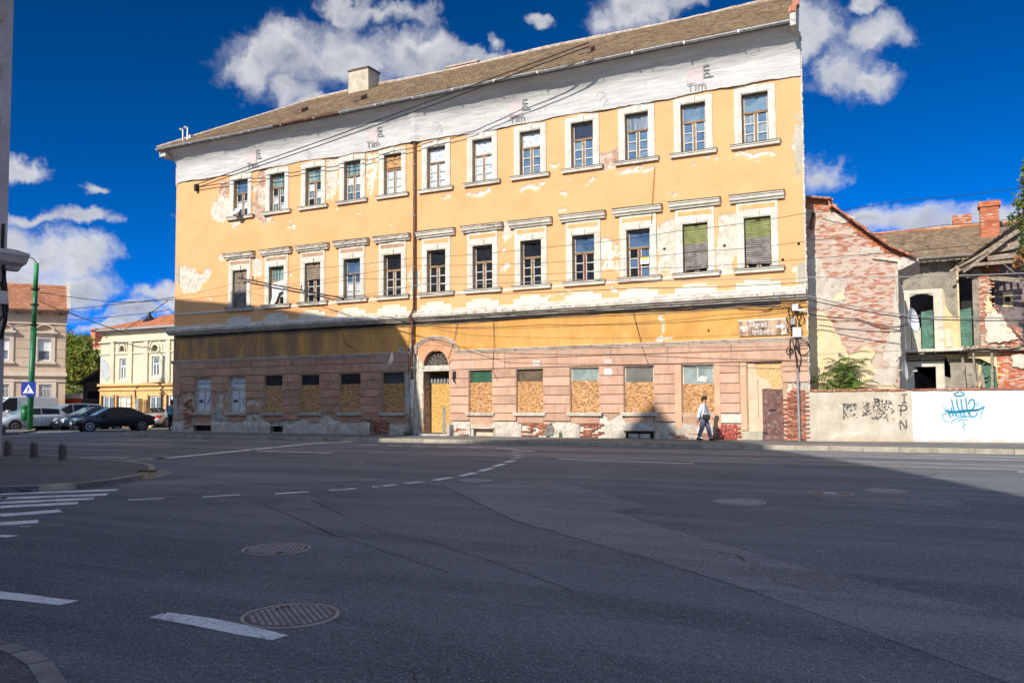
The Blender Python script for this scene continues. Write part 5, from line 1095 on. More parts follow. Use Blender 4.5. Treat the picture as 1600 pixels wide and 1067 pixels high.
# roof over the rear range
zE = EV+.02; yE = RY-.75
roof_tiles('roof_tiles', -6.0, Q(1530, 405)[0]+2.2, 3.25, (0, yE, zE), (1, 0, 0), (0, 1, 0), math.tan(R(30)), m_tileold, Ru, .2, .19, clip=lambda s, t: s < 2.0+t*.95 and s > -6)
rb = MB(); k = math.tan(R(30)); rb.add([(-6, yE, zE-.05), (1.9, yE, zE-.05), (6, yE+3.25, zE-.05+3.25*k), (-6, yE+3.25, zE-.05+3.25*k)], [(0, 1, 2, 3)]); rb.box(-6, 1.9, yE, RY+.2, zE-.1, zE-.04); rb.build('roof', m_plank, Ru)
hip = MB()
for i in range(30): hip.tube([(-6+i*.38, yE+3.25, zE+3.25*k+.04+random.uniform(-.01, .01)), (-6+i*.38+.42, yE+3.25, zE+3.25*k+.05)], .09, 7)
hip.build('ridge_tiles', m_tileor, Ru)
gp = MB(); vs = []
for x in (X0+.1, Q(1521, 405)[0]):
    for t in range(9): a_ = math.pi+math.pi*t/8; vs.append((x, yE-.07+.08*math.cos(a_), zE+.03+.08*math.sin(a_)))
gp.add(vs, [(i, i+1, i+10, i+9) for i in range(8)]); gp.build('gutter', m_steel, Ru)
MB().tube([(X0+.5, yE, zE-.05), (X0+.5, yE+.1, zE-.6), (X0+.1, RY-.2, zE-1.5), (X0+.1, RY-.2, zE-3)], .07, 8).build('drainpipe', m_rust, Ru)
# soffit boards with gaps
for i in range(16): MB().box(X0+.1+i*.27, X0+.33+i*.27, yE+.02, RY, zE-.16+random.uniform(-.02, .02), zE-.12).build('soffit_board', m_plank, Ru)
# near wing: broken roof seen from below, rake boards and loose planks
ry = RY-.9
def P3(u, v, y): p = onY(u, v, y); return Vector(p)
A = P3(1497, 414, ry); B = P3(1612, 333, ry); nrm = Vector((0, 1, 0))
d = (B-A)
mb = MB(); mb.hexa([A+Vector((0, 0, -.05)), B+Vector((0, 0, -.05)), B+Vector((0, 4, -.05)), A+Vector((0, 4, -.05)), A, B, B+Vector((0, 4, 0)), A+Vector((0, 4, 0))]); mb.build('wing_roof', m_plank, Ru)
for i in range(44):
    t = i/44; p = A+d*t; MB().hexa([tuple(p+Vector((random.uniform(-.03, .03), random.uniform(-.25, -.02), -.02))), tuple(p+d/34+Vector((0, -.1, .0))), tuple(p+d/34+Vector((0, .6, .0))), tuple(p+Vector((0, .6, -.02))), tuple(p+Vector((0, -.2, .03))), tuple(p+d/34+Vector((0, -.1, .05))), tuple(p+d/34+Vector((0, .6, .05))), tuple(p+Vector((0, .6, .03)))]).build('shingle', m_plank, Ru)
for (u0, v0, u1, v1, w, yy) in ((1500, 420, 1600, 355, .18, 0), (1505, 425, 1572, 375, .12, -.1), (1540, 394, 1600, 380, .3, .2), (1543, 404, 1592, 398, .22, -.1), (1520, 414, 1590, 408, .14, -.12), (1556, 388, 1600, 372, .12, .3), (1570, 372, 1612, 356, .14, .1), (1500, 430, 1612, 440, .2, .6), (1512, 424, 1560, 384, .08, .2), (1484, 424, 1545, 392, .09, -.15), (1493, 416, 1500, 424, .12, -.2)):
    MB().beam(P3(u0, v0, ry+yy), P3(u1, v1, ry+yy), .1, w).build('roof_timber', m_plank, Ru)
for i in range(9): p = P3(1510+i*11, 422-i*2, ry+.4); MB().beam(p, p+Vector((.2, 3, .9)), .1, .14).build('rafter', m_wooddk, Ru)
# chimneys
def bchim(u0, u1, vt, vb, y, extra=1.0, cap=True):
    a = onY(u0, vt, y); b = onY(u1, vb, y); w = b[0]-a[0]; o = MB().box(a[0]+.03, b[0]-.03, y+.03, y+w-.03, b[2]-extra, a[2]-.03).build('chimney', m_mortar, Ru)
    brick_stuff('chimney_brickwork', a[0], b[0], b[2]-extra, a[2], y, lambda x, z: True, m_bw2, o, .05, miss=.01, jit=.012); brick_stuff('chimney_side_brickwork', y+.06, y+w, b[2]-extra, a[2], a[0], lambda x, z: True, m_bwm, o, .05, miss=.01, axis='x')
    if cap: MB().box(a[0]-.07, b[0]+.07, y-.07, y+w+.07, a[2]-.2, a[2]-.02).box(a[0]-.03, b[0]+.03, y-.03, y+w+.03, a[2]-.02, a[2]+.04).build('chimney_cap', m_bw2, o)
bchim(1531, 1563, 317, 372, RY+1.0, 1.6); bchim(1488, 1519, 338, 362, RY+3.0, 1., False)
# satellite dish on the gable house corner
def dish(c, r, n, name, label, parts_dir, mat=m_white, arm=.35, depth=.16):
    """c centre, n outward direction"""
    t = thing(name, label, 'satellite dish', c); n = Vector(n).normalized(); U = n.cross(Vector((0, 0, 1))).normalized(); V = U.cross(n)
    vs = []; fs = []; N = 20; rows = 5
    for s in (0, .012):
        for i in range(rows+1):
            q = i/rows
            for j in range(N): a = 2*math.pi*j/N; vs.append(Vector(c)+(U*math.cos(a)*.9+V*math.sin(a))*r*q+n*(depth*q*q-s*(1)))
    for s in (0, 1):
        o = s*(rows+1)*N
        for i in range(rows):
            for j in range(N): fs.append((o+i*N+j, o+i*N+(j+1) % N, o+(i+1)*N+(j+1) % N, o+(i+1)*N+j))
    MB().add(vs, fs).build('reflector', mat, t, smooth=True)
    C = Vector(c); F_ = C+n*arm*1.25-V*r*.25; MB().tube([C-V*r*.95+n*.1, F_], .014, 6).tube([F_-n*.06, F_+n*.08], .035, 8).build('feed_arm', m_steel, t)
    B = C+Vector(parts_dir); MB().tube([C-n*.02, C-n*.16, B], .022, 6).build('mount', m_steel, t); return t
dp_ = onY(1421, 502, GY-.4); dish(dp_, .44, (.93, -.36, .15), 'satellite_dish', 'white satellite dish at the corner of the brick gable house above the courtyard wall', (-.25, .38, -.1), arm=.6)
# ================================================================ street wall with graffiti
A = Vector((-3.88, -.06)); Bq = Vector((2.74, .95)); dv = (Bq-A).normalized(); ang = math.atan2(dv.y, dv.x); Lw = 24.
def gwall(name, label, s0, s1, mat, h=1.73):
    t = thing(name, label, 'wall', (A.x+dv.x*s0, A.y+dv.y*s0, .15), ang); L = s1-s0; mb = MB(); nx, nz = max(2, int(L/.25)), 9; vs = []
    for j in range(nz+1):
        for i in range(nx+1):
            x = L*i/nx; z = h*j/nz; vs.append((x, mnoise.noise(((s0+x)*1.2, z*1.5, 3))*.012, z-(0 if j else .12)))
    mb.add(vs, [(j*(nx+1)+i, j*(nx+1)+i+1, (j+1)*(nx+1)+i+1, (j+1)*(nx+1)+i) for j in range(nz) for i in range(nx)]); mb.box(0, L, .02, .28, -.12, h)
    mb.build('wall_body', mat, t, world=False); return t
s1 = (Vector(onY(1420, 640, .9)[:2])-A).length; s2 = 6.98
mt, b, p = newmat('wall_beige'); v = b.n('ShaderNodeTexCoord').outputs['Object']; sx = b.n('ShaderNodeSeparateXYZ'); b.l(v, sx.inputs[0])
c = b.mix(b.ss(b.noise(v, 1.3, 7, .65), .35, .65), (.46, .39, .30), (.60, .54, .44)); c = b.mix(b.ss(b.noise(v, 2.2, 7, .7), .58, .66), c, (.70, .66, .58)); c = b.mix(b.math('MULTIPLY', b.ss(b.noise(b.mapping(v, (6, 1, .7)), 1.4, 5, .7), .55, .75), .4), c, (.26, .22, .18)); c = b.mix(b.math('MULTIPLY', b.ss(b.math('ADD', sx.outputs[2], b.math('MULTIPLY', b.noise(v, 5, 4, .6), .6)), .15, .55, 1, 0), .7), c, (.45, .30, .17))
b.l(c, p.inputs['Base Color']); p.inputs['Roughness'].default_value = .92; bump(b, p, b.noise(v, 22, 6, .7), .7, .02); m_wb = mt
mt, b, p = newmat('wall_white'); v = b.n('ShaderNodeTexCoord').outputs['Object']; sx = b.n('ShaderNodeSeparateXYZ'); b.l(v, sx.inputs[0])
c = b.mix(b.ss(b.noise(v, 1.1, 6, .6), .35, .65), (.62, .61, .58), (.76, .76, .74)); c = b.mix(b.math('MULTIPLY', b.ss(b.noise(b.mapping(v, (5, 1, .5)), 1.4, 5, .7), .55, .75), .35), c, (.48, .46, .42)); f = b.ss(b.math('ADD', sx.outputs[2], b.math('MULTIPLY', b.noise(v, 4, 6, .7), .55)), .30, .42, 1, 0); c = b.mix(f, c, b.mix(b.noise(v, 12, 4, .7), (.42, .34, .26), (.68, .62, .54)))
b.l(c, p.inputs['Base Color']); p.inputs['Roughness'].default_value = .85; bump(b, p, b.noise(v, 22, 6, .7), .45, .015); m_ww = mt
gw1 = gwall('plastered_wall', 'low stained beige yard wall with black scribbles left of the white painted wall', 0, s1, m_wb)
gw2 = gwall('white_wall', 'white painted yard wall carrying a big blue tag', s1+.004, s2, m_ww)
gw3 = gwall('plastered_wall', 'beige yard wall continuing past the right end of the white painted wall', s2+.004, Lw, m_wb)
for t, s0, sE in ((gw1, 0, s1), (gw2, s1, s2), (gw3, s2, 9.5)):
    cbm = ('capb',)
    if cbm not in _mc: q = MB().box(0, .245, -.05, .32, 0, .065, .006).build('brick', m_brickpcs, None, world=False); _mc[cbm] = q.data; bpy.data.objects.remove(q)
    n = int((sE-s0)/.256)
    for i in range(n): o = share('brick', _mc[cbm], t); o.location = (i*.256+.004, random.uniform(-.012, .012), 1.732+random.uniform(-.004, .006)); o.rotation_euler = (random.uniform(-.02, .02), random.uniform(-.01, .01), 0)
box('brick_capping', m_brickpcs, 2.6, Lw-s2, -.04, .3, 1.73, 1.79, gw3, world=False)
# graffiti strokes, real paint lines 3 mm proud of the wall; pixel -> wall coordinates
def wl(u, v):
    rr_ = ray(u, v); nx, ny = -dv.y, dv.x; t = (A.x*nx+(A.y+31)*ny)/(rr_[0]*nx+rr_[1]*ny); P = (rr_[0]*t, -31+rr_[1]*t, 1.57+rr_[2]*t)
    return (P[0]-A.x)*dv.x+(P[1]-A.y)*dv.y, P[2]-.15
def stroke(mb, pts, w, s0, conv=True, taper=True, kf=6, y=-.018):
    P = [Vector(wl(*q)) if conv else Vector(q) for q in pts]
    if len(P) > 2:   # Catmull-Rom
        S = []; ext = [P[0]]+P+[P[-1]]
        for i in range(len(P)-1):
            p0, p1, p2_, p3_ = ext[i:i+4]
            for k in range(kf): t = k/kf; S.append(.5*((2*p1)+(-p0+p2_)*t+(2*p0-5*p1+4*p2_-p3_)*t*t+(-p0+3*p1-3*p2_+p3_)*t**3))
        S.append(P[-1]); P = S
    n = len(P); vs = []
    for i, q in enumerate(P):
        d = (P[min(n-1, i+1)]-P[max(0, i-1)]); d = d.normalized() if d.length > 1e-6 else Vector((1, 0)); nn = Vector((-d.y, d.x))*w/2*(1 if not taper else .75+.25*math.sin(math.pi*i/max(1, n-1)))
        for sgn in (1, -1): vs.append((q.x-s0+nn.x*sgn, y, q.y+nn.y*sgn))
        for sgn in (1, -1): vs.append((q.x-s0+nn.x*sgn, y+.014, q.y+nn.y*sgn))
    mb.add(vs, [(4*i, 4*i+1, 4*i+5, 4*i+4) for i in range(n-1)]+[(4*i, 4*i+4, 4*i+6, 4*i+2) for i in range(n-1)]+[(4*i+1, 4*i+3, 4*i+7, 4*i+5) for i in range(n-1)])
g3 = lambda *pts: [(1290+a/5.161, 600+b/5.161) for a, b in pts]
m_spray = M('blue_spray', (.01, .22, .38), .6, .15, 5, (.03, .33, .50), bst=0); m_spl = M('light_blue_spray', (.10, .42, .55), .6, .2, 6, (.2, .52, .64), bst=0); m_blk = M('black_spray', (.06, .055, .05), .7, .3, 8, (.14, .13, .12), bst=0, dirt=(.30, .26, .21))
mb = MB(); W_ = .045
for pts in [g3((1075, 62), (1045, 72), (1042, 90), (1070, 96), (1110, 88), (1113, 72), (1085, 63)), g3((1015, 120), (1025, 170), (1045, 240), (1060, 265)), g3((1055, 118), (1065, 180), (1090, 245), (1100, 262)), g3((1090, 120), (1100, 190), (1120, 250), (1135, 262)), g3((1128, 108), (1135, 170), (1150, 230), (1165, 250)),
            g3((985, 200), (995, 235), (1010, 272)), g3((1010, 185), (1022, 230), (1030, 262)), g3((1148, 165), (1165, 130), (1190, 125), (1200, 160), (1190, 195), (1165, 215), (1160, 245), (1185, 262), (1215, 250), (1222, 225))]: stroke(mb, pts, W_, s1+.004)
for pts in [g3((960, 215), (1040, 222), (1130, 212), (1220, 208), (1280, 180)), g3((985, 225), (1060, 226), (1150, 214), (1235, 208))]: stroke(mb, pts, .07, s1+.004, y=-.021)
mb.build('graffiti', m_spray, gw2, world=False)
mb = MB()
for pts in [g3((985, 235), (950, 240), (942, 262), (955, 290), (990, 300)), g3((1010, 310), (1030, 290), (1080, 270), (1130, 266)), g3((1060, 300), (1100, 285), (1145, 288)), g3((1095, 300), (1125, 320), (1105, 340), (1120, 360), (1127, 378)), g3((1275, 190), (1255, 240), (1250, 290)), g3((945, 180), (965, 215)), g3((960, 178), (975, 205)), g3((1215, 145), (1215, 180)), g3((1235, 145), (1232, 175)), g3((920, 208), (922, 214)), g3((935, 222), (937, 228)), g3((1258, 152), (1260, 158)), g3((1256, 165), (1258, 168)), g3((1045, 232), (1080, 255), (1130, 255), (1180, 268), (1215, 258))]: stroke(mb, pts, .035, s1+.004, y=-.019)
mb.build('graffiti_outline', m_spl, gw2, world=False)
mb = MB(); e = .0
for pts in [g3((612, 85), (655, 82)), g3((632, 84), (634, 148)), g3((615, 150), (652, 147)), g3((608, 170), (606, 255)), g3((580, 175), (630, 168), (652, 185), (640, 210), (592, 212)), g3((604, 366), (602, 292), (650, 362), (648, 285))]: stroke(mb, pts, .055, 0, kf=3)
mb.build('graffiti_letters', m_blk, gw1, world=False)
mb = MB(); rg = random.Random(11)
stroke(mb, g3((145, 155), (146, 285)), .05, 0); stroke(mb, g3((138, 158), (180, 165), (240, 160)), .04, 0)
for bx, by, w, h, n in ((150, 160, 95, 110, 26), (290, 150, 70, 100, 30), (380, 120, 60, 170, 40), (440, 125, 105, 170, 46), (225, 160, 20, 30, 9), (400, 120, 25, 30, 9)):
    for k in range(n):
        x = bx+rg.random()*w; y = by+rg.random()**1.3*h; a = rg.uniform(-1, 1); stroke(mb, g3((x, y), (x+12*a, y+rg.uniform(-10, 10)), (x+20*a, y+rg.uniform(-14, 14))), rg.uniform(.015, .045), 0, kf=2)
mb.build('graffiti_scribble', m_blk, gw1, world=False)
for bx, bz in ((.35, .45), (1.75, .35)):
    pass
# ================================================================ vegetation
def leafm(name, c1, c2, c3=None, tr=.35):
    mt, b, p = newmat(name); v = b.n('ShaderNodeTexCoord').outputs['Object']; vo = b.n('ShaderNodeTexVoronoi'); b.l(v, vo.inputs['Vector']); vo.inputs['Scale'].default_value = 5; sp = b.n('ShaderNodeSeparateXYZ'); b.l(vo.outputs['Color'], sp.inputs[0])
    c = b.mix(sp.outputs[0], c1, c2)
    if c3: c = b.mix(b.ss(b.noise(v, 1.1, 3, .6), .52, .64), c, c3)
    b.l(c, p.inputs['Base Color']); p.inputs['Roughness'].default_value = .55; p.inputs['Specular IOR Level'].default_value = .35
    t = b.n('ShaderNodeBsdfTranslucent'); b.l(c, t.inputs[0]); m = b.n('ShaderNodeMixShader'); m.inputs[0].default_value = tr; b.l(p.outputs[0], m.inputs[1]); b.l(t.outputs[0], m.inputs[2]); b.l(m.outputs[0], mt.node_tree.nodes['Material Output'].inputs[0]); return mt
m_leafA = leafm('leaf_green', (.06, .13, .02), (.17, .26, .04)); m_leafB = leafm('leaf_yellowgreen', (.12, .17, .025), (.32, .36, .06), (.42, .36, .08)); m_leafO = leafm('leaf_turning', (.07, .14, .03), (.20, .27, .06), (.42, .17, .06)); m_bark = M('bark', (.14, .11, .085), .95, .3, 6, (.26, .22, .18), 30, .8)
def crown(name, mat, clumps, n, size, parent, seed=1, droop=.3):
    r = np.random.RandomState(seed); V = []; Fc = []; off = np.array(wloc(parent))
    for (cx, cy, cz, rx_, ry_, rz_) in clumps:
        k = int(n*rx_*ry_*rz_/sum(c[3]*c[4]*c[5] for c in clumps))
        for i in range(k):
            d = r.normal(size=3); d /= np.linalg.norm(d); q = r.rand()**.45*(1+.25*math.sin(d[0]*5+cx)+.2*math.sin(d[2]*7+cz*3)); c = np.array([cx, cy, cz])+d*q*np.array([rx_, ry_, rz_])
            a = r.normal(size=3); a /= np.linalg.norm(a); bb = np.cross(a, r.normal(size=3)); bb /= np.linalg.norm(bb); s = size*r.uniform(.6, 1.3)
            m_ = len(V); V += [c-a*s, c+bb*s*.45-a*s*.1, c+a*s, c-bb*s*.45-a*s*.1]; Fc += [(m_, m_+1, m_+2, m_+3)]
    me = bpy.data.meshes.new(name); me.from_pydata((np.array(V)-off).tolist(), [], Fc); me.materials.append(mat); o = bpy.data.objects.new(name, me); col.objects.link(o); o.parent = parent; return o
def limbs(base, top_, r, n, spread, parent, seed, mat=m_bark):
    rg_ = random.Random(seed); mb = MB(); base = Vector(base); top_ = Vector(top_); mid = base.lerp(top_, .5)+Vector((rg_.uniform(-.2, .2), 0, 0)); mb.tube([base, base.lerp(mid, .5)+Vector((.06, 0, 0)), mid, top_], r, 8, r2=r*.35)
    for i in range(n):
        t = .35+.6*i/n; p = base.lerp(top_, t); a = rg_.uniform(0, 6.28); e = p+Vector((math.cos(a)*spread, math.sin(a)*spread, spread*rg_.uniform(.3, .9))); mb.tube([p, p.lerp(e, .5)+Vector((0, 0, -.1)), e], r*.4, 6, r2=r*.1)
    return mb.build('trunk', mat, parent)
# tree leaning in at the right edge
tx, ty = onY(1640, 600, 7.)[0], 7.
T = thing('maple_tree', 'green and rusty leaved tree leaning in at the right edge over the ruined roof', 'tree', (tx, ty, .15))
limbs((tx, ty, .1), (tx-.2, ty, 11.), .2, 7, 1.6, T, 4)
cl_ = []
for (u, v, r_) in ((1612, 262, .5), (1608, 285, .5), (1598, 316, .55), (1586, 340, .38), (1578, 352, .25), (1606, 340, .6), (1604, 372, .4), (1598, 400, .5), (1592, 415, .3), (1606, 392, .5), (1620, 300, .7), (1625, 360, .8), (1630, 410, .7), (1640, 240, .7), (1660, 330, 1.2)):
    p = onY(u, v, ty); cl_.append((p[0], ty+random.uniform(-.3, .3), p[2], r_, r_, r_*.85))
crown('crown', m_leafO, [(a, b, c, d*.85, e*.85, f*.85) for a, b, c, d, e, f in cl_], 4200, .10, T, 3)
# tree of heaven saplings behind the wall: compound leaves
Sp = thing('sapling', 'young tree with long feathered green leaves rising behind the beige graffiti wall', 'tree', (-2.6, .85, .15))
V = []; Fc = []; st = MB(); rgs = random.Random(5); off = wloc(Sp)
def leafblade(p, d, L, w, nrm_):
    global V, Fc
    s = d.cross(nrm_).normalized()*w; k = len(V); V += [p, p+d*L*.35+s, p+d*L+nrm_*(-.02), p+d*L*.35-s]; Fc.append((k, k+1, k+2, k+3))
stems = [(1272, 600, 1285, 582), (1300, 600, 1310, 562), (1320, 600, 1326, 556), (1345, 600, 1342, 570), (1285, 600, 1296, 578), (1312, 606, 1318, 560), (1330, 606, 1338, 566)]
for (u0, v0, u1, v1) in stems:
    yy = .85+rgs.uniform(-.15, .2); b0 = Vector(onY(u0, v0, yy)); b0.z = .2; t0 = Vector(onY(u1, v1, yy)); st.tube([b0, b0.lerp(t0, .6), t0], .018, 5, r2=.008)
    for k in range(15):
        p = b0.lerp(t0, .55+.45*k/14); a = rgs.uniform(0, 6.28); dd = Vector((math.cos(a), math.sin(a)*.8, rgs.uniform(.05, .8))).normalized(); L = rgs.uniform(.45, .85); q = [p]; cur = p; cd_ = dd.copy()
        for s in range(9):
            cur = cur+cd_*L/9; cd_ = (cd_+Vector((0, 0, -.12))).normalized(); q.append(cur.copy())
            if s > 0:
                side = cd_.cross(Vector((0, 0, 1))).normalized(); nrm_ = side.cross(cd_)
                for sg in (1, -1): leafblade(cur, (side*sg*1.0+cd_*.35-Vector((0, 0, .25))).normalized(), .15*(1.1-.06*s), .028, nrm_)
        st.tube(q, .006, 4)
me = bpy.data.meshes.new('foliage'); me.from_pydata([tuple(Vector(p)-off) for p in V], [], Fc); me.materials.append(leafm('leaf_heaven', (.05, .14, .015), (.16, .30, .03), (.26, .34, .05))); o = bpy.data.objects.new('foliage', me); col.objects.link(o); o.parent = Sp
st.build('stem', M('green_stem', (.16, .15, .06), .7, .2, 5), Sp)
# weeds at the wall foot and on the corner pavement
def weed(name, label, loc, r, n, h, seed, grp='tufts of weeds'):
    t = thing(name, label, 'weed', loc, 0, grp); rg_ = random.Random(seed); V = []; Fc = []
    for i in range(n):
        a = rg_.uniform(0, 6.28); q = rg_.random()*r; x, y = q*math.cos(a), q*math.sin(a)*.5; hh = h*rg_.uniform(.4, 1); k = len(V); w = .008; V += [(x-w, y, 0), (x+w, y, 0), (x+rg_.uniform(-.05, .05), y+rg_.uniform(-.04, .04), hh)]; Fc.append((k, k+1, k+2))
    me = bpy.data.meshes.new('blades'); me.from_pydata(V, [], Fc); me.materials.append(m_leafA); o = bpy.data.objects.new('blades', me); col.objects.link(o); o.parent = t
weed('weed_tuft', 'grass tuft growing at the foot of the wall beside the drainpipe', (-20.9, -.12, .15), .15, 60, .22, 1); weed('weed_tuft', 'single tall weed at the foot of the wall between boarded windows', (-13.45, -.14, .15), .06, 40, .34, 2)
q = onZ(235, 737, .12); weed('weed_tuft', 'dry grass tuft growing inside the tip of the corner kerb', (q[0]-.1, q[1], .12), .28, 220, .05, 3); q = onZ(436, 866, .0); weed('weed_tuft', 'tiny green weed at the rim of the manhole cover left of the middle', (q[0], q[1], .008), .03, 40, .03, 4)
# ================================================================ grey corner building at the left edge of the frame (throws the shadow on the left half of the facade)
m_greyw = M('grey_render', (.42, .42, .43), .9, .15, .8, (.50, .50, .51), 20, .4); m_greyt = M('grey_trim', (.56, .54, .51), .9, .2, 2, (.66, .64, .60), 20, .5)
Gb = thing('corner_building', 'tall grey rendered corner building at the left edge of the picture', 'building', (-30, -24, .1))
prof = [(-47, .0), (-23.6, .0), (-23.6, 13.85), (-22.72, 14.0), (-22.72, 14.15), (-23.44, 15.2), (-27.4, 15.85), (-31.8, 16.6), (-37.6, 17.3), (-47, 16.0)]
MB().prism(prof, 'y', -30.5, -16.4).build('wall', m_greyw, Gb)
MB().box(-33.5, -32.6, -17.6, -16.45, 16, 17.45).build('chimney', m_greyt, Gb)
for (u, v, dz) in ((12.5, 16, .16), (8.5, 98, .16), (4.5, 182, .14)):
    p = onX(u, v, -23.2); MB().prism([(-23.6, p[2]-.32), (-23.38, p[2]-.28), (-23.2, p[2]-.1), (-23.15, p[2]), (-23.6, p[2]+.03)], 'y', p[1]-1.6, p[1]).build('window_hood', m_greyt, Gb)
    MB().box(-23.62, -23.55, p[1]-1.35, p[1]-.25, p[2]-2.2, p[2]-.45).build('window', gD, Gb)
pa = onY(29, 399, -16.4); z0 = pa[2]; xo = max(-23.0, min(-22.5, pa[0]))
MB().prism([(-23.6, z0-.40), (-23.45, z0-.36), (-23.4, z0-.28), (xo+.25-.4, z0-.20), (xo-.05, z0-.05), (xo, z0+.0), (xo, z0+.08), (-23.6, z0+.25)], 'y', -30.4, -16.1).build('storey_cornice', m_greyt, Gb)
# thick cables down its corner
for k, pts in enumerate(([(5, 350), (4, 385), (6, 420), (4, 470), (8, 500), (2, 530)], [(5, 420), (9, 450), (11, 480), (8, 505), (1, 525)], [(0, 440), (5, 455), (6, 490), (0, 500)])):
    MB().tube([onX(u, v, -23.4) for u, v in pts], .05 if k < 2 else .03, 6).build('cable', m_cable, Gb)
MB().box(*[c for p in ((-23.5, -23.3),) for c in p], onX(3, 460, -23.4)[1]-.2, onX(3, 460, -23.4)[1]+.12, onX(3, 475, -23.4)[2], onX(3, 455, -23.4)[2]).build('junction_box', m_greyt, Gb)
# building behind the camera (its roof shades the street)
Sb = thing('apartment_building', 'tall apartment building behind the viewer whose roof line shades the street', 'building', (-10, -42, .1))
pr = [(6, 0), (6, 5.5), (5, 6.2), (-1.31, 13.26), (-3.94, 16.23), (-7.4, 19.6), (-10.9, 22.4), (-12.9, 22.85), (-14.0, 24.25), (-15.3, 22.75), (-15.9, 22.4), (-17.9, 21.8), (-18.9, 20.85), (-21, 20.5), (-24.3, 20.5), (-25.7, 18.2), (-27, 16), (-27, 0)]
MB().prism(pr, 'y', -48, -36.5).build('wall', M('far_render', (.42, .36, .28), .9, .2, 1, (.52, .45, .36)), Sb)
for ix in range(9):
    for iz in range(3 if ix > 6 else 4): MB().box(-25+ix*3.2, -23.9+ix*3.2, -36.55, -36.45, 2.2+iz*3.8, 4.2+iz*3.8).build('window', gD, Sb)
# ================================================================ beige house across the side street (built facing +X, then turned so the sun reaches its front)
HXp = -54.
def H(u, v): p = onX(u, v, HXp); return (p[1], p[2])
m_bge = M('beige_render', (.60, .44, .32), .88, .1, 1, (.68, .52, .39), 20, .25, streak=.15); m_bget = M('beige_trim', (.68, .56, .44), .85, .1, 2, (.74, .63, .52), 20, .2)
Hb = thing('beige_house', 'two storey beige house with orange tiled roof white window blinds and barred lower windows', 'house', (HXp, H(103, 560)[0], 0))
yr = H(103, 560)[0]; yl = yr-16; ev = H(60, 485)[1]; mid = H(60, 584)[1]
w_up = []
for (u0, u1) in ((59.5, 80), (-7, 14.5)): w_up.append((H(u0, 545)[0], H(u1, 545)[0], H(70, 563)[1], H(70, 528)[1]))
dy = w_up[0][0]-w_up[1][0]; w_up.append((w_up[1][0]-dy, w_up[1][1]-dy)+w_up[0][2:])
w_lo = [(H(61, 620)[0], H(81, 620)[0], .9, H(70, 600)[1]), (H(-6, 620)[0], H(14, 620)[0], .9, H(70, 600)[1])]; w_lo.append((w_lo[1][0]-dy, w_lo[1][1]-dy)+w_lo[0][2:])
ys = sorted(set([yl, yr]+[c for w in w_up+w_lo for c in w[:2]])); zs = sorted(set([0, mid, ev]+[c for w in w_up+w_lo for c in w[2:4]])); mb = MB()
for a, b_ in zip(ys[:-1], ys[1:]):
    for c, d in zip(zs[:-1], zs[1:]):
        if any(w[0] <= (a+b_)/2 <= w[1] and w[2] <= (c+d)/2 <= w[3] for w in w_up+w_lo): continue
        mb.box(HXp-.4, HXp, a, b_, c, d)
mb.box(HXp-8, HXp-.42, yl, yr, 0, ev); o = mb.build('wall', m_bge, Hb)
def bx(name, mat, y0, y1, z0, z1, x0, x1, par=None): return box(name, mat, x0, x1, y0, y1, z0, z1, par or Hb)
for w in w_up:
    a, b_, c, d = w; f = MB().box(HXp-.2, HXp-.1, a, a+.09, c, d).box(HXp-.2, HXp-.1, b_-.09, b_, c, d).box(HXp-.2, HXp-.1, a+.09, b_-.09, c, c+.09).box(HXp-.2, HXp-.1, a+.09, b_-.09, d-.08, d).build('window', m_white, Hb)
    box('pane', gC, HXp-.17, HXp-.16, a+.09, b_-.09, c+.09, d-.08, f); box('blind', m_white, HXp-.15, HXp-.12, a+.09, b_-.09, c+(d-c)*.45, d-.05, f)
    MB().box(HXp, HXp+.07, a-.3, a, c-.1, d+.35).box(HXp, HXp+.07, b_, b_+.3, c-.1, d+.35).box(HXp, HXp+.07, a, b_, d, d+.35).build('window_surround', m_bget, Hb)
    box('window_sill', m_bget, HXp, HXp+.18, a-.4, b_+.4, c-.2, c-.1, Hb); box('pediment_ledge', m_bget, HXp, HXp+.28, a-.45, b_+.45, d+.36, d+.5, Hb)
    ym = (a+b_)/2; rw = (b_-a)/2+.25; n = 12; vs = []
    for i in range(n+1):
        t = math.pi*i/n
        for (r_, x) in ((1, HXp), (1, HXp+.22), (.84, HXp+.22), (.84, HXp+.02)): vs.append((x, ym+rw*r_*math.cos(t), d+.5+rw*.72*r_*math.sin(t)))
    MB().add(vs, [(4*i+j, 4*i+(j+1) % 4, 4*i+4+(j+1) % 4, 4*i+4+j) for i in range(n) for j in range(4)]).build('pediment_arch', m_bget, Hb)
for w in w_lo:
    a, b_, c, d = w; f = MB().box(HXp-.2, HXp-.1, a, a+.09, c, d).box(HXp-.2, HXp-.1, b_-.09, b_, c, d).box(HXp-.2, HXp-.1, a+.09, b_-.09, d-.08, d).build('window', m_white, Hb); box('pane', gD, HXp-.17, HXp-.16, a+.05, b_-.05, c, d, f)
    g = MB()
    for k in range(9): y = a+(b_-a)*(k+.5)/9; g.box(HXp-.06, HXp-.03, y-.018, y+.018, c, d)
    for z in (c+.3, (c+d)/2, d-.3): g.box(HXp-.065, HXp-.03, a, b_, z-.02, z+.02)
    g.build('window_grille', m_white, f); MB().box(HXp, HXp+.07, a-.32, a, c, d+.35).box(HXp, HXp+.07, b_, b_+.32, c, d+.35).box(HXp, HXp+.07, a, b_, d, d+.35).build('window_surround', m_bget, Hb)
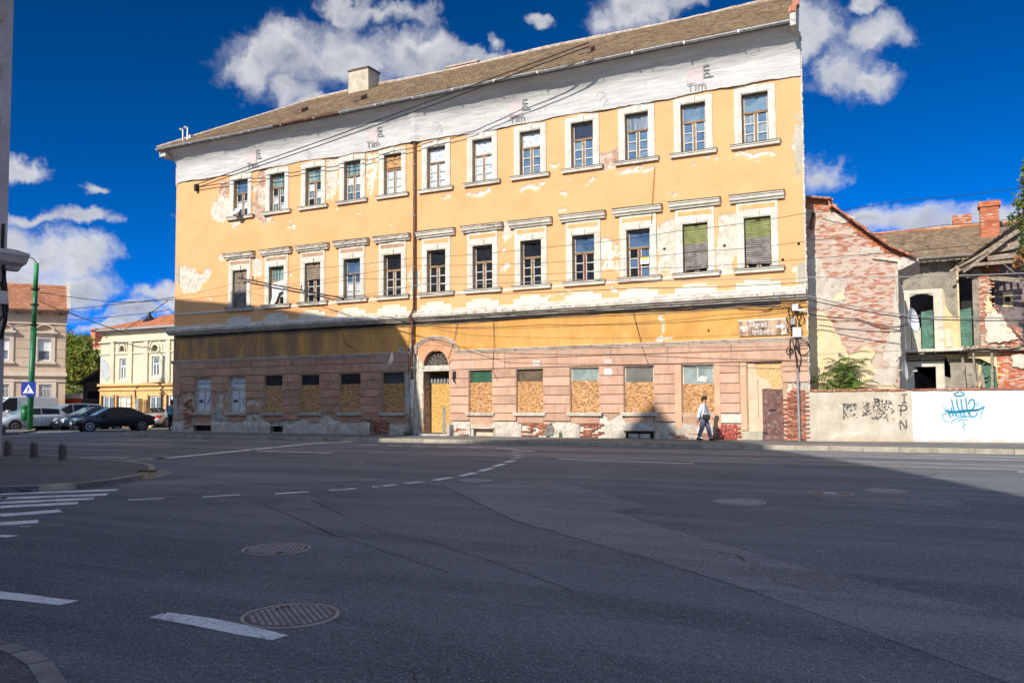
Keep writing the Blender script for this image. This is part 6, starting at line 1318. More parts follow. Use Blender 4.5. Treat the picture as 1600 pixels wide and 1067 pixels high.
bx('storey_moulding', m_bget, yl, yr+.1, mid-.12, mid+.12, HXp, HXp+.22); bx('storey_moulding', m_bget, yl, yr+.05, mid-.5, mid-.38, HXp, HXp+.1); bx('frieze_moulding', m_bget, yl, yr+.05, H(60, 503)[1]-.05, H(60, 503)[1]+.05, HXp, HXp+.1)
for k in range(6):
    z = mid+.5+k*.62
    for (a, b_) in ((w_up[0][1]+.45, yr-.05), (w_up[1][1]+.45, w_up[0][0]-.45)): box('rusticated_block', m_bge, HXp, HXp+.03, a, b_, z+.02, z+.6, Hb)
for k in range(10): box('eaves_bracket', m_wooddk, HXp, HXp+.4, yr-.5-k*1.5, yr-.38-k*1.5, ev-.18, ev-.02, Hb)
box('gutter', m_wooddk, HXp+.35, HXp+.55, yl, yr+.1, ev-.02, ev+.14, Hb)
rh = H(60, 446)[1]; run = 4.6; rt = onX(60, 446, HXp-run)[2]-ev
roof_tiles('roof_tiles', 0, 16.2, run, (HXp+.5, yl-.1, ev+.1), (0, 1, 0), (-1, 0, 0), rt/run, m_tileor, Hb, .26, .33, th=.04)
mb = MB(); mb.prism([(HXp+.5, ev), (HXp+.5, ev+.08), (HXp-run+.5, ev+rt+.06), (HXp-run-4.5, ev)], 'y', yl, yr+.1); mb.build('roof', m_tileor, Hb)
MB().beam((HXp+.5, yr+.12, ev+.15), (HXp-run+.5, yr+.12, ev+rt+.2), .25, .22).build('verge', m_trimdirty, Hb)
Hb.rotation_euler = (0, 0, R(-34)); Hb.scale = (1, .85, 1)
# ================================================================ yellow house closing the side street (front in the plane Y=9)
YP = 9.
def K(u, v): p = onY(u, v, YP); return (p[0], p[2])
m_ye = M('lemon_render', (.58, .53, .38), .88, .12, 1.2, (.68, .64, .50), 20, .3, dirt=(.62, .56, .42)); m_yo = M('apricot_render', (.72, .42, .16), .88, .1, 1.2, (.78, .50, .22), 20, .2)
Hy = thing('yellow_house', 'two storey pale yellow house with red tiled roof and arched niches behind the parked cars', 'house', (-49, YP, 0))
x0, x1 = K(157, 560)[0], -42.0; ez = K(200, 516)[1]; mz = K(200, 602)[1]
winA = (K(186.5, 575)[0], K(196.5, 575)[0], K(190, 593)[1], K(190, 560)[1]); winB = (K(237, 575)[0], K(248.5, 575)[0], K(240, 588)[1], K(240, 557)[1])
lowh = [(K(160, 620)[0], K(178, 620)[0], .9, K(170, 619)[1]), (K(184, 620)[0], K(205, 620)[0], .9, K(195, 619)[1]), (K(233, 620)[0], K(252, 620)[0], .1, K(242, 618.5)[1]), (K(262, 620)[0], K(273, 620)[0], .1, K(262, 618)[1])]
nA = (K(188, 545)[0], K(196, 545)[0], K(190, 549)[1], K(190, 541)[1]); nB = (K(238, 545)[0], K(249, 545)[0], K(240, 549)[1], K(240, 540)[1])
wall_holes('upper_wall', m_ye, x0, x1, mz, ez, YP, .4, [winA, winB, nA, nB], Hy); wall_holes('lower_wall', m_yo, x0, x1, 0, mz, YP, .4, lowh, Hy)
MB().box(x0, x1, YP+.42, YP+8, 0, ez).build('inner_block', m_rm, Hy)
for w in (winA, winB):
    a, b_, c, d = w; f = MB().box(a, a+.09, YP+.1, YP+.2, c, d).box(b_-.09, b_, YP+.1, YP+.2, c, d).box(a+.09, b_-.09, YP+.1, YP+.2, c, c+.09).box(a+.09, b_-.09, YP+.1, YP+.2, d-.09, d).box(a+.09, b_-.09, YP+.1, YP+.2, c+(d-c)*.6, c+(d-c)*.66).box((a+b_)/2-.04, (a+b_)/2+.04, YP+.1, YP+.2, c+.09, c+(d-c)*.6).build('window', m_white, Hy)
    box('pane', gC, a+.05, b_-.05, YP+.15, YP+.16, c+.05, d-.05, f)
for w, r_ in ((nA, 1), (nB, 1)):
    box('niche_back', m_rm if w is nA else m_ye, w[0], w[1], YP+.25, YP+.27, w[2], w[3], Hy)
    ym = (w[0]+w[1])/2; rw = (w[1]-w[0])/2; 
    for nm, q, pr_ in (('niche_arch', 1.0, .1), ('niche_arch', 1.75, .06)):
        n = 12; vs = []
        for i in range(n+1):
            t = math.pi*i/n
            for (k_, y) in ((q+.35, YP), (q+.35, YP-pr_), (q, YP-pr_), (q, YP)): vs.append((ym+rw*k_*math.cos(t), y, w[2]+(w[3]-w[2])*1.15*k_*math.sin(t)))
        MB().add(vs, [(4*i+j, 4*i+(j+1) % 4, 4*i+4+(j+1) % 4, 4*i+4+j) for i in range(n) for j in range(4)]).build(nm, m_ye, Hy)
for u in (177, 205, 229.5, 264): 
    x = K(u, 560)[0]; MB().box(x-.2, x+.2, YP-.12, YP, mz+.1, K(200, 534)[1]).build('pilaster', m_ye, Hy)
for v, pr_, h_ in ((533, .16, .12), (552, .08, .1), (601, .2, .16), (609, .1, .08)): z = K(200, v)[1]; MB().box(x0-.05, x1, YP-pr_, YP, z-h_/2, z+h_/2).build('moulding', m_ye if v < 590 else m_yo, Hy)
for i, w in enumerate(lowh):
    a, b_, c, d = w; f = MB().box(a, a+.1, YP+.1, YP+.2, c, d).box(b_-.1, b_, YP+.1, YP+.2, c, d).box(a+.1, b_-.1, YP+.1, YP+.2, d-.1, d).box((a+b_)/2-.05, (a+b_)/2+.05, YP+.08, YP+.2, c, d).build('window' if i < 2 else 'door', m_white, Hy); box('pane', gC if i != 1 else m_rp, a+.1, b_-.1, YP+.15, YP+.16, c, d-.05, f)
    MB().box(a-.12, a, YP-.04, YP+.05, c, d+.1).box(b_, b_+.12, YP-.04, YP+.05, c, d+.1).build('opening_frame', m_wood, Hy)
bp = ragged([K(158, 556), K(168, 566), K(174, 582), K(167, 595), K(159, 590)], .3, .06, 3); sheet('blue_plaster_patch', M('bluish_plaster', (.42, .45, .50), .9, .1, 3, (.52, .55, .60)), bp, YP-.02, .015, Hy)
sheet('bare_patch', m_bwm, ragged([K(160, 522), K(172, 522), K(167, 529)], .25, .05, 3), YP-.02, .015, Hy)
MB().tube([(K(214, 640)[0], YP-.05, 1.0), (K(212, 606)[0], YP-.06, mz-.3), (K(222, 602)[0], YP-.06, mz+.1), (K(262, 601)[0], YP-.25, mz+.15)], .05, 6).build('service_pipe', m_wooddk, Hy)
MB().box(K(217, 645)[0], K(222, 645)[0], YP-.3, YP, .9, 2.0).build('meter_cabinet', m_steel, Hy); MB().box(K(226, 645)[0], K(231, 645)[0], YP-.12, YP, 1.0, 1.9).build('meter_box', m_cardb if 'm_cardb' in globals() else m_wood, Hy)
rx0 = x0-.4; zt_ = onY(268, 480, YP+5.2)[2]; sl_ = (zt_-ez)/5.6
roof_tiles('roof_tiles', rx0, x1+2, 5.6, (0, YP-.4, ez+.1), (1, 0, 0), (0, 1, 0), sl_, m_tilered, Hy, .26, .3, th=.035, clip=lambda s, t: s > rx0+t*1.55)
MB().add([(rx0, YP-.4, ez), (x1+2, YP-.4, ez), (x1+2, YP+5.2, ez+5.6*sl_), (rx0+8.7, YP+5.2, ez+5.6*sl_), (rx0, YP+10, ez)], [(0, 1, 2, 3), (0, 3, 4)]).build('roof', m_tilered, Hy)
MB().box(rx0, x1, YP-.52, YP-.4, ez-.02, ez+.12).build('gutter', m_steel, Hy)
p = onY(234, 502, YP+1.3); MB().lathe([(.05, p[2]+.7), (.12, p[2]+.4), (.5, p[2]), (.5, p[2]-.3)], 10, (p[0], p[1], 0)).build('roof_vent', m_black, Hy)
# tree, shed, banner and far roof in the gap between the two houses
px_ = onY(128, 600, 26.)[0]
Tl = thing('street_tree', 'sunlit yellow green tree between the beige house and the yellow house', 'tree', (px_, 26., 0)); limbs((px_+1, 26., 0), (px_+.4, 26.2, 7.2), .2, 9, 2.0, Tl, 8, M('pale_bark', (.38, .34, .28), .9, .2, 5, (.5, .46, .4)))
cl_ = []
for (u, v, r_) in ((118, 540, 1.3), (130, 555, 1.5), (112, 570, 1.5), (140, 575, 1.3), (146, 560, .9), (120, 595, 1.4), (108, 600, 1.2), (138, 600, 1.0), (146, 612, .5), (112, 528, .7), (128, 533, .8), (104, 550, 1.2), (150, 585, .8)):
    p = onY(u, v, 26.); cl_.append((p[0], 26.+random.uniform(-.6, .6), p[2], r_*1.3, r_*1.3, r_*1.05))
crown('crown', m_leafB, cl_, 8500, .21, Tl, 5)
Sh = thing('shed', 'dark brown shed with lean-to roof in the gap beside the yellow house', 'shed', (onY(143, 640, 11.)[0], 11., 0)); a_ = onY(130, 600, 11.); b_ = onY(156, 575, 11.)
MB().box(a_[0], b_[0]+.6, 11., 15, 0, onY(140, 596, 11.)[2]).build('wall', M('shed_wall', (.16, .12, .10), .9, .2, 2, (.26, .20, .17)), Sh)
MB().hexa([(a_[0]-.4, 10.6, onY(130, 598, 10.6)[2]-.2), (b_[0]+.6, 10.6, onY(130, 598, 10.6)[2]+1.0), (b_[0]+.6, 15, onY(130, 598, 10.6)[2]+1.6), (a_[0]-.4, 15, onY(130, 598, 10.6)[2]+.4), (a_[0]-.4, 10.6, onY(130, 598, 10.6)[2]-.05), (b_[0]+.6, 10.6, onY(130, 598, 10.6)[2]+1.15), (b_[0]+.6, 15, onY(130, 598, 10.6)[2]+1.75), (a_[0]-.4, 15, onY(130, 598, 10.6)[2]+.55)]).build('roof', m_plank, Sh); MB().box((a_[0]+b_[0])/2-.3, b_[0], 10.95, 11, 0, 2.6).build('door', m_dark, Sh)
Kb = thing('kiosk', 'low kiosk with white and red fascia between the houses', 'kiosk', (onY(113, 640, 8.5)[0], 8.5, 0)); a_ = onY(99, 620, 8.5); b_ = onY(127, 620, 8.5)
MB().box(a_[0], b_[0], 8.5, 11, 0, onY(110, 623, 8.5)[2]).build('body', M('kiosk_body', (.10, .09, .09), .7, .2, 2), Kb); MB().box(a_[0], b_[0], 8.42, 8.5, onY(110, 630, 8.5)[2], onY(110, 622.5, 8.5)[2]).build('red_fascia', M('red_fascia', (.62, .08, .04), .5, .1, 2, bst=0), Kb); MB().box(a_[0]-.05, b_[0]+.05, 8.4, 8.6, onY(110, 622, 8.5)[2], onY(110, 616, 8.5)[2]).build('white_fascia', m_white, Kb)
Fr = thing('far_house', 'distant house with red roof and chimney showing above the street tree', 'house', (onY(138, 640, 45.)[0], 45., 0)); a_ = onY(118, 540, 45.); b_ = onY(175, 540, 45.)
MB().box(a_[0], b_[0]+6, 45.3, 52, 0, a_[2]-.5).build('wall', m_bge, Fr); MB().prism([(45, a_[2]-.8), (49, onY(130, 529, 49.)[2]), (53, a_[2]-.8)], 'x', a_[0], b_[0]+6).build('roof', m_tilered, Fr); q_ = onY(145, 520, 46.); MB().box(q_[0]-.5, q_[0]+.5, 46, 47, q_[2]-3, q_[2]+.6).build('chimney', m_bw2, Fr)
Fs = thing('far_terrace', 'row of plain houses closing off the view far behind', 'building', (-80, 60, 0)); MB().box(-170, -62, 60, 70, 0, 6).box(-96, -90, -60, 60, 0, 5.5).build('wall', m_bge, Fs); MB().prism([(59, 6), (65, 8), (71, 6)], 'x', -170, -62).build('roof', m_tilered, Fs)
Fe = thing('far_terrace', 'long low houses lining the street beyond the right edge', 'building', (60, 12, 0)); MB().box(22, 110, 10, 22, 0, 7).build('wall', m_bge, Fe); MB().prism([(9.5, 7), (16, 11), (22.5, 7)], 'x', 22, 110).build('roof', m_tilered, Fe)
# ================================================================ street furniture
pg = onZ(46, 671, .12); PT = onY(58, 411, pg[1])[2]
m_pole = M('green_pole_paint', (.01, .13, .045), .45, .2, 2, (.015, .19, .06), 20, .1, spec=.5); m_polet = M('green_pole_top', (.05, .30, .10), .5, .2, 2, (.07, .38, .14))
Pl = thing('street_pole', 'green steel tram pole carrying a blue crossing sign and span wires', 'pole', (pg[0], pg[1], .11))
lean = (onY(57, 411, pg[1])[0]-pg[0])/(PT-.12)
MB().tube([(pg[0], pg[1], .1), (pg[0]+lean*PT*.62, pg[1], PT*.62)], .165, 14).build('shaft', m_pole, Pl, smooth=True); MB().tube([(pg[0]+lean*PT*.62, pg[1], PT*.62), (pg[0]+lean*PT*.85, pg[1], PT*.85)], .14, 14).build('shaft', m_pole, Pl, smooth=True)
MB().tube([(pg[0]+lean*PT*.85, pg[1], PT*.85), (pg[0]+lean*PT, pg[1], PT)], .135, 14).build('top_shaft', m_polet, Pl, smooth=True)
for v in (452, 476, 508): 
    z = onY(52, v, pg[1])[2]; x = pg[0]+lean*z; MB().lathe([(.19, z-.05), (.23, z-.05), (.23, z+.05), (.19, z+.05)], 12, (x, pg[1], 0)).box(x-.36, x+.36, pg[1]-.03, pg[1]+.03, z-.03, z+.03).build('collar', m_black, Pl)
rr_ = Vector((cy_, sy_, 0)); nn = Vector((sy_, -cy_, 0)); 
sg = Vector(onZ(46, 671, .12))+Vector((.12, 0, 0))+nn*.24
za, zb = onY(50, 617.5, pg[1])[2], onY(50, 597, pg[1])[2]; hw = (za-zb)/-2; sx_ = pg[0]+lean*(za+zb)/2
m_sblue = M('sign_blue', (.005, .03, .30), .4, .1, 2, bst=0); m_swhite = M('sign_white', (.78, .80, .82), .4, .05, 2, bst=0)
Sg = thing('crossing_sign', 'blue square pedestrian crossing sign fixed to the green pole', 'sign', (sx_+nn.x*.25, pg[1]+nn.y*.25, za), math.atan2(rr_.y, rr_.x)+.1)
S = (zb-za)
MB().box(-S*.55, S*.5, 0, .03, 0, S).build('panel', m_sblue, Sg, world=False)
MB().prism([(-S*.42, S*.14), (S*.38, S*.14), (-S*.02, S*.84)], 'y', -.008, 0).build('triangle', m_swhite, Sg, world=False)
mb = MB()
for (x_, z_, w_, h_) in ((0, .62, .07, .07), (-.02, .48, .09, .16)): mb.box(S*(x_-w_/2-.02), S*(x_+w_/2-.02), -.016, -.008, S*(z_-h_/2), S*(z_+h_/2))
for (a_, b_) in (((-.02, .42), (-.13, .2)), ((-.02, .42), (.10, .2)), ((-.02, .54), (-.12, .40)), ((-.02, .54), (.09, .42))): mb.beam((S*a_[0], -.012, S*a_[1]), (S*b_[0], -.012, S*b_[1]), .008, S*.05, (0, 1, 0))
for k in range(5): mb.box(S*(-.30+k*.13), S*(-.25+k*.13), -.016, -.008, S*.15, S*.2)
mb.build('walking_figure', m_sblue, Sg, world=False)
MB().box(-S*.2, S*.45, .04, .07, -S*.12, S*.02).build('rear_panel', m_sblue, Sg, world=False)
# litter bin hung on the pole
bz0, bz1 = onY(40, 657, pg[1])[2], onY(40, 634, pg[1])[2]; bxx = pg[0]-.48
Bn = thing('litter_bin', 'dark green litter bin mounted on the left side of the green pole', 'bin', (bxx, pg[1], bz0)); MB().lathe([(.18, bz0), (.24, bz1-.1)], 14, (bxx, pg[1], 0)).build('container', m_pole, Bn, smooth=True); MB().lathe([(.28, bz1-.12), (.28, bz1-.02), (.2, bz1+.05)], 14, (bxx, pg[1], 0)).build('lid', m_pole, Bn); MB().box(bxx+.2, pg[0], pg[1]-.03, pg[1]+.03, bz1-.3, bz1-.22).build('bracket', m_black, Bn)
# lamp arm from the pole top to the building at the left
MB().tube([onY(57, 411, pg[1]), onY(52, 404, pg[1]), onY(40, 400, pg[1]), onY(15, 396, pg[1]), onY(-20, 393, pg[1])], .035, 6).build('arm', m_cable, Pl)
# bollards on the corner pavement
m_bol = M('bollard_concrete', (.10, .09, .09), .75, .25, 4, (.17, .155, .15), 30, .4)
bol0 = None
for k, (u, v, lab) in enumerate(((98, 719.5, 'dark rounded bollard on the corner pavement, nearest the kerb tip'), (53, 715, 'dark rounded bollard standing in the middle of the three on the corner pavement'), (12, 712, 'dark rounded bollard nearest the left edge of the picture'), (5.5, 678, 'small far bollard beside the parked van, left of the green pole'))):
    q = onZ(u, v, .115)
    if bol0 is None:
        bol0 = thing('bollard', lab, 'bollard', q, 0, 'round topped street bollards'); o = MB().lathe([(.10, 0), (.098, .36), (.092, .40)], 16).build('post', m_bol, bol0, smooth=False, world=False); MB().lathe([(.094, .40), (.085, .445), (.055, .475), (.0, .485)], 16).build('cap', M('bollard_top', (.20, .19, .19), .6, .2, 4, (.28, .27, .26)), bol0, world=False)
    else: b_ = copy_tree(bol0); b_.location = q; b_['label'] = lab; b_.rotation_euler = (random.uniform(-.02, .02), random.uniform(-.02, .02), k)
# manhole covers
m_iron = M('cast_iron', (.115, .085, .082), .65, .25, 6, (.18, .14, .135), 50, .4, metal=.0); m_ironr = M('cast_iron_ring', (.42, .37, .33), .6, .25, 6, (.55, .49, .44), 50, .3)
m_stud = M('worn_iron_stud', (.36, .30, .29), .5, .2, 6, (.46, .40, .38), 50, .2)
def manhole(u, v, r, lab, kind=0):
    q = onZ(u, v, 0); t = thing('manhole_cover', lab, 'manhole cover', (q[0], q[1], .0), random.random()*3, 'iron manhole covers in the road')
    MB().lathe([(r, .0), (r, .010), (r-.012, .012), (r-.018, .007)], 40).build('ring', m_ironr, t, world=False)
    MB().lathe([(r-.024, .001), (r-.024, .008)], 40).build('plate', m_iron, t, world=False)
    if kind < 2:
        mb = MB(); s = .052
        n = int(r/s)
        for i in range(-n, n+1):
            for j in range(-n, n+1):
                x, y = i*s+(s/2 if j % 2 else 0), j*s*.87
                if x*x+y*y < (r-.05)**2:
                    a = .017; b_ = .012; mb.add([(x-a, y-a*.7, .008), (x+a, y-a*.7, .008), (x+a, y+a*.7, .008), (x-a, y+a*.7, .008), (x-b_, y-b_*.6, .016), (x+b_, y-b_*.6, .016), (x+b_, y+b_*.6, .016), (x-b_, y+b_*.6, .016)], [(4, 5, 6, 7), (0, 1, 5, 4), (1, 2, 6, 5), (2, 3, 7, 6), (3, 0, 4, 7)])
        o = mb.build('stud', m_stud, t, world=False, kind='stuff')
    if kind == 0: MB().lathe([(.045, .009), (.045, .0135)], 10, (r*.35, r*.6, 0)).box(r*.1, r*.45, r*.55, r*.66, .009, .014).build('lift_slot', m_black, t, world=False)
    if kind == 2: MB().lathe([(.13, .009), (.13, .014)], 20).build('pale_plug', m_patch, t, world=False)
    return t
manhole(454, 962, .355, 'studded iron manhole cover nearest the camera overlapped by a white dash'); manhole(432, 858, .36, 'studded iron manhole cover with a weed growing on its rim', 1)
manhole(742, 751, .33, 'small rusty manhole cover beside the dashed curve', 1); manhole(1155, 784.5, .40, 'worn manhole cover alone in the shaded road right of the middle', 1); manhole(1297, 771, .36, 'manhole cover with a pale round centre', 2); manhole(1384, 767, .36, 'manhole cover nearest the sunlit road on the right', 1)
sm = thing('scorch_mark', 'dark soot mark low on the peeling plinth between two cellar windows', 'stain', (onY(858, 676, -.05)[0], -.06, .15)); q_ = onY(858, 674, -.07); sheet('soot', M('soot', (.10, .095, .09), .95, .4, 9, (.26, .24, .22), bst=0, dirt=(.36, .33, .29)), ragged([(q_[0]-.18, .22), (q_[0]+.14, .20), (q_[0]+.2, .5), (q_[0]+.08, .72), (q_[0]-.1, .66), (q_[0]-.16, .4)], .07, .025, 3), -.085, .06, sm)
# ================================================================ cars
m_tyre = M('tyre', (.015, .015, .016), .8, .2, 5, bst=0); m_rim = M('alloy_rim', (.55, .56, .58), .3, .1, 3, bst=0, metal=.8); m_light = M('headlight_glass', (.62, .66, .70), .1, .1, 3, bst=0, spec=.9); m_tail = M('tail_light', (.45, .015, .01), .3, .1, 3, bst=0); m_plate = M('number_plate', (.7, .7, .7), .5, .05, 3, bst=0); m_blackpl = M('black_plastic', (.02, .02, .022), .5, .1, 3, bst=0)
def carpaint(n, c, met=.3): return M(n, c, .28, .05, 1, bst=0, metal=met, spec=.6, coat=.8)
def make_car(name, label, kind, mat, loc, rz, plate='TM 07 KLB'):
    t = thing(name, label, 'van' if kind == 'van' else 'car', loc, rz, 'cars parked in the side street')
    S_ = {'sedan': (4.5, 1.76, 1.44), 'hatch': (4.1, 1.75, 1.46), 'mpv': (4.6, 1.80, 1.68), 'van': (5.3, 1.95, 2.15)}[kind]; L, Wd, Hh = S_; h = L/2; hw = Wd/2
    if kind == 'sedan': sh = [(-h, .62), (-h+.04, .86), (-h+.25, .97), (-1.2, .99), (.6, .96), (1.15, .92), (h-.5, .80), (h-.12, .68), (h, .55)]; gh = [(-1.75, .97), (-.85, 1.40), (-.2, 1.44), (.25, 1.41), (1.12, .93)]
    if kind == 'hatch': sh = [(-h, .60), (-h+.05, .92), (-h+.15, 1.0), (-.8, 1.0), (.5, .97), (.95, .95), (h-.45, .84), (h-.1, .70), (h, .56)]; gh = [(-1.95, .98), (-1.55, 1.38), (-.3, 1.46), (.1, 1.43), (1.02, .95)]
    if kind == 'mpv': sh = [(-h, .60), (-h+.05, 1.0), (-h+.12, 1.05), (-1.2, 1.05), (.8, 1.0), (1.3, .96), (h-.35, .82), (h-.1, .70), (h, .55)]; gh = [(-2.2, 1.04), (-1.95, 1.60), (-.6, 1.68), (.1, 1.64), (1.42, .97)]
    if kind == 'van': sh = [(-h, .7), (-h+.02, 1.2), (-h+.04, 1.25), (-1, 1.25), (1.0, 1.2), (1.6, 1.12), (h-.5, 1.02), (h-.1, .85), (h, .6)]; gh = [(-h+.05, 1.24), (-h+.1, 2.08), (-1, 2.15), (.55, 2.1), (1.75, 1.14)]
    xs = np.linspace(-h, h, 30); vs = []
    def interp(P, x): return float(np.interp(x, [p[0] for p in P], [p[1] for p in P]))
    N = 12
    for x in xs:
        e = abs(x)/h; wf = hw*(1-.16*max(0, e-.72)**1.5/.15); top_ = interp(sh, x); bot = .24+.10*max(0, e-.85)/.15
        for (fy, z) in ((0, bot), (.55, bot), (.9, bot+.03), (.97, bot+.15), (1.0, (bot+top_)/2), (.985, top_-.12), (.93, top_-.03), (.0, top_+.015)):
            vs.append((x, fy*wf, z))
        for (fy, z) in ((.93, top_-.03), (.985, top_-.12), (1.0, (bot+top_)/2), (.97, bot+.15), (.9, bot+.03), (.55, bot)):
            vs.append((x, -fy*wf, z))
    n = 14; fs = [(i*n+j, i*n+(j+1) % n, (i+1)*n+(j+1) % n, (i+1)*n+j) for i in range(len(xs)-1) for j in range(n)]+[tuple(range(n))[::-1], tuple((len(xs)-1)*n+j for j in range(n))]
    body = MB().add(vs, fs).build('body', mat, t, smooth=True, world=False)
    zb, zt2 = min(p[1] for p in gh), max(p[1] for p in gh)
    def yy(z): return hw*(.90-.20*(z-zb)/(zt2-zb)) if kind != 'van' else hw*(.96-.08*(z-zb)/(zt2-zb))
    vs = [(x, yy(z), z) for x, z in gh]+[(x, -yy(z), z) for x, z in gh]; m_ = len(gh)
    MB().add(vs, [(i, i+1, m_+i+1, m_+i) for i in range(m_-1)]+[tuple(range(m_))[::-1], tuple(range(m_, 2*m_))]).build('roof', mat, t, world=False, bevel=.03)
    def inset(x0_, x1_, lo, hi):  # side window between x0,x1 following the roof outline
        pts = []; k = 8
        for i in range(k+1): x = x0_+(x1_-x0_)*i/k; pts.append((x, min(interp(gh, x)-.07, zt2-.09)))
        pts = [p for p in pts if p[1] > lo+.03]; return [(pts[0][0], lo)]+pts+[(pts[-1][0], lo)]
    wins = {'sedan': ((-1.25, -.38), (-.30, .72)), 'hatch': ((-1.5, -.42), (-.34, .65)), 'mpv': ((-2.0, -1.15), (-1.05, -.15), (-.05, 1.0)), 'van': ((.05, 1.35),)}[kind]
    for a, b_ in wins:
        W_p = inset(a, b_, zb+.06, 0)
        for sgn in (1, -1): MB().add([(x, sgn*(yy(z)+.012), z) for x, z in W_p]+[(x, sgn*(yy(z)-.03), z) for x, z in W_p], [tuple(range(len(W_p)))]+[(i, (i+1) % len(W_p), len(W_p)+(i+1) % len(W_p), len(W_p)+i) for i in range(len(W_p))]).build('side_window', gD, t, world=False)
    (xa, za_), (xb, zb_) = gh[-1], gh[-2]; d = Vector((za_-zb_, 0, xb-xa)); nrm_ = Vector((-(za_-zb_), 0, (xa-xb))).normalized()*.012
    def quad(xa, za_, xb, zb_, nm, mt_):
        f0, f1 = .08, .90; A_ = (xa+(xb-xa)*f0, za_+(zb_-za_)*f0); B_ = (xa+(xb-xa)*f1, za_+(zb_-za_)*f1); nv = Vector((abs(zb_-za_), 0, abs(xb-xa))).normalized()*.014; nv.x *= (1 if xa > 0 else -1)
        MB().add([(A_[0]+nv.x, -yy(A_[1])*.93, A_[1]+nv.z), (A_[0]+nv.x, yy(A_[1])*.93, A_[1]+nv.z), (B_[0]+nv.x, yy(B_[1])*.9, B_[1]+nv.z), (B_[0]+nv.x, -yy(B_[1])*.9, B_[1]+nv.z), (A_[0]-nv.x*2, -yy(A_[1])*.93, A_[1]-nv.z*2), (A_[0]-nv.x*2, yy(A_[1])*.93, A_[1]-nv.z*2), (B_[0]-nv.x*2, yy(B_[1])*.9, B_[1]-nv.z*2), (B_[0]-nv.x*2, -yy(B_[1])*.9, B_[1]-nv.z*2)], [(0, 1, 2, 3), (0, 1, 5, 4), (1, 2, 6, 5), (2, 3, 7, 6), (3, 0, 4, 7)]).build(nm, mt_, t, world=False)
    quad(xa, za_, xb, zb_, 'windscreen', glassm('windscreen_glass', (.06, .16, .24), .05, (.10, .24, .34))); quad(gh[0][0], gh[0][1], gh[1][0], gh[1][1], 'rear_window', gD)
    wr = .31 if kind != 'van' else .34
    for wx in (-h+.78, h-.82):
        for sgn in (1, -1):
            MB().lathe([(wr+.07, sgn*(hw-.16)), (wr+.07, sgn*(hw+.004))], 24, (wx, 0, wr+.02), 'y').build('wheel_arch', m_blackpl, t, world=False)
            w = MB().lathe([(wr*.75, sgn*(hw-.17)), (wr, sgn*(hw-.16)), (wr, sgn*(hw-.0)), (wr*.7, sgn*(hw+.015))], 24, (wx, 0, wr), 'y').build('wheel', m_tyre, t, world=False)
            sp = MB(); sp.lathe([(.07, sgn*(hw+.0)), (.06, sgn*(hw+.03))], 10, (wx, 0, wr), 'y')
            for k in range(8): a = k*math.pi/4; sp.beam((wx+.04*math.cos(a), sgn*(hw+.02), wr+.04*math.sin(a)), (wx+wr*.68*math.cos(a), sgn*(hw+.02), wr+wr*.68*math.sin(a)), .02, .06, (0, 1, 0))
            N_ = 20; rv = [(wx+r_*math.cos(2*math.pi*k/N_), sgn*(hw+y_), wr+r_*math.sin(2*math.pi*k/N_)) for (r_, y_) in ((wr*.62, .03), (wr*.74, .03), (wr*.74, .0)) for k in range(N_)]
            sp.add(rv, [(i*N_+k, i*N_+(k+1) % N_, (i+1)*N_+(k+1) % N_, (i+1)*N_+k) for i in range(2) for k in range(N_)]); sp.build('rim', m_rim, w, world=False)
    fz = .66 if kind != 'van' else .82
    for sgn in (1, -1):
        MB().hexa([(h-.42, sgn*hw*.93, fz-.02), (h-.03, sgn*hw*.80, fz-.06), (h-.02, sgn*hw*.46, fz-.06), (h-.2, sgn*hw*.46, fz-.04), (h-.55, sgn*hw*.95, fz+.12), (h-.18, sgn*hw*.80, fz+.10), (h-.12, sgn*hw*.46, fz+.06), (h-.3, sgn*hw*.46, fz+.06)]).build('headlight', m_light, t, world=False)
        MB().box(-h-.01, -h+.22, sgn*hw*.62, sgn*hw*.93, .68, .86).build('tail_light', m_tail, t, world=False)
        MB().box(.55, .75, sgn*hw*.92, sgn*(hw+.18), zb-.02, zb+.13, .02).build('wing_mirror', mat, t, world=False)
        for dx in (-.34, .62): MB().box(dx, dx+.008, sgn*(hw*.99), sgn*(hw+.006), .36, zb-.05).build('door_gap', m_blackpl, t, world=False)
        for dx in (-.62, .35): MB().box(dx, dx+.18, sgn*(hw*.98), sgn*(hw+.03), zb-.16, zb-.12).build('door_handle', mat, t, world=False)
    g = MB()
    for k in range(4): g.box(h-.10, h-.0+.02, -hw*.42, hw*.42, fz-.07+k*.035, fz-.05+k*.035)
    g.build('grille', m_rim if kind == 'hatch' else m_blackpl, t, world=False); MB().lathe([(.065, h+.02), (.065, h+.045)], 14, (0, 0, fz), 'x').build('badge', m_rim, t, world=False)
    MB().box(h-.06, h+.02, -hw*.75, hw*.75, .30, .42).build('air_intake', m_blackpl, t, world=False)
    for xx, rr2 in ((h+.03, 90), (-h-.03, -90)):
        MB().box(xx-.01 if xx > 0 else xx, xx if xx > 0 else xx+.01, -.26, .26, .44, .55).build('number_plate', m_plate, t, world=False); tx_ = text('plate_lettering', plate, .085, m_blackpl, (0, 0, 0), (R(90), 0, R(rr2)), t); tx_.location = (xx+(.002 if xx > 0 else -.002), 0, .465)
    return t
def cpos(u, v): q = onZ(u, v, 0); return q
def ctr(u, depth):   # point on the road at image column u and camera distance depth
    a = (u-CXP)/F_PX; return (a*cy_*depth-sy_*depth, -31+a*sy_*depth+cy_*depth, 0)
make_car('black_sedan', 'shiny black sedan parked side on nearest the yellow building corner', 'sedan', carpaint('paint_black', (.006, .008, .018), .1), ctr(177, 50.5), math.atan2(-.90, -.42), 'TM 12 BGR')
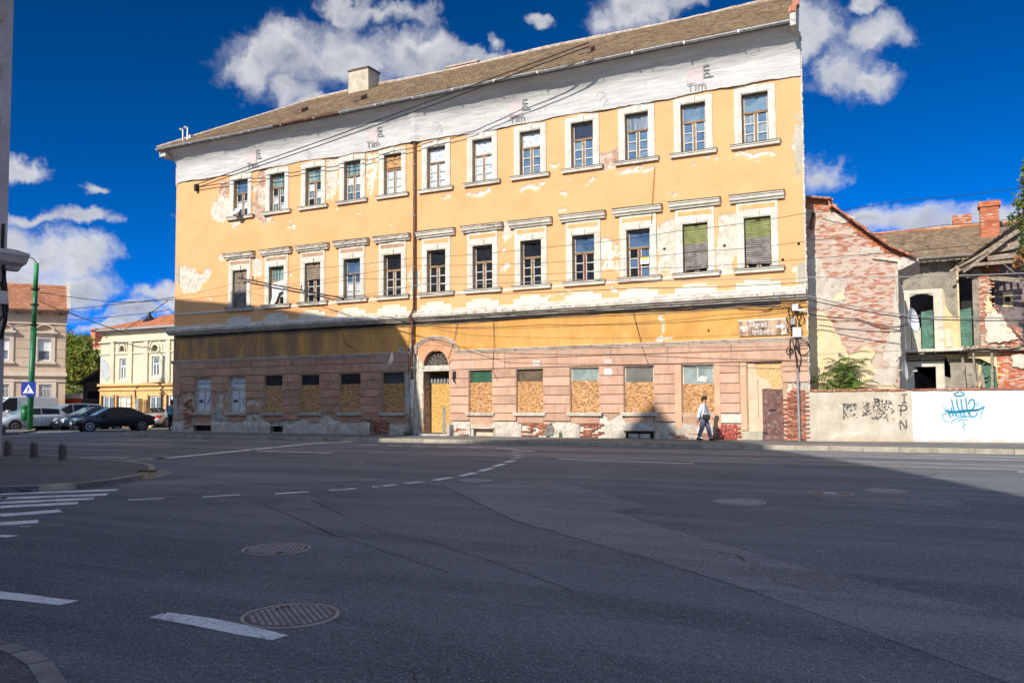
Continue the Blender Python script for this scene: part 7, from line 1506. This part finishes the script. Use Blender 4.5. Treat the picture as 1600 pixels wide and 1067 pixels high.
make_car('blue_hatchback', 'dark blue car with chrome grille half hidden behind the black sedan', 'hatch', carpaint('paint_blue', (.012, .05, .11)), ctr(143, 53.0), math.atan2(-.97, -.20), 'TM 84 RNA')
make_car('grey_people_carrier', 'grey blue people carrier right of the green pole', 'mpv', carpaint('paint_greyblue', (.26, .34, .43)), ctr(104, 54.5), math.atan2(-.98, -.16), 'TM 07 SHR')
make_car('white_saloon', 'low white car behind the green pole between the van and the people carrier', 'hatch', carpaint('paint_white', (.48, .55, .63), .1), ctr(46, 52), math.atan2(-.99, -.1), 'TM 31 DAC')
make_car('white_van', 'white van with dark cab windows at the left edge behind the bin', 'van', carpaint('paint_van', (.74, .76, .80), .0), ctr(18, 54.5), math.atan2(-.99, -.12), 'TM 55 TRN')
make_car('silver_saloon', 'silver car seen from behind beside the corner of the yellow building', 'sedan', carpaint('paint_silver', (.42, .44, .47)), ctr(262, 58.), math.atan2(.9, -.3), 'TM 90 VLT')
# ================================================================ people
def skinned(name, verts, edges, radii, mat, parent, root=0, sub=2, flat_=None):
    me = bpy.data.meshes.new(name); me.from_pydata(verts, edges, []); o = bpy.data.objects.new(name+'_tmp', me); col.objects.link(o)
    md = o.modifiers.new('s', 'SKIN'); sv = me.skin_vertices[0].data
    for i, r_ in enumerate(radii): sv[i].radius = r_ if isinstance(r_, tuple) else (r_, r_)
    for i in range(len(verts)): sv[i].use_root = (i == root)
    md.use_smooth_shade = True; s_ = o.modifiers.new('u', 'SUBSURF'); s_.levels = sub; s_.render_levels = sub
    dg = bpy.context.evaluated_depsgraph_get(); m2 = bpy.data.meshes.new_from_object(o.evaluated_get(dg)); bpy.data.objects.remove(o); m2.name = name
    m2.materials.clear(); m2.materials.append(mat); m2.polygons.foreach_set('use_smooth', [True]*len(m2.polygons)); o = bpy.data.objects.new(name, m2); col.objects.link(o); o.parent = parent; return o
def person(label, loc, rz, H_, mats, pose='walk', bag=True, female=True):
    t = thing('person', label, 'person', loc, rz); k = H_/1.62
    P = lambda *a: tuple(c*k for c in a)
    # +X is forward
    if pose == 'walk': fL = [(.02, .09, .80), (.13, .09, .46), (.21, .09, .09), (.33, .10, .03)]; fR = [(-.01, -.09, .80), (-.06, -.09, .44), (-.20, -.09, .10), (-.10, -.10, .035)]; aR = [(-.02, -.19, 1.27), (-.12, -.22, 1.00), (-.16, -.21, .78)]; aL = [(.0, .19, 1.27), (.06, .22, 1.0), (.20, .18, .86)]
    else: fL = [(0, .09, .80), (.02, .10, .45), (0, .10, .08), (.13, .12, .03)]; fR = [(0, -.09, .80), (.01, -.10, .45), (-.02, -.10, .08), (.11, -.12, .03)]; aR = [(0, -.19, 1.28), (.0, -.24, 1.02), (.14, -.18, .88)]; aL = [(0, .19, 1.28), (.0, .24, 1.02), (.14, .18, .88)]
    V_ = [P(0, 0, .85), P(-.01, 0, 1.05), P(-.01, 0, 1.25), P(.01, 0, 1.37), P(.03, 0, 1.46), P(.035, 0, 1.55)]+[P(*q) for q in fL]+[P(*q) for q in fR]+[P(*q) for q in aR]+[P(*q) for q in aL]
    E_ = [(0, 1), (1, 2), (2, 3), (3, 4), (4, 5), (0, 6), (6, 7), (7, 8), (8, 9), (0, 10), (10, 11), (11, 12), (12, 13), (2, 14), (14, 15), (15, 16), (2, 17), (17, 18), (18, 19)]
    Rr = [(.13, .10), (.12, .09), (.14, .09), .05, .085, .07, .08, .055, .035, .03, .08, .055, .035, .03, .05, .04, .028, .05, .04, .028]
    skinned('body', V_, E_, [tuple(x*k for x in r_) if isinstance(r_, tuple) else r_*k for r_ in Rr], mats['skin'], t)
    for side, A_ in ((-1, aR), (1, aL)):   # hands: palm, four curled fingers, thumb
        w = Vector(A_[2]); d = (Vector(A_[2])-Vector(A_[1])).normalized(); mb = MB(); e = w+d*.07; mb.hexa([tuple((w+Vector((sx2*.035, sy2*.014, 0)))*k) for sx2, sy2 in ((-1, -1), (1, -1), (1, 1), (-1, 1))]+[tuple((e+Vector((sx2*.04, sy2*.012, 0)))*k) for sx2, sy2 in ((-1, -1), (1, -1), (1, 1), (-1, 1))])
        for j, L_ in enumerate((.06, .07, .065, .05)):
            b0 = e+Vector((.03-j*.02, 0, 0)); mb.tube([b0*k, (b0+d*L_*.6)*k, (b0+d*L_+Vector((0, -side*.02, 0)))*k], .0085*k, 6)
        mb.tube([(w+d*.02+Vector((.035, 0, 0)))*k, (w+d*.06+Vector((.06, 0, 0)))*k], .010*k, 6); mb.build('hand', mats['skin'], t, world=False)
    # clothes
    J = [P(0, 0, .80), P(-.01, 0, 1.02), P(-.015, 0, 1.24), P(0, 0, 1.34)]+[P(*q) for q in aR[:2]]+[tuple((Vector(aR[2])*.9+Vector(aR[1])*.1)*k)]+[P(*q) for q in aL[:2]]+[tuple((Vector(aL[2])*.9+Vector(aL[1])*.1)*k)]
    skinned('jacket', J, [(0, 1), (1, 2), (2, 3), (2, 4), (4, 5), (5, 6), (2, 7), (7, 8), (8, 9)], [(.185*k, .145*k), (.175*k, .14*k), (.175*k, .125*k), .07*k, .085*k, .068*k, .055*k, .085*k, .068*k, .055*k], mats['top'], t, root=1)
    Tt = [P(0, 0, .86)]+[P(*q) for q in fL[:2]]+[tuple((Vector(fL[2])*.93+Vector(fL[1])*.07)*k)]+[P(*q) for q in fR[:2]]+[tuple((Vector(fR[2])*.93+Vector(fR[1])*.07)*k)]
    skinned('trousers', Tt, [(0, 1), (1, 2), (2, 3), (0, 4), (4, 5), (5, 6)], [(.15*k, .12*k), .115*k, .088*k, .07*k, .115*k, .088*k, .07*k], mats['legs'], t)
    for F_ in (fL, fR):
        a_ = Vector(F_[2]); b_ = Vector(F_[3]); mb = MB(); dd = Vector((b_.x-a_.x, 0, 0)).normalized(); mb.ball(tuple((a_+Vector((.05, 0, -.035)))*k), .125*k, .048*k, .042*k).ball(tuple((a_+Vector((-.015, 0, -.01)))*k), .05*k, .045*k, .05*k); mb.build('shoe', mats['shoe'], t, smooth=True, world=False)
    mb = MB(); hc = Vector((.02, 0, 1.545))*k; mb.ball(tuple(hc), .105*k, .098*k, .095*k, 12, 8).ball(tuple(hc+Vector((-.05, 0, -.06))*k), .07*k, .08*k, .07*k).ball(tuple(hc+Vector((.05, 0, .045))*k), .065*k, .07*k, .045*k); mb.build('hair', mats['hair'], t, smooth=True, world=False)
    MB().hexa([tuple(Vector(q)*k) for q in ((.105, -.012, 1.475), (.135, -.010, 1.475), (.135, .010, 1.475), (.105, .012, 1.475), (.105, -.006, 1.51), (.112, -.005, 1.51), (.112, .005, 1.51), (.105, .006, 1.51))]).build('nose', mats['skin'], t, world=False)
    for sg_ in (1, -1): MB().ball(tuple(Vector((.098, sg_*.032, 1.51))*k), .010*k).build('eye', mats['hair'], t, world=False)
    MB().box(.105*k, .112*k, -.022*k, .022*k, 1.437*k, 1.447*k).build('mouth', M('lips', (.35, .09, .07), .6, .1, 3, bst=0), t, world=False)
    if bag:
        MB().box(.0, .27*k, -.235*k, -.165*k, .78*k, .96*k, .02).build('shoulder_bag', mats['bag'], t, world=False, bevel=.02)
        MB().tube([Vector(q)*k for q in ((.03, -.19, .95), (.08, -.17, 1.1), (.06, -.12, 1.3), (0, .02, 1.37), (-.08, .14, 1.3))], .010*k, 5).tube([Vector(q)*k for q in ((.25, -.19, .95), (.2, -.16, 1.1), (.06, -.12, 1.3))], .008*k, 5).build('bag_strap', mats['bag'], t, world=False)
    return t
m_skin = M('skin', (.50, .26, .17), .6, .08, 4, bst=0)
wq = onZ(1102, 688.8, .15)
person('woman in a white jacket and grey blue trousers walking past with a black shoulder bag', (wq[0]-.04, -1.25, .148), 0, 1.60, dict(skin=m_skin, top=M('white_jacket', (.72, .74, .80), .8, .06, 6, bst=.2), legs=M('greyblue_trousers', (.15, .17, .25), .85, .1, 6, (.20, .22, .31)), shoe=m_black, hair=M('dark_brown_hair', (.03, .016, .010), .6, .3, 20), bag=m_black))
mq = ctr(232, 60.); person('man in a dark jacket and brown trousers standing by the silver car', (mq[0], mq[1], 0), -1.2, 1.68, dict(skin=m_skin, top=M('dark_jacket', (.03, .05, .07), .8, .1, 6), legs=M('brown_trousers', (.20, .11, .06), .85, .1, 6), shoe=m_black, hair=m_black, bag=m_black), 'stand', False)
mq = ctr(273, 52.); person('person in a light blue top half hidden by the building corner', (ctr(268.5, 46.)[0], ctr(268.5, 46.)[1], .148), 1.9, 1.66, dict(skin=m_skin, top=M('lightblue_top', (.10, .34, .50), .8, .1, 6), legs=M('dark_trousers', (.03, .03, .04), .85, .1, 6), shoe=m_black, hair=m_black, bag=m_black), 'stand', False)
# ================================================================ things fixed to the yellow building
dish(onY(371, 334, -.28), .27, (0, -.75, .66), 'satellite_dish', 'white satellite dish in front of the first top floor window from the left', (.05, .2, -.12), arm=.2)
c_ = onY(614, 563, -.55); dish(c_, .36, (-.80, -.52, .28), 'satellite_dish', 'white satellite dish on a bracket over the sixth boarded window beside the drainpipe', (.2, .5, -.25), arm=.55)
c_ = onY(1411, 578, GY-.25); dish(c_, .36, (.97, -.2, .1), 'satellite_dish', 'dark grey satellite dish seen edge on low on the corner of the brick gable', (-.1, .2, 0), mat=m_greyt, arm=.3, depth=.08)
# painted road sign on the frieze at the right
Sn = thing('painted_sign', 'faded brown direction sign with white arrows reading igrad and imisoara', 'sign', (-5.44, -.06, 3.92))
mt, b, p = newmat('sign_brown'); v = b.n('ShaderNodeTexCoord').outputs['Object']; c = b.mix(b.ss(b.noise(b.mapping(v, (3.5, 1, .5)), 1.2, 5, .6), .42, .6), (.22, .13, .08), (.52, .36, .24)); c = b.mix(b.ss(b.noise(b.mapping(v, (1, 1, 1.4)), 2.2, 4, .6), .60, .66), c, (.60, .66, .60)); b.l(c, p.inputs['Base Color']); p.inputs['Roughness'].default_value = .6
MB().box(-6.28, -4.56, -.075, -.045, 3.93, 4.50).build('board', mt, Sn); MB().box(-6.32, -4.56, -.08, -.05, 4.47, 4.53).build('edge_strip', m_trim, Sn)
text('lettering', 'igrad', .27, m_swhite, (-5.52, -.078, 4.25), (R(90), 0, 0), Sn, sx=.85); text('lettering', 'imişoara', .25, m_swhite, (-5.45, -.078, 4.00), (R(90), 0, 0), Sn, sx=.85); text('lettering', 'Ͽ', .25, m_swhite, (-5.83, -.078, 4.27), (R(90), 0, 0), Sn)
MB().prism([(-4.98, 4.19), (-4.80, 4.19), (-4.80, 4.12), (-4.66, 4.23), (-4.80, 4.34), (-4.80, 4.27), (-4.98, 4.27)], 'y', -.082, -.076).build('arrow', m_swhite, Sn); MB().prism([(-6.24, 4.20), (-5.98, 4.20), (-5.98, 4.28), (-6.24, 4.28)], 'y', -.082, -.076).prism([(-6.18, 4.14), (-6.10, 4.09), (-6.06, 4.14), (-6.12, 4.20)], 'y', -.082, -.076).build('arrow', m_swhite, Sn)
def small_plate(name, lab, cat, x0_, x1_, z0_, z1_, mat, txt=None, bord=None):
    t = thing(name, lab, cat, ((x0_+x1_)/2, -.05, z0_)); MB().box(x0_, x1_, -.065, -.045, z0_, z1_, .003).build('plate', mat, t)
    if bord: MB().box(x0_+.02, x1_-.02, -.069, -.066, z0_+.02, z1_-.02).build('field', bord, t)
    if txt: text('lettering', txt, .085, m_blue, ((x0_+x1_)/2, -.072, (z0_+z1_)/2-.03), (R(90), 0, 0), t)
q = onY(839, 568); small_plate('house_plate', 'small white plate above the window with the brown upper pane', 'plate', q[0]-.15, q[0]+.15, q[2]-.1, q[2]+.12, m_white, None, m_printp)
q = onY(951, 565); small_plate('house_plate', 'worn pale plate above the small white notice', 'plate', q[0]-.15, q[0]+.15, q[2]-.09, q[2]+.1, m_printp); q = onY(951, 581); small_plate('notice', 'small square white notice on the pink blocks between two boarded windows', 'notice', q[0]-.15, q[0]+.15, q[2]-.12, q[2]+.12, m_white)
x_ = WX[9]; nt_ = thing('notice', 'yellow and white for sale notice in the window with a red middle bar', 'notice', (x_+.68, .12, 6.95)); MB().box(x_+.52, x_+.86, .105, .115, 6.92, 7.20).build('sheet', m_white, nt_); MB().box(x_+.53, x_+.85, .098, .104, 7.12, 7.19).build('yellow_band', M('yellow_print', (.80, .62, .02), .6, .05, 3, bst=0), nt_)
for k in range(3): MB().box(x_+.57, x_+.82-.03*k, .100, .104, 7.06-k*.045, 7.075-k*.045).build('print_line', m_parts, nt_)
# torn curtain hanging out of a first floor window, items on the sill
x_ = WX[1]; cu = thing('curtain', 'torn white curtain hanging out of the second first floor window', 'curtain', (x_+.5, -.02, 7.2)); MB().prism([(x_+.12, 7.48), (x_+.92, 7.60), (x_+.86, 7.05), (x_+.62, 7.0), (x_+.45, 6.6), (x_+.28, 6.42), (x_+.05, 6.44), (x_+.2, 6.9)], 'y', .02, .05).build('cloth', M('white_cloth', (.72, .71, .68), .85, .08, 8), cu)
# cables
def cable(name, lab, pts, r, mat=m_cable, y=None, cat='cable', grp=None, sag=0, seg=0):
    P_ = [Vector(onY(u, v, yy)) for (u, v, yy) in pts]
    if seg:
        Q_ = []
        for a_, b_ in zip(P_[:-1], P_[1:]):
            for i in range(seg): t = i/seg; q = a_.lerp(b_, t); q.z -= sag*4*t*(1-t); Q_.append(q)
        P_ = Q_+[P_[-1]]
    o = MB().tube(P_, r, 5).build(name, mat); return tag(o, lab, cat, grp)
def wig(pts, n=6, a=.03, seed=0, y=-.1):
    rg_ = random.Random(seed); P_ = [Vector(onY(u, v, y)) for u, v in pts]; o = []
    for p, q in zip(P_[:-1], P_[1:]):
        for i in range(n): o.append(p.lerp(q, i/n)+Vector((rg_.uniform(-a, a), rg_.uniform(-a, a)*.6, rg_.uniform(-a, a))))
    return o+[P_[-1]]
mb = MB(); X_ = np.arange(-35.4, -4.3, .6)
for k in range(4):
    rg_ = random.Random(k); pts = []
    for x in X_: pts.append((x, -.06-.012*k, 5.14-.022*k+.03*math.sin(x*.7+k*1.3)*(.3+.2*k)+rg_.uniform(-.012, .012)))
    mb.tube(pts, .014+.004*(k % 3), 5)
tag(mb.build('cable_bundle', m_cable), 'sagging bundle of black cables slung under the string cornice', 'cables')
mb = MB()
for k in range(2):
    pts = [(x, -.06-.01*k, 5.04-.02*k+.06*math.sin(x*.4+k*2)) for x in X_]; mb.tube(pts, .011, 4)
tag(mb.build('cable_bundle', m_cablegr), 'pale grey cables hanging loosely below the black bundle on the cornice', 'cables')
ch_ = [(1232, 478, 1238, 560, 1244, 600), (1238, 478, 1246, 520, 1240, 560), (1244, 490, 1248, 540, 1252, 590), (1250, 478, 1240, 520, 1236, 560)]
mb = MB()
for k, pts in enumerate(([(1236, 480), (1240, 500), (1238, 530), (1246, 575)], [(1244, 480), (1248, 505), (1243, 545), (1247, 580)], [(1232, 478), (1236, 520), (1234, 560)], [(1252, 490), (1246, 515), (1251, 560), (1248, 580)], [(1262, 470), (1240, 474), (1225, 478), (1190, 484)], [(1238, 475), (1252, 478), (1256, 500), (1246, 520)])): mb.tube(wig(pts, 5, .03, k), .018, 5)
for (u, v, r_) in ((1255, 543, .22), (1256, 545, .19), (1233, 548, .1), (1236, 548, .07), (1234, 498, .12), (1234, 515, .09)):
    c = onY(u, v, -.14); mb.tube([(c[0]+r_*math.cos(t), -.14+.01*math.sin(3*t), c[2]+r_*1.15*math.sin(t)) for t in np.linspace(0, 6.28, 22)], .014, 4)
tag(mb.build('cable_tangle', m_cable), 'tangle of black cables and coils hanging at the right corner of the yellow building', 'cables')
q = onY(1246, 519, -.15); jb = thing('junction_box', 'white plastic junction box among the cables beside the painted sign', 'box', (q[0], -.1, q[2]-.2)); MB().box(q[0]-.16, q[0]+.14, -.22, -.06, q[2]-.18, q[2]+.17, .02).build('cover', m_white, jb)
q = onY(1239, 502, -.15); jb = thing('junction_box', 'small grey junction box above the white one at the right corner', 'box', (q[0], -.1, q[2]-.2)); MB().box(q[0]-.09, q[0]+.09, -.2, -.05, q[2]-.13, q[2]+.12, .02).build('cover', m_cablegr, jb)
q = onY(1243, 480, -.15); jb = thing('insulator_bracket', 'pale insulator bracket under the cornice at the right corner', 'bracket', (q[0], -.1, q[2]-.2)); MB().box(q[0]-.1, q[0]+.1, -.3, -.05, q[2]-.14, q[2]+.10, .02).tube([(q[0]+.1, -.2, q[2]-.12), (q[0]+.35, -.2, q[2]-.12)], .04, 6).build('body', m_white, jb)
tag(MB().tube([(-4.26, -.12, .15), (-4.27, -.12, 2.72)], .045, 8).build('conduit', m_steel), 'grey steel conduit standing against the bare bricks at the right corner', 'pipe')
for k, (pts, lab) in enumerate(([([(715, 505), (706, 545), (700, 560)]), 'thin wire slanting down to the arch over the entrance'], [[(771, 503), (772, 540), (770, 580), (778, 595)], 'thin wire hanging down the pink wall left of the white plate'], [[(989, 487), (1003, 540), (1013, 570)], 'thin slanting wire above the grey boarded window'], [[(536, 520), (538, 535), (560, 550)], 'loose wire hanging on the dark part of the frieze'], [[(640, 505), (638, 560), (640, 640), (640, 690)], 'cable running down beside the drainpipe'], [[(652, 540), (650, 600), (655, 650), (650, 688)], 'black cable looping down right of the drainpipe'], [[(1023, 260), (1020, 300), (1018, 350)], 'fine dark crack like wire between the upper windows'])):
    tag(MB().tube(wig(pts, 6, .012, k, -.07), .010, 4).build('wire', m_cable), lab, 'wire')
# steel arm with insulators in front of the first floor windows, wires overhead
A_ = Vector(onY(372, 434, -.25)); B_ = Vector(onY(536, 466, -.25)); ar = thing('steel_bracket', 'long dark steel arm fixed across the first floor windows on the left', 'bracket', A_)
MB().tube([A_, B_], .035, 6).build('rod', m_black, ar)
for t in (.04, .15, .62, .68): p = A_.lerp(B_, t); MB().tube([p, p+Vector((0, 0, .22))], .03, 6).build('insulator', m_black, ar)
A_ = Vector(onY(306, 291, -.15))
for k, dv_ in enumerate((0, 5)):
    cable('power_cable', ['thick upper black cable crossing the netting from the left wall up over the roof', 'thick lower black cable crossing the netting from the left wall up over the roof'][k], [(306, 289+dv_, -.15), (520, 214+dv_*1.3, -1.4), (700, 148+dv_*1.6, -1.8), (920, 67+dv_*1.2, -1.5)], .024, cat='cable', grp='thick cables up to the roof')
tag(MB().box(A_.x-.08, A_.x+.08, -.2, 0, A_.z-.25, A_.z+.1).build('anchor', m_black), 'black anchor where two thick cables meet the wall', 'bracket')
wires = [([(-20, 488, 0), (95, 484, 0), (272, 464.5, -.1)], 'thin wire from the left edge to the corner of the yellow building', .02),
    ([(104, 486, 2), (190, 518, 3), (262, 470, -.1)], 'slack wire behind the green pole', .02), ([(60, 456, 0), (180, 472, 0), (271, 468, -.1)], 'span wire from the green pole to the building corner', .02), ([(60, 470, 0), (130, 497, 3), (205, 523, 7)], 'wire from the green pole to the lemon house', .02), ([(100, 500, 2), (200, 492, 2), (268, 483, -.1)], 'low wire under the span wires left of the building', .018),
    ([(0, 509, 0), (50, 508, 0)], 'short wire from the left edge to the pole collar', .025),
    ([(272, 464.5, -.2), (370, 442, -.6), (470, 420, -3), (640, 404, -4), (860, 386, -4), (1060, 361, -4), (1260, 333, -4), (1420, 312, -4), (1620, 290, -4)], 'tram span wire rising along the facade to the upper right', .009),
    ([(405, 450, -.6), (640, 415, -4), (900, 408, -4), (1100, 392, -4), (1266, 376, -4), (1470, 352, -4), (1620, 336, -4)], 'second overhead wire crossing the first floor windows', .008),
    ([(392, 452, -.6), (560, 436, -4), (760, 430, -4), (1000, 420, -4), (1266, 404, -4), (1620, 372, -4)], 'third overhead wire crossing the first floor windows', .008),
    ([(500, 470, -.6), (660, 444, -4), (900, 437, -4), (1150, 436, -4), (1266, 433, -4), (1620, 426, -4)], 'thick pale wire running level past the ruined house', .014),
    ([(480, 462, -.6), (700, 460, -4), (1000, 450, -4), (1262, 441, -4)], 'lowest wire across the first floor sills', .012),
    ([(1150, 475, -.3), (1266, 469, -.3), (1420, 497, -.2), (1620, 500, 1)], 'wire sagging from the right corner past the dish', .018),
    ([(1262, 462, -.3), (1400, 490, .3), (1500, 495, 2), (1620, 494, 4)], 'pale wire level with the green doors', .02),
    ([(1262, 490, GY-.3), (1340, 498, GY-.1), (1395, 511, GY-.15), (1421, 505, GY-.4)], 'cable draped across the brick gable to the dish', .02),
    ([(660, 497, -.6), (840, 486, -.8), (1040, 481, -.8), (1240, 474, -.4)], 'long slack wire below the cornice on the sunlit side', .012)]
for k, (pts, lab, r_) in enumerate(wires): cable('overhead_wire', lab, pts, r_, m_cablegr if 'pale' in lab else m_cable, cat='wire', grp='overhead wires', sag=.05, seg=5)
for (u, v, lab) in ((1038, 389, 'dark wire clamp between the red barred window and the first green blind'), (1132, 384, 'dark wire clamp between the two green blinds'), (1248, 381, 'dark wire clamp at the right edge of the yellow wall'), (497, 470, 'dark wire clamp under the third first floor window from the left'), (1223, 406, 'dark wire clamp beside the last green blind')):
    tag(MB().ball(onY(u, v, -4.), .05, n=6, mrow=4).build('wire_clamp', m_black), lab, 'clamp', 'wire clamps')
